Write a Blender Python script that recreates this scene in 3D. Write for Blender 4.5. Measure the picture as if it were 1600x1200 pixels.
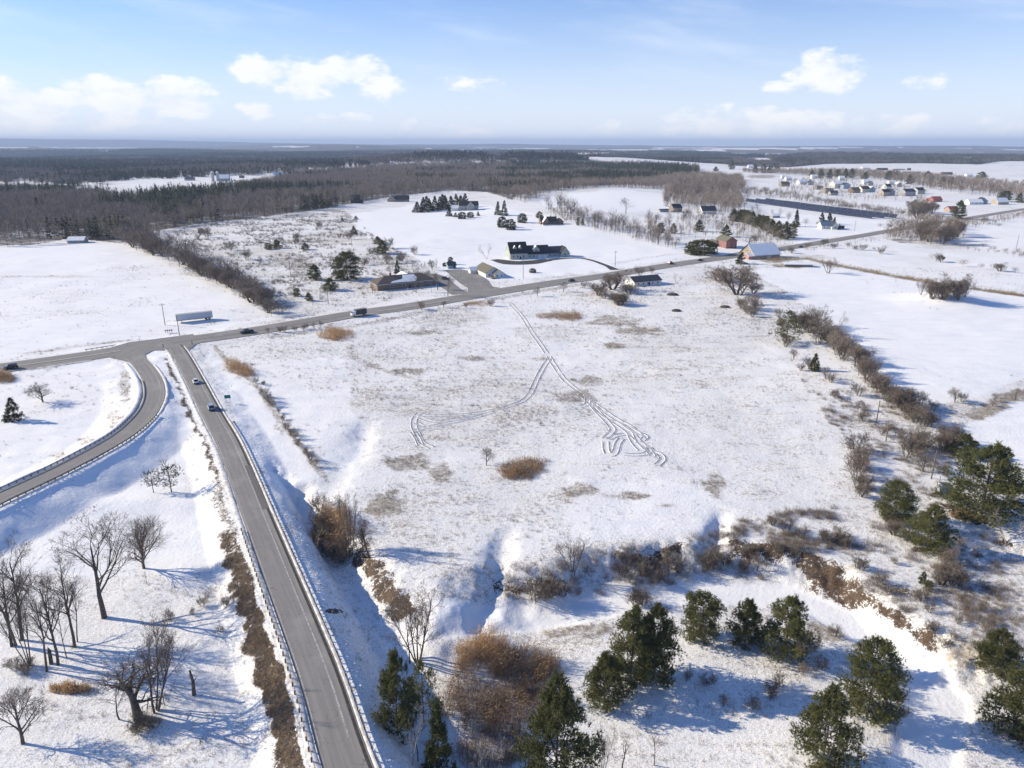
import bpy, math, random
import numpy as np
from mathutils import Vector, Matrix

R = math.radians
for o in list(bpy.data.objects): bpy.data.objects.remove(o)
S = bpy.context.scene
import time; _T0 = time.time()
def _lap(n): print('LAP', n, round(time.time() - _T0, 1))
COL = S.collection

# ------------------------------------------------------------------ camera, world, sun, exposure
CAM_H, PITCH, FPX = 80.0, R(18.5), 1121.0
cam_d = bpy.data.cameras.new('camera'); cam = bpy.data.objects.new('camera', cam_d); COL.objects.link(cam)
cam_d.sensor_width = 36.0; cam_d.lens = FPX / 1600 * 36.0
cam_d.clip_start = 0.5; cam_d.clip_end = 120000
cam.location = (0, 0, CAM_H); cam.rotation_euler = (R(90) - PITCH, 0, 0)
S.camera = cam
S.view_settings.view_transform = 'Standard'; S.view_settings.look = 'None'
S.view_settings.gamma = 1.0; S.view_settings.use_curve_mapping = False
S.view_settings.exposure = 0.42
S.cycles.max_bounces = 6; S.cycles.diffuse_bounces = 3; S.cycles.glossy_bounces = 2
S.cycles.volume_bounces = 0; S.cycles.transparent_max_bounces = 4
S.cycles.sample_clamp_indirect = 4.0
S.cycles.use_denoising = True

SUN_ELEV, SUN_AZ = R(26.0), R(12.0)       # shadows fall to the right (+X) and a little toward the viewer
sx = Vector((-math.cos(SUN_AZ) * math.cos(SUN_ELEV), math.sin(SUN_AZ) * math.cos(SUN_ELEV), math.sin(SUN_ELEV)))
sun_d = bpy.data.lights.new('sun', 'SUN'); sun = bpy.data.objects.new('sun', sun_d); COL.objects.link(sun)
sun_d.energy = 5.0; sun_d.angle = R(0.5); sun_d.color = (1.0, 0.88, 0.67)
sun.rotation_euler = sx.to_track_quat('Z', 'Y').to_euler(); sun.location = (-300, 0, 300)


def pxdir(px, py):
    """Direction of the ray that the drone's camera sees at a pixel of the 1600x1200 photograph."""
    a, b = px - 800.0, py - 600.0
    return np.array([a, FPX * math.cos(PITCH) - b * math.sin(PITCH), -(FPX * math.sin(PITCH) + b * math.cos(PITCH))])


W = bpy.data.worlds.new('World'); S.world = W; W.use_nodes = True
wt = W.node_tree; wt.nodes.clear()


class NT:
    """tiny helper for building node graphs"""
    def __init__(s, t): s.t = t

    def n(s, typ, **kw):
        x = s.t.nodes.new(typ)
        for k, v in kw.items(): setattr(x, k, v)
        return x

    def put(s, sock, v):
        if isinstance(v, bpy.types.NodeSocket): s.t.links.new(v, sock)
        elif v is not None:
            if hasattr(sock.default_value, '__len__') and len(sock.default_value) == 4 and len(v) == 3: v = (*v, 1)
            sock.default_value = v

    def m(s, op, a, b=None, c=None, clamp=False):
        x = s.n('ShaderNodeMath', operation=op, use_clamp=clamp)
        s.put(x.inputs[0], a)
        if b is not None: s.put(x.inputs[1], b)
        if c is not None: s.put(x.inputs[2], c)
        return x.outputs[0]

    def mr(s, v, a, b, c=0.0, d=1.0, smooth=True):
        x = s.n('ShaderNodeMapRange', interpolation_type='SMOOTHSTEP' if smooth else 'LINEAR')
        for i, q in enumerate((v, a, b, c, d)): s.put(x.inputs[i], q)
        return x.outputs[0]

    def mix(s, f, a, b, mode='MIX'):
        x = s.n('ShaderNodeMix', data_type='RGBA', blend_type=mode)
        s.put(x.inputs[0], f); s.put(x.inputs[6], a); s.put(x.inputs[7], b)
        return x.outputs[2]

    def noise(s, vec, scale, detail=3, rough=0.55):
        x = s.n('ShaderNodeTexNoise')
        s.put(x.inputs['Vector'], vec); s.put(x.inputs['Scale'], scale); s.put(x.inputs['Detail'], detail); s.put(x.inputs['Roughness'], rough)
        return x.outputs['Fac']


def build_sky():
    g = NT(wt)
    sky = g.n('ShaderNodeTexSky', sky_type='NISHITA', sun_disc=False)
    sky.sun_elevation = SUN_ELEV; sky.sun_rotation = math.atan2(sx.x, sx.y)
    sky.altitude = 100; sky.air_density = 1.0; sky.dust_density = 0.1; sky.ozone_density = 3.0
    tc = g.n('ShaderNodeTexCoord'); sep = g.n('ShaderNodeSeparateXYZ'); g.put(sep.inputs[0], tc.outputs['Generated'])
    X, Y, Z = sep.outputs
    u = g.m('ARCTAN2', X, Y); v = g.m('ARCSINE', Z)
    cmb = g.n('ShaderNodeCombineXYZ'); g.put(cmb.inputs[0], u); g.put(cmb.inputs[1], g.m('MULTIPLY', v, 1.9))
    nz = g.noise(cmb.outputs[0], 26.0, 7, 0.58)
    nb = g.noise(cmb.outputs[0], 5.0, 3, 0.5)
    # individual cumulus heaps near the horizon: (px, py, half width px, half height px, weight)
    heaps = [(12, 138, 22, 16, .8), (40, 170, 62, 30, 1.0), (175, 152, 62, 26, 1.0), (270, 155, 60, 26, 1.0), (165, 186, 75, 18, .8),
             (425, 112, 62, 22, .95), (480, 130, 50, 24, .95), (545, 108, 52, 22, .95), (590, 130, 46, 26, .75), (400, 174, 30, 12, .8),
             (535, 185, 50, 12, .5), (628, 191, 22, 12, .6), (725, 130, 62, 12, .5), (720, 206, 60, 14, .6), (1287, 116, 46, 28, 1.05),
             (1250, 135, 46, 12, .6), (1448, 128, 26, 11, .75), (1165, 196, 125, 26, .85), (950, 200, 40, 14, .55), (1390, 200, 70, 18, .6),
             (1570, 200, 40, 18, .6), (15, 205, 60, 10, .6)]
    acc = None
    for px, py, rx, ry, wgt in heaps:
        d = pxdir(px, py); d /= np.linalg.norm(d)
        u0, v0 = math.atan2(d[0], d[1]), math.asin(d[2])
        a = g.m('MULTIPLY', g.m('SUBTRACT', u, u0), FPX / rx * .95); b = g.m('MULTIPLY', g.m('SUBTRACT', v, v0), FPX / ry * .95)
        q = g.m('SUBTRACT', wgt, g.m('MULTIPLY', g.m('ADD', g.m('MULTIPLY', a, a), g.m('MULTIPLY', b, b)), .62 * wgt), clamp=True)
        acc = q if acc is None else g.m('MAXIMUM', acc, q)
    # the same kind of low heaps goes on all round the horizon outside the frame
    wide = g.m('MULTIPLY', g.mr(g.m('ABSOLUTE', u), .72, .9), g.m('MULTIPLY', g.mr(nb, .5, .66), g.mr(v, .26, .05)))
    acc = g.m('MAXIMUM', acc, wide)
    cl = g.mr(g.m('ADD', acc, g.m('MULTIPLY', g.m('SUBTRACT', nz, .52), 2.3)), .24, .80)
    cl = g.m('MULTIPLY', cl, g.mr(acc, .0, .3))
    # thin cirrus veils
    mp = g.n('ShaderNodeCombineXYZ'); g.put(mp.inputs[0], g.m('ADD', u, g.m('MULTIPLY', v, .9))); g.put(mp.inputs[1], g.m('MULTIPLY', g.m('ADD', v, g.m('MULTIPLY', u, .10)), 5.0))
    ci = g.noise(mp.outputs[0], 4.5, 6, 0.55)
    ci = g.m('MULTIPLY', g.mr(ci, .45, .78), g.mr(v, .02, .12, .15, .42))
    base = g.mix(1.0, sky.outputs[0], (.58, .97, 1.50), 'MULTIPLY')
    # pale winter air low over the horizon
    low = g.m('POWER', g.mr(v, .34, .0, 0.0, 1.0, False), 2.3)
    base = g.mix(low, base, (9.3, 9.6, 10.5))
    base = g.mix(g.m('MULTIPLY', ci, .95), base, (8.6, 9.3, 10.5))
    shade = g.mix(g.mr(nz, .35, .62), (9.2, 9.4, 9.9), (10.6, 10.5, 10.3))
    base = g.mix(g.m('MULTIPLY', cl, .82), base, shade)
    bg = g.n('ShaderNodeBackground'); g.put(bg.inputs[0], base); bg.inputs[1].default_value = 0.082
    out = g.n('ShaderNodeOutputWorld'); wt.links.new(bg.outputs[0], out.inputs[0])


build_sky()

# ------------------------------------------------------------------ numpy noise
def _hash(ix, iy, seed):
    h = (ix.astype(np.int64) * 374761393 + iy.astype(np.int64) * 668265263 + seed * 974711) & 0xffffffff
    h = ((h ^ (h >> 13)) * 1274126177) & 0xffffffff
    return ((h ^ (h >> 16)) & 0xffff) / 65535.0


def vnoise(x, y, seed=0):
    x = np.asarray(x, float); y = np.asarray(y, float)
    ix = np.floor(x); iy = np.floor(y); fx = x - ix; fy = y - iy
    fx = fx * fx * (3 - 2 * fx); fy = fy * fy * (3 - 2 * fy)
    a = _hash(ix, iy, seed); b = _hash(ix + 1, iy, seed); c = _hash(ix, iy + 1, seed); d = _hash(ix + 1, iy + 1, seed)
    return (a * (1 - fx) + b * fx) * (1 - fy) + (c * (1 - fx) + d * fx) * fy


def fbm(x, y, o=4, seed=0):
    s = 0; a = .5; t = 0
    for i in range(o):
        s = s + a * vnoise(x * 2 ** i + 17.3 * i, y * 2 ** i - 9.1 * i, seed + i); t += a; a *= .5
    return s / t


def sstep(a, b, x):
    t = np.clip((x - a) / (b - a), 0, 1); return t * t * (3 - 2 * t)


# ------------------------------------------------------------------ pixel -> world and the lie of the land
def proj(px, py, z=0.0):
    d = pxdir(px, py); t = (z - CAM_H) / d[2]
    return np.array([d[0] * t, d[1] * t, z])


def polyline(pts, zs=None):
    P = np.array([proj(p[0], p[1], (p[2] if len(p) > 2 else 0.0)) for p in pts])
    return P


def smooth_line(P, step):
    """Catmull-Rom through the points, resampled about every `step` metres"""
    P = np.asarray(P, float); Q = np.vstack([2 * P[0] - P[1], P, 2 * P[-1] - P[-2]]); out = []
    for i in range(1, len(Q) - 2):
        n = max(2, int(np.linalg.norm(Q[i + 1] - Q[i]) / step))
        t = np.linspace(0, 1, n, endpoint=False)[:, None]
        a, b, c, d = Q[i - 1], Q[i], Q[i + 1], Q[i + 2]
        out.append(.5 * ((2 * b) + (-a + c) * t + (2 * a - 5 * b + 4 * c - d) * t ** 2 + (-a + 3 * b - 3 * c + d) * t ** 3))
    out.append(P[-1:]); return np.vstack(out)


def line_dist(x, y, P):
    """distance to a polyline, the third coordinate interpolated there and the signed side (+ = right of travel)"""
    if x.size * len(P) < 400000:      # few points: all segments at once
        a, b = P[:-1], P[1:]; dx, dy = b[:, 0] - a[:, 0], b[:, 1] - a[:, 1]; L = dx * dx + dy * dy + 1e-9
        X, Y = x[:, None], y[:, None]; t = np.clip(((X - a[:, 0]) * dx + (Y - a[:, 1]) * dy) / L, 0, 1)
        ex = X - a[:, 0] - t * dx; ey = Y - a[:, 1] - t * dy; d = ex * ex + ey * ey; i = np.argmin(d, 1); r = np.arange(len(x))
        return np.sqrt(d[r, i]), a[i, 2] + t[r, i] * (b[i, 2] - a[i, 2]), np.sign(dy[i] * ex[r, i] - dx[i] * ey[r, i])
    best = np.full(x.shape, 1e18); zz = np.zeros(x.shape); side = np.zeros(x.shape)
    for i in range(len(P) - 1):
        a, b = P[i], P[i + 1]; dx, dy = b[0] - a[0], b[1] - a[1]; L = dx * dx + dy * dy + 1e-9
        t = np.clip(((x - a[0]) * dx + (y - a[1]) * dy) / L, 0, 1)
        ex = x - a[0] - t * dx; ey = y - a[1] - t * dy; d = ex * ex + ey * ey
        m = d < best; best = np.where(m, d, best); zz = np.where(m, a[2] + t * (b[2] - a[2]), zz)
        side = np.where(m, np.sign(dy * ex - dx * ey), side)
    return np.sqrt(best), zz, side


def poly_sd(x, y, P):
    """signed distance to a polygon, negative inside"""
    d, _, _ = line_dist(x, y, np.vstack([P, P[:1]]))
    ins = np.zeros(x.shape, bool); n = len(P)
    for i in range(n):
        a, b = P[i], P[(i + 1) % n]
        c = ((a[1] > y) != (b[1] > y)) & (x < (b[0] - a[0]) * (y - a[1]) / (b[1] - a[1] + 1e-12) + a[0])
        ins ^= c
    return np.where(ins, -d, d)


HIGHWAY = smooth_line(polyline([(-330, 624, .2), (-60, 585, .2), (0, 576, .2), (140, 556, .2), (240, 540, .2), (400, 517, .2), (560, 490, .2), (640, 479, .2), (745, 461.5, .2), (860, 443, .2), (955, 429.5, .2), (1040, 415.5, .2), (1120, 404, .2), (1215, 390, .2), (1300, 376, .2), (1360, 366, .2), (1462, 348, .2), (1525, 339, .2), (1600, 327, .2), (1720, 310, .2)]), 8)
RAMP = smooth_line(polyline([(640, 1450, 3.2), (543, 1200, 3.2), (496, 1050, 3.2), (438, 900, 3.2), (399, 800, 3.0), (376, 740, 2.7), (355, 690, 2.2), (330, 645, 1.6), (303, 592, .9), (281, 552, .3), (266, 534, .2)]), 4)
LOOP = smooth_line(polyline([(-330, 905, 4.5), (-60, 806, 4.5), (0, 779, 4.5), (104, 730, 4.3), (187, 684, 3.8), (224, 652, 3.2), (239, 628, 2.6), (241, 606, 1.9), (233, 585, 1.0), (214, 563, .3), (190, 552, .2)]), 4)
SOFT = proj(716, 950)


def gully_line(pts): return np.array([[*proj(a, b)[:2], d] for a, b, d in pts])


GULLY = [(gully_line([(789, 832, .5), (784, 852, 1.1), (776, 884, 1.8), (766, 922, 2.4), (745, 955, 2.4)]), 2.3), (gully_line([(1128, 798, .4), (1124, 820, 1.5), (1118, 850, 2.6), (1112, 872, 3.4)]), 1.9), (gully_line([(572, 660, .4), (566, 684, 1.0), (560, 715, .5)]), 3.2), (gully_line([(545, 690, .3), (540, 725, .45), (520, 755, .7), (505, 775, .9)]), 4.2), (gully_line([(1490, 850, .5), (1530, 842, 1.8), (1570, 846, 2.4), (1640, 862, 3)]), 2.6)]
HW_W, RAMP_W, LOOP_W = 14.5, 6.0, 6.2
LOW = np.array([proj(a, b, -2.2) for a, b in [(425, 748), (470, 775), (510, 815), (550, 862), (592, 905), (632, 957), (680, 980), (730, 962), (762, 925), (790, 905), (830, 905), (880, 903), (920, 880), (1000, 874), (1060, 864), (1104, 862), (1142, 862), (1180, 866), (1250, 882), (1320, 908), (1388, 952), (1440, 1003), (1510, 1040), (1640, 1070), (2300, 1180), (2600, 2600), (760, 2200), (680, 1400), (612, 1200), (560, 1045), (508, 900), (455, 800)]])
TRAIL = polyline([(640, 1003, -4.4), (700, 985, -4.4), (860, 957, -4.4), (1000, 932, -4.4), (1110, 922, -4.4), (1230, 925, -4.4), (1330, 968, -4.4), (1425, 1035, -4.4), (1472, 1085, -4.4), (1450, 1150, -4.4), (1440, 1260, -4.4)])
MOUNDS = [  # px, py, height, radius lateral, radius in depth
    (1482, 470, 4.8, 19, 17), (950, 303, 6, 120, 150), (1000, 1010, 2.2, 16, 12), (1225, 1000, 2.0, 14, 10), (1345, 1110, 1.8, 10, 8),
    (1285, 1190, 1.6, 9, 7), (1110, 985, 1.6, 10, 6), (880, 330, 5, 130, 120), (150, 790, 1.4, 26, 5), (700, 380, 3, 120, 60), (1420, 600, 2.5, 60, 40),
    (690, 260, 34, 420, 300), (930, 258, 30, 420, 260), (450, 268, 12, 380, 300), (1330, 246, 16, 500, 300)]
MW = [(*proj(a, b)[:2], h, rx, ry) for a, b, h, rx, ry in MOUNDS]
HILLS = [(-13200, 19500, 215, 8500, 2400), (-1900, 9000, 85, 1300, 800), (-5200, 7600, 40, 2400, 900), (6000, 12000, 60, 5000, 900), (2600, 8200, 45, 1500, 700), (-3500, 13000, 70, 2500, 900), (200, 15500, 75, 5200, 900)]


def hgt(x, y):
    x = np.atleast_1d(np.asarray(x, float)); y = np.atleast_1d(np.asarray(y, float))
    r = np.hypot(x, y)
    z = (fbm(x / 75, y / 75, 3, 5) - .5) * 2.0 + (fbm(x / 14, y / 14, 2, 9) - .5) * .45 * (r < 700) + (fbm(x / 4.5, y / 6.5, 2, 10) - .5) * .22 * (r < 320)
    far = sstep(2300, 5200, r)
    z = z + far * ((fbm(x / 1900, y / 1900, 4, 21) - .55) * 60)
    for cx, cy, h, rx, ry in MW:
        q = ((x - cx) / rx) ** 2 + ((y - cy) / ry) ** 2
        z = z + h * np.exp(-q)
    for cx, cy, h, rx, ry in HILLS:
        q = ((x - cx) / rx) ** 2 + ((y - cy) / ry) ** 2
        z = z + h * np.exp(-q)
    m = (r < 420) & (y > -60)
    if m.any():
        xm, ym = x[m], y[m]; zm = z[m]
        sd = poly_sd(xm, ym, LOW) + (fbm(xm / 7, ym / 7, 3, 33) - .5) * 5.0 + (fbm(xm / 2.2, ym / 2.2, 2, 34) - .5) * 1.6
        wd = 1 + 2.6 * np.exp(-((xm - SOFT[0]) ** 2 + (ym - SOFT[1]) ** 2) / 20.0 ** 2); k = sstep(3.2, -4.0, sd / wd)
        zm = zm * (1 - .6 * k) - 4.6 * k
        for gp, gw in GULLY:
            bb = (xm > gp[:, 0].min() - 12) & (xm < gp[:, 0].max() + 12) & (ym > gp[:, 1].min() - 12) & (ym < gp[:, 1].max() + 12)
            if bb.any():
                d, dz, _ = line_dist(xm[bb], ym[bb], gp); d = d + (fbm(xm[bb] / 2.5, ym[bb] / 2.5, 3, 36) - .5) * 2.2
                zm[bb] -= np.clip(dz, 0, 6) * np.exp(-(np.clip(d, 0, 99) / gw) ** 2) * (1 - k[bb])
        zm = zm + k * (1 - k) * 4 * ((fbm(xm / 3.2, ym / 3.2, 3, 37) - .45) * 2.2 / wd)
        dtr, _, _ = line_dist(xm, ym, TRAIL); zm = zm - .55 * sstep(5.2, 3.0, dtr + (fbm(xm / 5, ym / 5, 2, 38) - .5) * 1.5) * k
        # small raw bank just below the lip
        zm = zm - .5 * np.exp(-((sd + 1.5) / 1.6) ** 2) * (fbm(xm / 4, ym / 4, 2, 44))
        for P, hw, sl in ((LOOP, LOOP_W / 2 + 1.7, 11.0), (RAMP, RAMP_W / 2 + 1.7, 6.5)):
            bb = (xm > P[:, 0].min() - 20) & (xm < P[:, 0].max() + 20) & (ym > P[:, 1].min() - 20) & (ym < P[:, 1].max() + 20)
            if not bb.any(): continue
            d, zr, sidev = line_dist(xm[bb], ym[bb], P)
            w = np.clip(1 - (d - hw) / sl, 0, 1); w = w * .85 + (w * w * (3 - 2 * w)) * .15
            zm[bb] = zm[bb] * (1 - w) + zr * w + (fbm(xm[bb] / 6, ym[bb] / 6, 3, 35) - .5) * .9 * w * (1 - w) * 4
        z[m] = zm
    m = (r < 1500) & (y > 50) & (np.abs(y - np.interp(x, HIGHWAY[:, 0], HIGHWAY[:, 1])) < 90)
    if m.any():
        d, zr, _ = line_dist(x[m], y[m], HIGHWAY)
        w = np.clip(1 - (d - HW_W / 2 - 2.0) / 7.0, 0, 1); w = w * w * (3 - 2 * w)
        z[m] = z[m] * (1 - w) + zr * w
    return z


_TS = np.geomspace(40, 60000, 900)


def ground(px, py):
    """the point on the land seen at a pixel"""
    d = pxdir(px, py); d = d / np.linalg.norm(d)
    t0 = -CAM_H / d[2] if d[2] < 0 else 1e9
    TS = np.linspace(t0 * .8, t0 * 1.12, 60) if py > 300 else _TS
    P = d[None, :] * TS[:, None]; zz = CAM_H + P[:, 2]
    below = zz < hgt(P[:, 0], P[:, 1])
    if not below.any(): return proj(px, max(py, 226.5))
    i = int(np.argmax(below)); a, b = TS[max(i - 1, 0)], TS[i]
    for _ in range(3):
        tt = np.linspace(a, b, 9); q = d[None, :] * tt[:, None]
        bl = CAM_H + q[:, 2] < hgt(q[:, 0], q[:, 1]); j = int(np.argmax(bl)) if bl.any() else 8
        a, b = tt[max(j - 1, 0)], tt[j]
    p = d * b
    return np.array([p[0], p[1], float(hgt(p[0], p[1])[0])])


def ground_many(pts):
    pts = np.asarray(pts, float)
    out = np.array([proj(a, b) for a, b in pts])
    a, b = pts[:, 0] - 800, pts[:, 1] - 600
    D = np.stack([a, FPX * math.cos(PITCH) - b * math.sin(PITCH), -(FPX * math.sin(PITCH) + b * math.cos(PITCH))], 1)
    z = np.zeros(len(pts))
    for _ in range(6):
        t = (z - CAM_H) / D[:, 2]; z = z * .4 + .6 * hgt(D[:, 0] * t, D[:, 1] * t)
    t = (z - CAM_H) / D[:, 2]
    x, y = D[:, 0] * t, D[:, 1] * t
    return np.stack([x, y, hgt(x, y)], 1)


def mpp(p):
    """metres per photo pixel, across, at a world point"""
    d = p[1] * math.cos(PITCH) + (CAM_H - p[2]) * math.sin(PITCH)
    return d / FPX


def height_to(p, py_top):
    d = pxdir(800, py_top); return (CAM_H + p[1] * d[2] / d[1]) - p[2]


# ------------------------------------------------------------------ materials
def mat(name, col, rough=.8, col2=None, scale=1.0, detail=4, bump=0.0, metal=0.0, spec=.3, lo=.35, hi=.65, coord='Object', trans=0.0):
    m = bpy.data.materials.new(name); m.use_nodes = True; t = m.node_tree; g = NT(t)
    b = t.nodes['Principled BSDF']; b.inputs['Roughness'].default_value = rough; b.inputs['Metallic'].default_value = metal
    b.inputs['Specular IOR Level'].default_value = spec
    if col2 is None and not bump: b.inputs['Base Color'].default_value = (*col, 1)
    else:
        tc = g.n('ShaderNodeTexCoord'); nz = g.noise(tc.outputs[coord], scale, detail)
        g.put(b.inputs['Base Color'], g.mix(g.mr(nz, lo, hi), col, col2 or col))
        if bump:
            bp = g.n('ShaderNodeBump'); bp.inputs['Strength'].default_value = bump; bp.inputs['Distance'].default_value = .1
            g.put(bp.inputs['Height'], nz); g.put(b.inputs['Normal'], bp.outputs[0])
    return m


def leaf_mat(name, a, b_, trans=0.0):
    """foliage or stems with a tone of their own on every blade (stored at the points)"""
    m = bpy.data.materials.new(name); m.use_nodes = True; t = m.node_tree; g = NT(t)
    p = t.nodes['Principled BSDF']; p.inputs['Roughness'].default_value = .75; p.inputs['Specular IOR Level'].default_value = .15
    at = g.n('ShaderNodeAttribute', attribute_name='tone')
    oi = g.n('ShaderNodeObjectInfo')
    base = g.mix(at.outputs['Fac'], a, b_)
    hv = g.n('ShaderNodeHueSaturation'); g.put(hv.inputs['Value'], g.mr(oi.outputs['Random'], 0, 1, .8, 1.2, False)); g.put(hv.inputs['Color'], base)
    g.put(p.inputs['Base Color'], hv.outputs[0])
    if trans:
        tr = g.n('ShaderNodeBsdfTranslucent'); g.put(tr.inputs[0], hv.outputs[0]); ms = g.n('ShaderNodeMixShader'); ms.inputs[0].default_value = trans
        t.links.new(p.outputs[0], ms.inputs[1]); t.links.new(tr.outputs[0], ms.inputs[2]); t.links.new(ms.outputs[0], t.nodes['Material Output'].inputs[0])
    return m


M = {}
M['bark'] = mat('bark', (.075, .062, .052), .9, (.15, .13, .115), 3.0)
M['bark_pale'] = mat('bark_pale', (.30, .27, .23), .9, (.42, .39, .35), 4.0)
M['twig'] = leaf_mat('twig', (.115, .092, .075), (.215, .178, .148))
M['far_twig'] = leaf_mat('far_twig', (.12, .10, .088), (.24, .205, .175))
M['wood_twig'] = leaf_mat('wood_twig', (.25, .195, .15), (.42, .345, .275))
M['twig_pale'] = leaf_mat('twig_pale', (.27, .235, .19), (.40, .35, .29))
M['twig_red'] = leaf_mat('twig_red', (.165, .13, .106), (.27, .22, .182))
M['twig_grey'] = leaf_mat('twig_grey', (.18, .15, .122), (.32, .27, .22))
M['needles'] = leaf_mat('needles', (.066, .080, .028), (.225, .218, .088), .28)
M['needles_dark'] = leaf_mat('needles_dark', (.026, .034, .017), (.070, .080, .038), .15)
M['needles_olive'] = leaf_mat('needles_olive', (.06, .075, .020), (.14, .14, .045))
M['reed'] = leaf_mat('reed', (.32, .205, .11), (.58, .41, .245), .3)
M['straw'] = leaf_mat('straw', (.27, .20, .115), (.48, .375, .235))
M['weed'] = leaf_mat('weed', (.20, .165, .13), (.40, .345, .28))
M['snow'] = mat('snow', (.80, .82, .85), .7, (.87, .885, .905), .9, 5, .25)
M['steel'] = mat('steel', (.20, .195, .19), .6, (.30, .295, .285), 2.0, metal=.3)
M['post_wood'] = mat('post_wood', (.10, .08, .06), .9, (.2, .165, .13), 4)
M['pole_wood'] = mat('pole_wood', (.13, .105, .085), .9, (.24, .2, .165), 5)
M['glass'] = mat('glass', (.02, .025, .032), .12, spec=.6)
M['tyre'] = mat('tyre', (.02, .02, .021), .85, (.035, .035, .036), 8)
M['rim'] = mat('rim', (.35, .36, .37), .35, metal=.8)
M['lamp'] = mat('lamp', (.72, .72, .70), .2)
M['tail'] = mat('tail', (.28, .02, .015), .3)
M['trim'] = mat('trim', (.74, .74, .73), .6, (.66, .66, .65), 6)
M['plastic'] = mat('plastic', (.03, .03, .032), .6)


def paint(name, col, rough=.3):
    return mat(name, col, rough, tuple(c * .86 for c in col), 1.4, 3, spec=.5)


def siding(name, col, pitch=.22, vertical=False):
    """clapboard: fine lap lines over slightly weathered paint"""
    m = bpy.data.materials.new(name); m.use_nodes = True; t = m.node_tree; g = NT(t); b = t.nodes['Principled BSDF']
    b.inputs['Roughness'].default_value = .75; b.inputs['Specular IOR Level'].default_value = .2
    tc = g.n('ShaderNodeTexCoord'); nz = g.noise(tc.outputs['Object'], 1.2, 4)
    sp = g.n('ShaderNodeSeparateXYZ'); g.put(sp.inputs[0], tc.outputs['Object'])
    w = g.m('FRACT', g.m('DIVIDE', sp.outputs[0 if vertical else 2], pitch))
    c = g.mix(g.mr(nz, .3, .7), tuple(x * .86 for x in col), col)
    g.put(b.inputs['Base Color'], c)
    bp = g.n('ShaderNodeBump'); bp.inputs['Strength'].default_value = .5; bp.inputs['Distance'].default_value = .03
    g.put(bp.inputs['Height'], w); g.put(b.inputs['Normal'], bp.outputs[0])
    return m


def shingle(name, a, b_):
    return mat(name, a, .9, b_, 2.2, 5, .2)


# ------------------------------------------------------------------ mesh helpers
def np_mesh(name, V, faces, mats=(), mi=None, tone=None, smooth=False):
    """faces: list of integer arrays (k x n), n corners each"""
    me = bpy.data.meshes.new(name); V = np.asarray(V, np.float32)
    me.vertices.add(len(V)); me.vertices.foreach_set('co', V.ravel())
    faces = [np.asarray(f, np.int32) for f in faces if len(f)]
    nl = sum(f.size for f in faces); nf = sum(len(f) for f in faces)
    me.loops.add(nl); me.polygons.add(nf)
    me.loops.foreach_set('vertex_index', np.concatenate([f.ravel() for f in faces]))
    cnt = np.concatenate([np.full(len(f), f.shape[1], np.int32) for f in faces])
    st = np.concatenate([[0], np.cumsum(cnt)[:-1]]).astype(np.int32)
    me.polygons.foreach_set('loop_start', st)
    if mi is not None: me.polygons.foreach_set('material_index', np.asarray(mi, np.int32))
    if smooth: me.polygons.foreach_set('use_smooth', np.ones(nf, bool))
    for m in mats: me.materials.append(m)
    if tone is not None:
        a = me.attributes.new('tone', 'FLOAT', 'POINT'); a.data.foreach_set('value', np.asarray(tone, np.float32))
    me.update(calc_edges=True); me.validate()
    return me


def link(name, me, parent=None, loc=(0, 0, 0), rot=0.0):
    o = bpy.data.objects.new(name, me); COL.objects.link(o); o.location = loc; o.rotation_euler = (0, 0, rot)
    if parent is not None: o.parent = parent
    return o


def thing(name, label, cat, loc=(0, 0, 0), rot=0.0, group=None, sc=None):
    o = bpy.data.objects.new(name, None); COL.objects.link(o); o.empty_display_size = .5
    o.location = loc; o.rotation_euler = (0, 0, rot); o['label'] = label; o['category'] = cat
    if group: o['group'] = group
    if sc is not None: o.scale = sc if hasattr(sc, '__len__') else (sc, sc, sc)
    return o


def tag(o, label, cat, group=None, kind=None):
    o['label'] = label
    if cat: o['category'] = cat
    if group: o['group'] = group
    if kind: o['kind'] = kind
    return o


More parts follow.
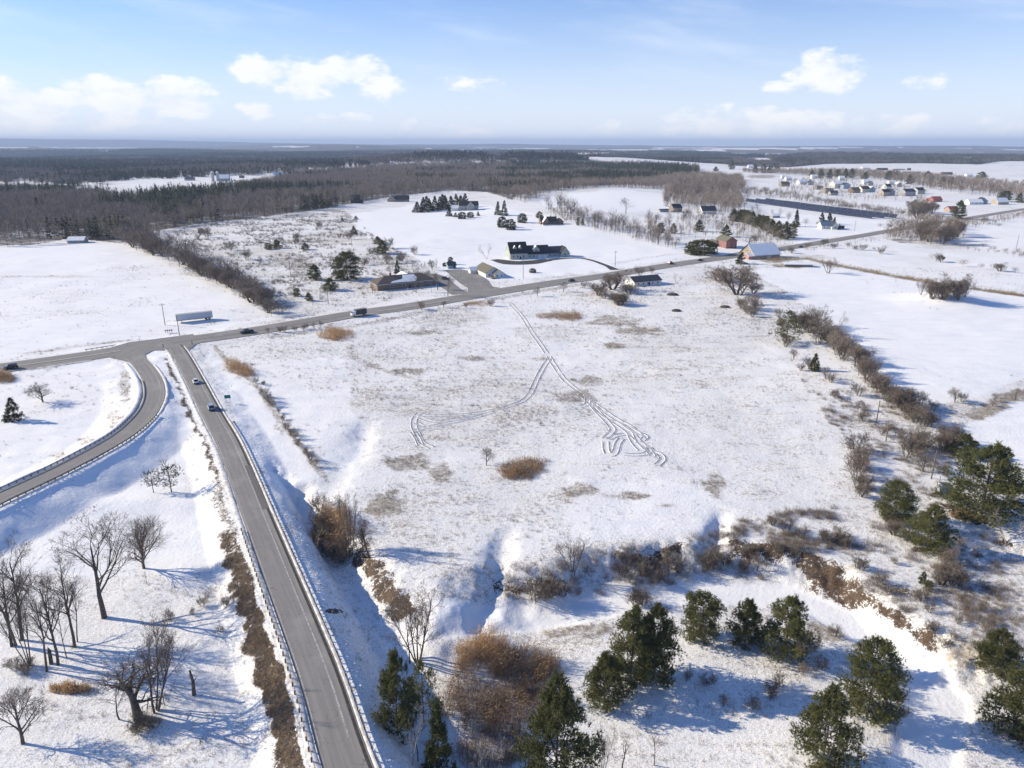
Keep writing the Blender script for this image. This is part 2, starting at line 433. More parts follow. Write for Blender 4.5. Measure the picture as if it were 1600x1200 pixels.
class MB:
    """collects simple solids with materials"""
    def __init__(s): s.v = []; s.f = []; s.mi = []; s.m = []

    def k(s, m):
        if m not in s.m: s.m.append(m)
        return s.m.index(m)

    def face(s, pts, m):
        b = len(s.v); s.v += [tuple(map(float, p)) for p in pts]; s.f.append(list(range(b, b + len(pts)))); s.mi.append(s.k(m)); return s

    def box(s, c, d, m, rz=0.0):
        x, y, z = [q / 2 for q in d]; ca, sa = math.cos(rz), math.sin(rz); b = len(s.v)
        for X, Y, Z in ((-x, -y, -z), (x, -y, -z), (x, y, -z), (-x, y, -z), (-x, -y, z), (x, -y, z), (x, y, z), (-x, y, z)):
            s.v.append((c[0] + X * ca - Y * sa, c[1] + X * sa + Y * ca, c[2] + Z))
        for q in ((3, 2, 1, 0), (4, 5, 6, 7), (0, 1, 5, 4), (1, 2, 6, 5), (2, 3, 7, 6), (3, 0, 4, 7)):
            s.f.append([b + i for i in q]); s.mi.append(s.k(m))
        return s

    def prism(s, prof, axis, a, b_, m, caps=True):
        """extrude a closed profile (list of 2D points) along an axis from a to b_"""
        def P(p, t): return (t, p[0], p[1]) if axis == 'x' else ((p[0], t, p[1]) if axis == 'y' else (p[0], p[1], t))
        n = len(prof); b = len(s.v)
        s.v += [P(p, a) for p in prof] + [P(p, b_) for p in prof]
        for i in range(n):
            s.f.append([b + i, b + (i + 1) % n, b + n + (i + 1) % n, b + n + i]); s.mi.append(s.k(m))
        if caps:
            s.f.append([b + i for i in range(n)][::-1]); s.mi.append(s.k(m)); s.f.append([b + n + i for i in range(n)]); s.mi.append(s.k(m))
        return s

    def cyl(s, c, r, h, m, n=8, axis='z', r2=None):
        r2 = r if r2 is None else r2; b = len(s.v)
        for q, t in ((r, -h / 2), (r2, h / 2)):
            for i in range(n):
                a = 2 * math.pi * i / n; u, w = q * math.cos(a), q * math.sin(a)
                p = (u, w, t) if axis == 'z' else ((t, u, w) if axis == 'x' else (u, t, w))
                s.v.append((c[0] + p[0], c[1] + p[1], c[2] + p[2]))
        for i in range(n):
            s.f.append([b + i, b + (i + 1) % n, b + n + (i + 1) % n, b + n + i]); s.mi.append(s.k(m))
        s.f.append([b + i for i in range(n)][::-1]); s.mi.append(s.k(m)); s.f.append([b + n + i for i in range(n)]); s.mi.append(s.k(m))
        return s

    def mesh(s, name):
        me = bpy.data.meshes.new(name); me.from_pydata(s.v, [], s.f)
        for m in s.m: me.materials.append(m)
        me.polygons.foreach_set('material_index', s.mi)
        import bmesh
        bm = bmesh.new(); bm.from_mesh(me); bmesh.ops.recalc_face_normals(bm, faces=bm.faces); bm.to_mesh(me); bm.free()
        me.update(); return me

    def build(s, name, parent=None, loc=(0, 0, 0), rot=0.0): return link(name, s.mesh(name), parent, loc, rot)


def copy_tree(o, parent=None):
    c = o.copy(); COL.objects.link(c); c.parent = parent
    for ch in list(o.children): copy_tree(ch, c)
    return c


def tubes(segs, n):
    """segs: k x 8 (p0, p1, r0, r1) -> verts, quads"""
    s = np.asarray(segs, float).reshape(-1, 8); k = len(s)
    if k == 0: return np.zeros((0, 3)), np.zeros((0, 4), int)
    p0, p1 = s[:, :3], s[:, 3:6]; d = p1 - p0; d /= np.linalg.norm(d, axis=1)[:, None] + 1e-9
    up = np.where(np.abs(d[:, 2:3]) < .9, np.array([[0, 0, 1.]]), np.array([[1., 0, 0]]))
    a = np.cross(d, up); a /= np.linalg.norm(a, axis=1)[:, None] + 1e-9; b = np.cross(d, a)
    th = np.linspace(0, 2 * np.pi, n, endpoint=False)
    ring = a[:, None, :] * np.cos(th)[None, :, None] + b[:, None, :] * np.sin(th)[None, :, None]
    V = np.concatenate([p0[:, None] + ring * s[:, 6][:, None, None], p1[:, None] + ring * s[:, 7][:, None, None]], 1).reshape(-1, 3)
    base = (np.arange(k) * 2 * n)[:, None]; i = np.arange(n)[None, :]; j = (i + 1) % n
    Q = np.stack([base + i, base + j, base + n + j, base + n + i], -1).reshape(-1, 4)
    return V, Q


def blades(p0, p1, w, rng):
    """thin triangles from p0 to p1 with base width w and random facing"""
    k = len(p0); d = p1 - p0; r = rng.normal(size=(k, 3)); s = np.cross(d, r); s /= np.linalg.norm(s, axis=1)[:, None] + 1e-9
    w = np.broadcast_to(np.asarray(w, float), (k,))[:, None]
    V = np.stack([p0 - s * w / 2, p0 + s * w / 2, p1], 1).reshape(-1, 3)
    return V, np.arange(3 * k).reshape(-1, 3)


# ------------------------------------------------------------------ plants: prototypes
def grow_bare(seed, h, r, fork=.3, spread=.6, levels=3, kids=(6, 5, 5), lean=(0, 0), wander=.12, up=.25, stems=1, sub=.62, base_r=0.0, twig_w=.035, twigs=5):
    """a leafless tree: returns trunk+limb tubes and fine twig blades"""
    rng = np.random.default_rng(seed); big, small, tw = [], [], []

    def rot(d, ang):
        ax = rng.normal(size=3); ax = np.cross(d, ax); ax /= np.linalg.norm(ax) + 1e-9
        return d * math.cos(ang) + np.cross(ax, d) * math.sin(ang)

    def branch(p, d, L, rad, lev, nk):
        nseg = max(3, 6 - lev); pts = [np.array(p)]; dirs = [d]; q = np.array(p); dd = d.copy()
        for i in range(nseg):
            dd = dd + rng.normal(size=3) * wander * (1 + .4 * lev if lev else .45) + np.array([0, 0, up * .5 / nseg * (1 if lev else .4)])
            dd /= np.linalg.norm(dd); q = q + dd * L / nseg; pts.append(q.copy()); dirs.append(dd.copy())
        for i in range(nseg):
            r0 = rad * (1 - .75 * i / nseg); r1 = rad * (1 - .75 * (i + 1) / nseg)
            (big if lev <= 1 else small).append((*pts[i], *pts[i + 1], r0, r1))
        if lev >= levels:
            for _ in range(twigs):
                t = rng.uniform(.2, 1.0) * nseg; i = min(int(t), nseg - 1); f = t - i; o = pts[i] * (1 - f) + pts[i + 1] * f
                e = rot(dirs[i + 1], rng.uniform(.25, .8)) + np.array([0, 0, up]); e /= np.linalg.norm(e)
                tw.append((*o, *(o + e * L * rng.uniform(.45, .95))))
            return
        t0 = fork if lev == 0 else .22
        for c in range(nk[lev] if lev < len(nk) else 4):
            t = (t0 + (1 - t0) * (c + rng.uniform(.1, .9)) / nk[lev]) * nseg; i = min(int(t), nseg - 1); f = t - i
            o = pts[i] * (1 - f) + pts[i + 1] * f
            e = rot(dirs[i + 1], spread * rng.uniform(.65, 1.35)); e = e + np.array([0, 0, up]); e /= np.linalg.norm(e)
            rem = (1 - t / nseg) * .55 + .55
            branch(o, e, L * sub * rem * rng.uniform(.8, 1.2), max(rad * (1 - .75 * t / nseg) * .62, .012), lev + 1, nk)

    for s_ in range(stems):
        a = rng.uniform(0, 6.28); o = np.array([math.cos(a), math.sin(a), 0]) * base_r * rng.uniform(.2, 1)
        d = np.array([lean[0], lean[1], 1.0]) + (np.array([math.cos(a), math.sin(a), 0]) * rng.uniform(.15, .55) if stems > 1 else 0)
        d /= np.linalg.norm(d)
        branch(o, d, h * (.80 if stems == 1 else rng.uniform(.55, .8)), r * (1 if stems == 1 else rng.uniform(.6, 1)), 0, kids)
    return np.array(big), np.array(small), np.array(tw), rng


def bare_meshes(name, bark, twig, sides=5, twig_w=.035, **kw):
    big, small, tw, rng = grow_bare(**kw)
    V, Q = tubes(big, sides); trunk = np_mesh(name + '_trunk', V, [Q], [bark], smooth=True)
    V1, Q1 = tubes(small, 3) if len(small) else (np.zeros((0, 3)), np.zeros((0, 4), int))
    V2, T2 = blades(tw[:, :3], tw[:, 3:6], twig_w, rng) if len(tw) else (np.zeros((0, 3)), np.zeros((0, 3), int))
    tone = np.concatenate([np.repeat(rng.random(max(len(V1) // 6, 0)), 6) * .5, np.repeat(rng.random(len(V2) // 3), 3)])
    crown = np_mesh(name + '_crown', np.vstack([V1, V2]), [Q1, T2 + len(V1)], [twig], tone=tone)
    return trunk, crown


def pine_meshes(name, seed, h, w, leaf, whorls=22, per=6, tufts=26, k=6, tl=.6, tw=.15, bare=.06, prof='round', lump=.3, trunk_r=.2, rise=.35, bark=None):
    rng = np.random.default_rng(seed); C, D, TN = [], [], []; segs = []
    for i in range(whorls):
        t = bare + (1 - bare) * (i + rng.uniform(0, .6)) / whorls; t = min(t, .985)
        q = (t - bare) / (1 - bare)
        if prof == 'round': pr = (1 - q ** 1.5) ** .85 * min(1, .66 + q / .5)
        elif prof == 'cone': pr = (1 - q) ** .95 * min(1, .7 + q / .1)
        elif prof == 'ball': pr = math.sqrt(max(0, 1 - (1.62 * q - .62) ** 2)) * .98 + .02
        elif prof == 'column': pr = min(1, (1 - q) * 4) * min(1, .75 + q * 2)
        else: pr = (.35 + .65 * math.sin(math.pi * min(1, q * 1.02)) ** .7) * min(1, (1 - q) * 5)
        for b in range(per):
            az = rng.uniform(0, 6.283); L = w / 2 * pr * (1 + lump * (rng.random() * 1.6 - .9)) + .1
            e = np.array([math.cos(az), math.sin(az), rise * (.3 + q)]); z0 = t * h
            segs.append((0, 0, z0, *(np.array([0, 0, z0]) + e * L * .92), .05 * (1 - q) + .02, .012))
            n = max(3, int(tufts * (.3 + .7 * L / (w / 2 + .01))))
            s = rng.uniform(.30, 1.03, n) ** .7
            side = np.array([-math.sin(az), math.cos(az), 0])
            c = np.array([0, 0, z0]) + e[None] * (L * s)[:, None] + side[None] * (rng.normal(size=n) * L * .17)[:, None] + np.array([0, 0, 1]) * (rng.normal(size=n) * h / whorls * .42 - .12 * L * s ** 2)[:, None]
            TN.append(np.clip(rng.random() * .55 + rng.random(n) * .45, 0, 1)); C.append(c); D.append(np.tile(e, (n, 1)) * .9 + rng.normal(size=(n, 3)) * .5 + np.array([0, 0, .45]))
    TN.append(rng.random(8)); top = np.array([[0, 0, h * z] for z in np.linspace(.93, 1.0, 8)]); C.append(top); D.append(np.tile([0, 0, 1.], (8, 1)) + rng.normal(size=(8, 3)) * .3)
    C = np.vstack(C); D = np.vstack(D); D /= np.linalg.norm(D, axis=1)[:, None]
    C = C[C[:, 2] > .05 * h * (bare > 0) + .05] if False else C
    tn = np.concatenate(TN); n = len(C)
    p0 = np.repeat(C, k, 0); d = np.repeat(D, k, 0) + rng.normal(size=(n * k, 3)) * .65; d /= np.linalg.norm(d, axis=1)[:, None]
    V, T = blades(p0 - d * .15 * tl, p0 + d * (tl * rng.uniform(.6, 1.2, n * k))[:, None], tw, rng)
    V[:, 2] = np.maximum(V[:, 2], .06)
    crown = np_mesh(name + '_crown', V, [T], [leaf], tone=np.repeat(np.clip(np.repeat(tn, k) * .75 + rng.random(n * k) * .25, 0, 1), 3))
    tr = [(0, 0, -.4, 0, 0, h * .5, trunk_r, trunk_r * .6), (0, 0, h * .5, 0, 0, h * .96, trunk_r * .6, .02)]
    V1, Q1 = tubes(tr, 6); V2, Q2 = tubes(segs, 3)
    trunk = np_mesh(name + '_trunk', np.vstack([V1, V2]), [np.vstack([Q1, Q2 + len(V1)])], [bark or M['bark']])
    return trunk, crown


def tuft_mesh(name, seed, n, h, spread, w, leaf, lean=.35):
    rng = np.random.default_rng(seed)
    a = rng.uniform(0, 6.28, n); rr = spread * np.sqrt(rng.random(n)); p0 = np.stack([rr * np.cos(a), rr * np.sin(a), np.full(n, -.05)], 1)
    d = rng.normal(size=(n, 3)) * lean; d[:, 2] = 1; d /= np.linalg.norm(d, axis=1)[:, None]
    V, T = blades(p0, p0 + d * (h * rng.uniform(.5, 1.15, n))[:, None], w, rng)
    return np_mesh(name, V, [T], [leaf], tone=np.repeat(rng.random(n), 3))


# ------------------------------------------------------------------ scatter by geometry nodes (for what nobody could count)
def scatter(name, pts, meshes, label, cat, seed=1, smin=.7, smax=1.3, idx=None, scl=None, sink=0.0):
    rng = np.random.default_rng(seed); pts = np.asarray(pts, float).copy(); n = len(pts); pts[:, 2] -= sink
    c = bpy.data.collections.new(name + '_source')
    for i, me in enumerate(meshes):
        c.objects.link(bpy.data.objects.new('%s_source_%02d' % (name, i), me))
    me = bpy.data.meshes.new(name); me.vertices.add(n); me.vertices.foreach_set('co', pts.astype(np.float32).ravel())
    def att(nm, typ, v):
        a = me.attributes.new(nm, typ, 'POINT'); a.data.foreach_set('value', v)
    att('rz', 'FLOAT', rng.uniform(0, 6.283, n).astype(np.float32))
    att('sc', 'FLOAT', (rng.uniform(smin, smax, n) if scl is None else np.asarray(scl)).astype(np.float32))
    att('ix', 'INT', (rng.integers(0, len(meshes), n) if idx is None else np.asarray(idx)).astype(np.int32))
    o = link(name, me); tag(o, label, cat, kind='stuff')
    t = bpy.data.node_groups.new(name + '_nodes', 'GeometryNodeTree')
    t.interface.new_socket('Geometry', in_out='INPUT', socket_type='NodeSocketGeometry'); t.interface.new_socket('Geometry', in_out='OUTPUT', socket_type='NodeSocketGeometry')
    N = t.nodes.new; L = t.links.new
    gi, go = N('NodeGroupInput'), N('NodeGroupOutput'); ci = N('GeometryNodeCollectionInfo'); ci.inputs['Collection'].default_value = c
    ci.inputs['Separate Children'].default_value = True; ci.inputs['Reset Children'].default_value = True
    mp = N('GeometryNodeMeshToPoints'); L(gi.outputs[0], mp.inputs['Mesh'])
    ip = N('GeometryNodeInstanceOnPoints'); L(mp.outputs[0], ip.inputs['Points']); L(ci.outputs[0], ip.inputs['Instance']); ip.inputs['Pick Instance'].default_value = True
    def na(nm, typ):
        x = N('GeometryNodeInputNamedAttribute'); x.data_type = typ; x.inputs[0].default_value = nm; return x.outputs[0]
    L(na('ix', 'INT'), ip.inputs['Instance Index'])
    cx = N('ShaderNodeCombineXYZ'); L(na('rz', 'FLOAT'), cx.inputs[2]); L(cx.outputs[0], ip.inputs['Rotation'])
    L(na('sc', 'FLOAT'), ip.inputs['Scale']); L(ip.outputs[0], go.inputs[0])
    md = o.modifiers.new('scatter', 'NODES'); md.node_group = t
    return o


def px_inside(P, poly):
    x, y = P[:, 0], P[:, 1]; ins = np.zeros(len(P), bool); n = len(poly)
    for i in range(n):
        a, b = poly[i], poly[(i + 1) % n]
        ins ^= ((a[1] > y) != (b[1] > y)) & (x < (b[0] - a[0]) * (y - a[1]) / (b[1] - a[1] + 1e-12) + a[0])
    return ins

# ------------------------------------------------------------------ the land
def to_px(x, y, z):
    dz = z - CAM_H; c, s = math.cos(PITCH), math.sin(PITCH)
    dep = y * c - dz * s; up = y * s + dz * c
    dep = np.where(dep < 1, 1, dep)
    return 800 + FPX * x / dep, 600 - FPX * up / dep


DRIVES = {  # asphalt drives swept clear of snow
    'ranch': [(642, 476), (730, 457), (742, 462), (700, 436), (672, 428), (690, 445)],
}
FIELDS = [  # px polygon, grass density on the snow
    ([(250, 350), (540, 330), (600, 380), (700, 440), (560, 485), (450, 497), (380, 440)], .52),
    ([(-900, 395), (60, 383), (190, 380), (442, 497), (240, 530), (0, 560), (-900, 700)], .22),
    ([(545, 335), (700, 312), (1000, 360), (1100, 397), (940, 424), (760, 440), (690, 420), (600, 385), (560, 360)], .05),
    ([(840, 310), (960, 296), (1045, 303), (1060, 330), (960, 332), (850, 322)], .04),
    ([(1170, 425), (1240, 410), (1600, 460), (2600, 520), (2600, 640), (1600, 590), (1500, 630), (1420, 622), (1320, 520), (1220, 450)], .11),
    ([(1502, 668), (1600, 606), (2400, 520), (2400, 800), (1600, 735), (1530, 690)], .03),
    ([(1195, 402), (1600, 335), (2200, 250), (2200, 500), (1600, 455)], .3),
    ([(1200, 330), (1420, 350), (1240, 380)], .04),
    ([(-500, 820), (0, 800), (190, 700), (250, 640), (262, 555), (300, 640), (340, 740), (380, 860), (300, 900), (0, 905), (-500, 1000)], .10),
    ([(-500, 640), (0, 585), (190, 560), (222, 600), (210, 650), (150, 690), (0, 760), (-500, 900)], .22),
    ([(350, 560), (540, 560), (560, 640), (575, 700), (540, 750), (440, 660)], .26),
    ([(320, 545), (352, 565), (500, 740), (440, 760), (400, 740), (350, 620)], .08),
    ([(880, 740), (1120, 760), (1110, 845), (990, 865), (880, 880)], .31),
    ([(1190, 860), (1330, 820), (1600, 830), (1900, 860), (1900, 1080), (1500, 1040), (1400, 940)], .50),
    ([(1220, 520), (1280, 540), (1440, 640), (1500, 690), (1420, 760), (1320, 650), (1230, 560)], .46),
    ([(640, 1000), (820, 965), (960, 945), (960, 1010), (880, 1090), (700, 1060)], .40),
    ([(1120, 820), (1330, 800), (1420, 850), (1400, 900), (1180, 860)], .52),
    ([(560, 690), (700, 690), (700, 760), (640, 840), (580, 800)], .46)]
# patches: px, py, radius px, radius py, value, channel (1 grass, 2 bare earth)
PATCH = [(900, 985, 80, 16, .72, 1), (1300, 985, 60, 24, .72, 1), (1385, 1062, 40, 34, .72, 1), (1190, 948, 60, 9, .6, 1), (1520, 1010, 50, 44, .7, 1), (1560, 930, 60, 40, .66, 1), (960, 540, 30, 7, .8, 1), (850, 560, 24, 6, .75, 1), (900, 765, 40, 14, .72, 1), (980, 775, 50, 8, .7, 1), (1040, 790, 30, 6, .7, 1), (580, 570, 24, 6, .75, 1), (660, 520, 40, 6, .7, 1), (740, 560, 30, 6, .7, 1), (1240, 845, 70, 18, .72, 1), (1330, 860, 50, 16, .7, 1), (1505, 803, 30, 12, .9, 2), (1530, 812, 26, 8, .85, 2), (1450, 858, 28, 8, .75, 2), (1590, 1148, 30, 12, .9, 2), (1285, 1197, 34, 10, .6, 2), (1570, 850, 14, 6, .8, 2), (995, 870, 20, 5, .7, 2), (1560, 845, 16, 10, .55, 2), (520, 955, 16, 5, .8, 2), (812, 922, 24, 8, .7, 2), (855, 925, 26, 12, .7, 2),
         (525, 518, 30, 15, .62, 1), (372, 575, 32, 18, .6, 1), (640, 580, 34, 8, .72, 1), (690, 740, 27, 20, .70, 1), (600, 790, 40, 32, .74, 1),
         (880, 492, 40, 11, .64, 1), (1000, 518, 56, 11, .72, 1), (960, 500, 60, 12, .7, 1), (920, 595, 36, 10, .74, 1), (900, 620, 54, 14, .70, 1), (820, 733, 46, 22, .66, 1), (520, 830, 44, 44, .66, 1),
         (640, 722, 58, 19, .73, 1), (1115, 755, 26, 28, .70, 1), (880, 770, 40, 22, .55, 1), (700, 500, 90, 30, .55, 1), (1010, 460, 60, 20, .45, 1), (1060, 560, 120, 40, .5, 1), (860, 520, 90, 20, .52, 1), (600, 560, 70, 20, .5, 1),
         (470, 418, 30, 30, .66, 1), (440, 400, 40, 14, .64, 1), (520, 330, 22, 4, .8, 1), (330, 390, 60, 14, .6, 1), (1150, 640, 80, 50, .5, 1), (1230, 720, 70, 60, .5, 1),
         (100, 432, 70, 3, .52, 1), (20, 432, 40, 3, .55, 1), (820, 1060, 80, 50, .75, 1), (760, 1100, 70, 60, .7, 1), (1320, 700, 24, 40, .5, 1),
         (195, 600, 12, 36, .62, 1), (180, 655, 22, 18, .6, 1), (140, 690, 26, 10, .6, 1), (100, 715, 26, 8, .58, 1), (330, 930, 40, 18, .6, 1), (350, 1060, 40, 60, .45, 1),
         (300, 760, 22, 30, .4, 1), (1545, 1000, 60, 60, .5, 1), (1360, 1060, 60, 40, .5, 1), (1120, 1090, 120, 50, .45, 1), (130, 1080, 70, 14, .6, 1),
         (1510, 640, 60, 18, .58, 1), (1540, 640, 30, 10, .6, 1), (1275, 283, 60, 5, .3, 1), (1190, 276, 34, 4, .85, 1), (1540, 285, 80, 8, .5, 1), (1480, 385, 70, 8, .55, 1), (1260, 402, 50, 5, .6, 1), (1235, 415, 34, 5, .8, 1)]
EARTH_LINES = [([(1150, 858), (1230, 868), (1270, 879), (1312, 902), (1352, 935)], 2.3, .74), ([(1345, 930), (1385, 962), (1440, 1000)], 2.0, .74), ([(1195, 896), (1255, 900), (1300, 912)], 1.6, .62), ([(1378, 922), (1410, 930)], 1.4, .6),
               ([(570, 866), (590, 900), (612, 932), (632, 956)], 2.0, .70), ([(782, 903), (830, 904), (884, 908)], 1.5, .60), ([(1000, 872), (1060, 858)], 1.0, .6), ([(1480, 800), (1520, 806)], 3.0, .6)]
STRAW_LINES = [  # reeds and straw standing along ditches: px polyline, half width m
    ([(1205, 407), (1260, 405), (1300, 413), (1350, 423), (1420, 436), (1500, 449), (1600, 462), (1760, 480)], 3.2, .72),
    ([(335, 540), (350, 560), (400, 605), (440, 660), (480, 710), (512, 750)], 1.0, .66),
    ([(40, 552), (110, 541), (200, 530)], 2.6, .55), ([(270, 515), (330, 505), (420, 490)], 3.2, .4), ([(1050, 398), (960, 412), (1000, 405)], 3, .4),
    ([(430, 527), (560, 508), (640, 492), (720, 478), (800, 462), (900, 446)], 3.0, .6),
    ([(1525, 655), (1560, 635), (1600, 622), (1700, 600)], 3.0, .8), ([(545, 540), (552, 560), (590, 575), (640, 590)], 2.0, .6),
    ([(795, 470), (860, 560), (930, 640)], 3.0, .25), ([(1580, 285), (1440, 274), (1400, 270)], 6, .5)]
FOREST_PX = {
    'near': [(-260, 388), (60, 383), (112, 372), (190, 381), (235, 362), (330, 347), (400, 341), (470, 331), (545, 320), (610, 308), (700, 298), (760, 300), (800, 312), (835, 300), (930, 290), (1000, 286), (1092, 273), (1092, 264), (1000, 258), (880, 255), (760, 255), (600, 262), (470, 272), (430, 283), (330, 301), (200, 310), (130, 303), (100, 298), (60, 298), (-260, 300)],
    'far': [(-400, 301), (-50, 301), (10, 290), (30, 284), (75, 290), (100, 296), (130, 297), (175, 283), (270, 279), (440, 272), (470, 268), (600, 258), (760, 251), (900, 251), (1010, 254), (1060, 256), (1230, 262), (1250, 252), (1230, 246), (1100, 240), (600, 232), (0, 236), (-400, 238)],
    'right': [(1225, 262), (1290, 256), (1440, 255), (1530, 257), (1560, 252), (1760, 250), (1760, 240), (1500, 237), (1300, 239), (1200, 246)],
    'band': [(800, 309), (850, 292), (1000, 284), (1100, 275), (1160, 281), (1165, 300), (1100, 292), (1040, 297), (950, 293), (862, 301), (820, 318)],
    'estate': [(1160, 262), (1300, 266), (1430, 274), (1620, 292), (1620, 311), (1540, 306), (1450, 296), (1400, 283), (1230, 274), (1160, 270)],
    'solar': [(1150, 300), (1230, 303), (1330, 322), (1440, 334), (1440, 343), (1370, 336), (1300, 325), (1160, 304)],
    'verge': [(1185, 400), (1300, 381), (1372, 371), (1375, 378), (1300, 389), (1190, 408)],
    'ditch': [(1500, 383), (1560, 392), (1640, 402), (1640, 408), (1550, 399), (1480, 388)],
    'road_end': [(1470, 352), (1530, 345), (1620, 330), (1620, 337), (1540, 354), (1490, 362)],
    'edge': [(1175, 470), (1230, 505), (1300, 560), (1400, 655), (1390, 665), (1290, 590), (1200, 520), (1165, 480)],
    'village': [(1215, 285), (1300, 276), (1445, 296), (1452, 313), (1380, 319), (1280, 309), (1215, 299)],
    'line': [(850, 322), (900, 338), (960, 352), (1010, 365), (1062, 380), (1062, 393), (1000, 379), (930, 361), (870, 346)],
    'yard': [(1000, 345), (1060, 335), (1180, 340), (1250, 380), (1195, 392), (1130, 370), (1060, 378), (1010, 366)],
    'bend': [(1375, 372), (1410, 356), (1440, 340), (1500, 350), (1505, 374), (1470, 384), (1410, 380)],
    'lot': [(1035, 322), (1040, 300), (1070, 290), (1120, 288), (1150, 300), (1165, 330), (1150, 335), (1090, 330)],
}


def cover(x, y, z):
    n = len(x); r = np.hypot(x, y); px, py = to_px(x, y, z); P = np.stack([px, py], 1)
    ok = (y > 20)
    G = np.full(n, .42); B = np.zeros(n); F = np.zeros(n)
    jx, jy = (fbm(x / 9, y / 9, 4, 73) - .5) * np.clip(9000 / np.maximum(r, 60), 6, 110), (fbm(x / 9, y / 9, 4, 74) - .5) * np.clip(5000 / np.maximum(r, 60), 3, 60)
    Pj = P + np.stack([jx, jy], 1)
    for poly, v in FIELDS:
        m = px_inside(Pj, poly) & ok; G[m] = v
    wob = (fbm(x / 22, y / 22, 3, 61) - .5)
    G = G + wob * .32 + (fbm(x / 70, y / 90, 3, 62) - .5) * .25
    for cx, cy, rx, ry, v, ch in PATCH:
        q = np.sqrt(((px - cx) / rx) ** 2 + ((py - cy) / ry) ** 2) + (fbm(x / 3.5, y / 3.5, 3, 63) - .5) * 1.0
        k = sstep(1.15, .45, q) * v * ok
        if ch == 1: G = np.maximum(G, k)
        else: B = np.maximum(B, k)
    near = (r < 900) & ok
    if near.any():
        xn, yn = x[near], y[near]; g = G[near]; b = B[near]
        for pl, hw, v in STRAW_LINES:
            d, _, _ = line_dist(xn, yn, polyline(pl))
            g = np.maximum(g, v * sstep(1.7, .6, (d / hw) + (fbm(xn / 4, yn / 4, 2, 65) - .5) * 1.2))
        for pl, hw, v in EARTH_LINES:
            d, _, _ = line_dist(xn, yn, polyline([(q[0], q[1], -1.5) for q in pl]))
            b = np.maximum(b, v * sstep(1.9, .5, (d / hw) + (fbm(xn / 3.2, yn / 3.2, 3, 67) - .5) * 1.8))
        d, _, sd = line_dist(xn, yn, RAMP)
        pyn = py[near]; w = sstep(560, 820, pyn)
        a0, a1 = RAMP_W / 2 + 1.5 + .5 * (1 - w), RAMP_W / 2 + 3.3 + 2.0 * sstep(700, 980, pyn)
        e = (fbm(xn / 3.5, yn / 3.5, 4, 66) - .5) * 4.2 + (fbm(xn / 14, yn / 14, 2, 68) - .5) * 2.0
        strip = sstep(a0 - .4, a0 + .5, d + e * .35) * sstep(a1 + .8, a1 - .8, d + e) * (sd < 0) * sstep(545, 565, pyn)
        b = np.maximum(b, strip * (.66 + .16 * sstep(820, 960, pyn) - .12 * sstep(700, 760, pyn) * sstep(860, 800, pyn)))
        g = np.maximum(g, .34 * sstep(16, 8, d) * (sd < 0))
        d, _, _ = line_dist(xn, yn, TRAIL); k = sstep(5.0, 2.6, d + e * .4)
        g = np.maximum(g, .52 * sstep(22, 12, d) * (xn > -14)) * (1 - k); b = b * (1 - k)
        d, _, sd = line_dist(xn, yn, LOOP)
        g = np.where((sd > 0) & (d > 4) & (d < 15), g * .4, g)
        G[near] = g; B[near] = b
    for k, poly in FOREST_PX.items():
        if k in ('far', 'estate', 'solar', 'yard', 'line', 'village', 'verge', 'ditch', 'road_end', 'edge'): continue
        F[px_inside(P, poly) & ok] = .62 if k == 'near' else .3
    farw = sstep(2300, 3000, r)
    fn = fbm(x / 420, y / 700, 4, 71); farw = farw * ((py < 240) | px_inside(P, FOREST_PX['far']) | px_inside(P, FOREST_PX['right']) | (px < -300) | (px > 1750)); F = np.maximum(F, farw * np.where(r > 12000, 1.0, sstep(.74, .68, fn)))
    snowy = [(145, 231, 70, .7), (75, 230, 20, .6), (20, 230.6, 30, .6), (465, 229.2, 40, .8), (660, 232.5, 16, .5), (735, 234, 24, .6), (765, 230.5, 26, .5), (790, 233, 14, .4), (830, 232, 30, .5), (960, 234.3, 55, 1.0), (1180, 231.4, 140, .8), (1330, 230.3, 80, .6), (1200, 233, 90, .7), (1080, 231, 60, .7), (1010, 238, 14, .9), (1070, 243.5, 16, 1.4), (1120, 243, 20, 1.2), (1265, 250, 40, 2.5), (1510, 232, 20, .5), (1585, 234, 22, .8), (155, 257, 8, 1.2), (570, 253, 8, .8), (1215, 252, 30, 2.0)]
    for cx, cy, rx, ry in snowy:
        q = ((px - cx) / rx) ** 2 + ((py - cy) / ry) ** 2
        F = np.where((q < 1) & ok, 0.0, F)
    return F, np.clip(G, 0, 1), np.clip(B, 0, 1.3)


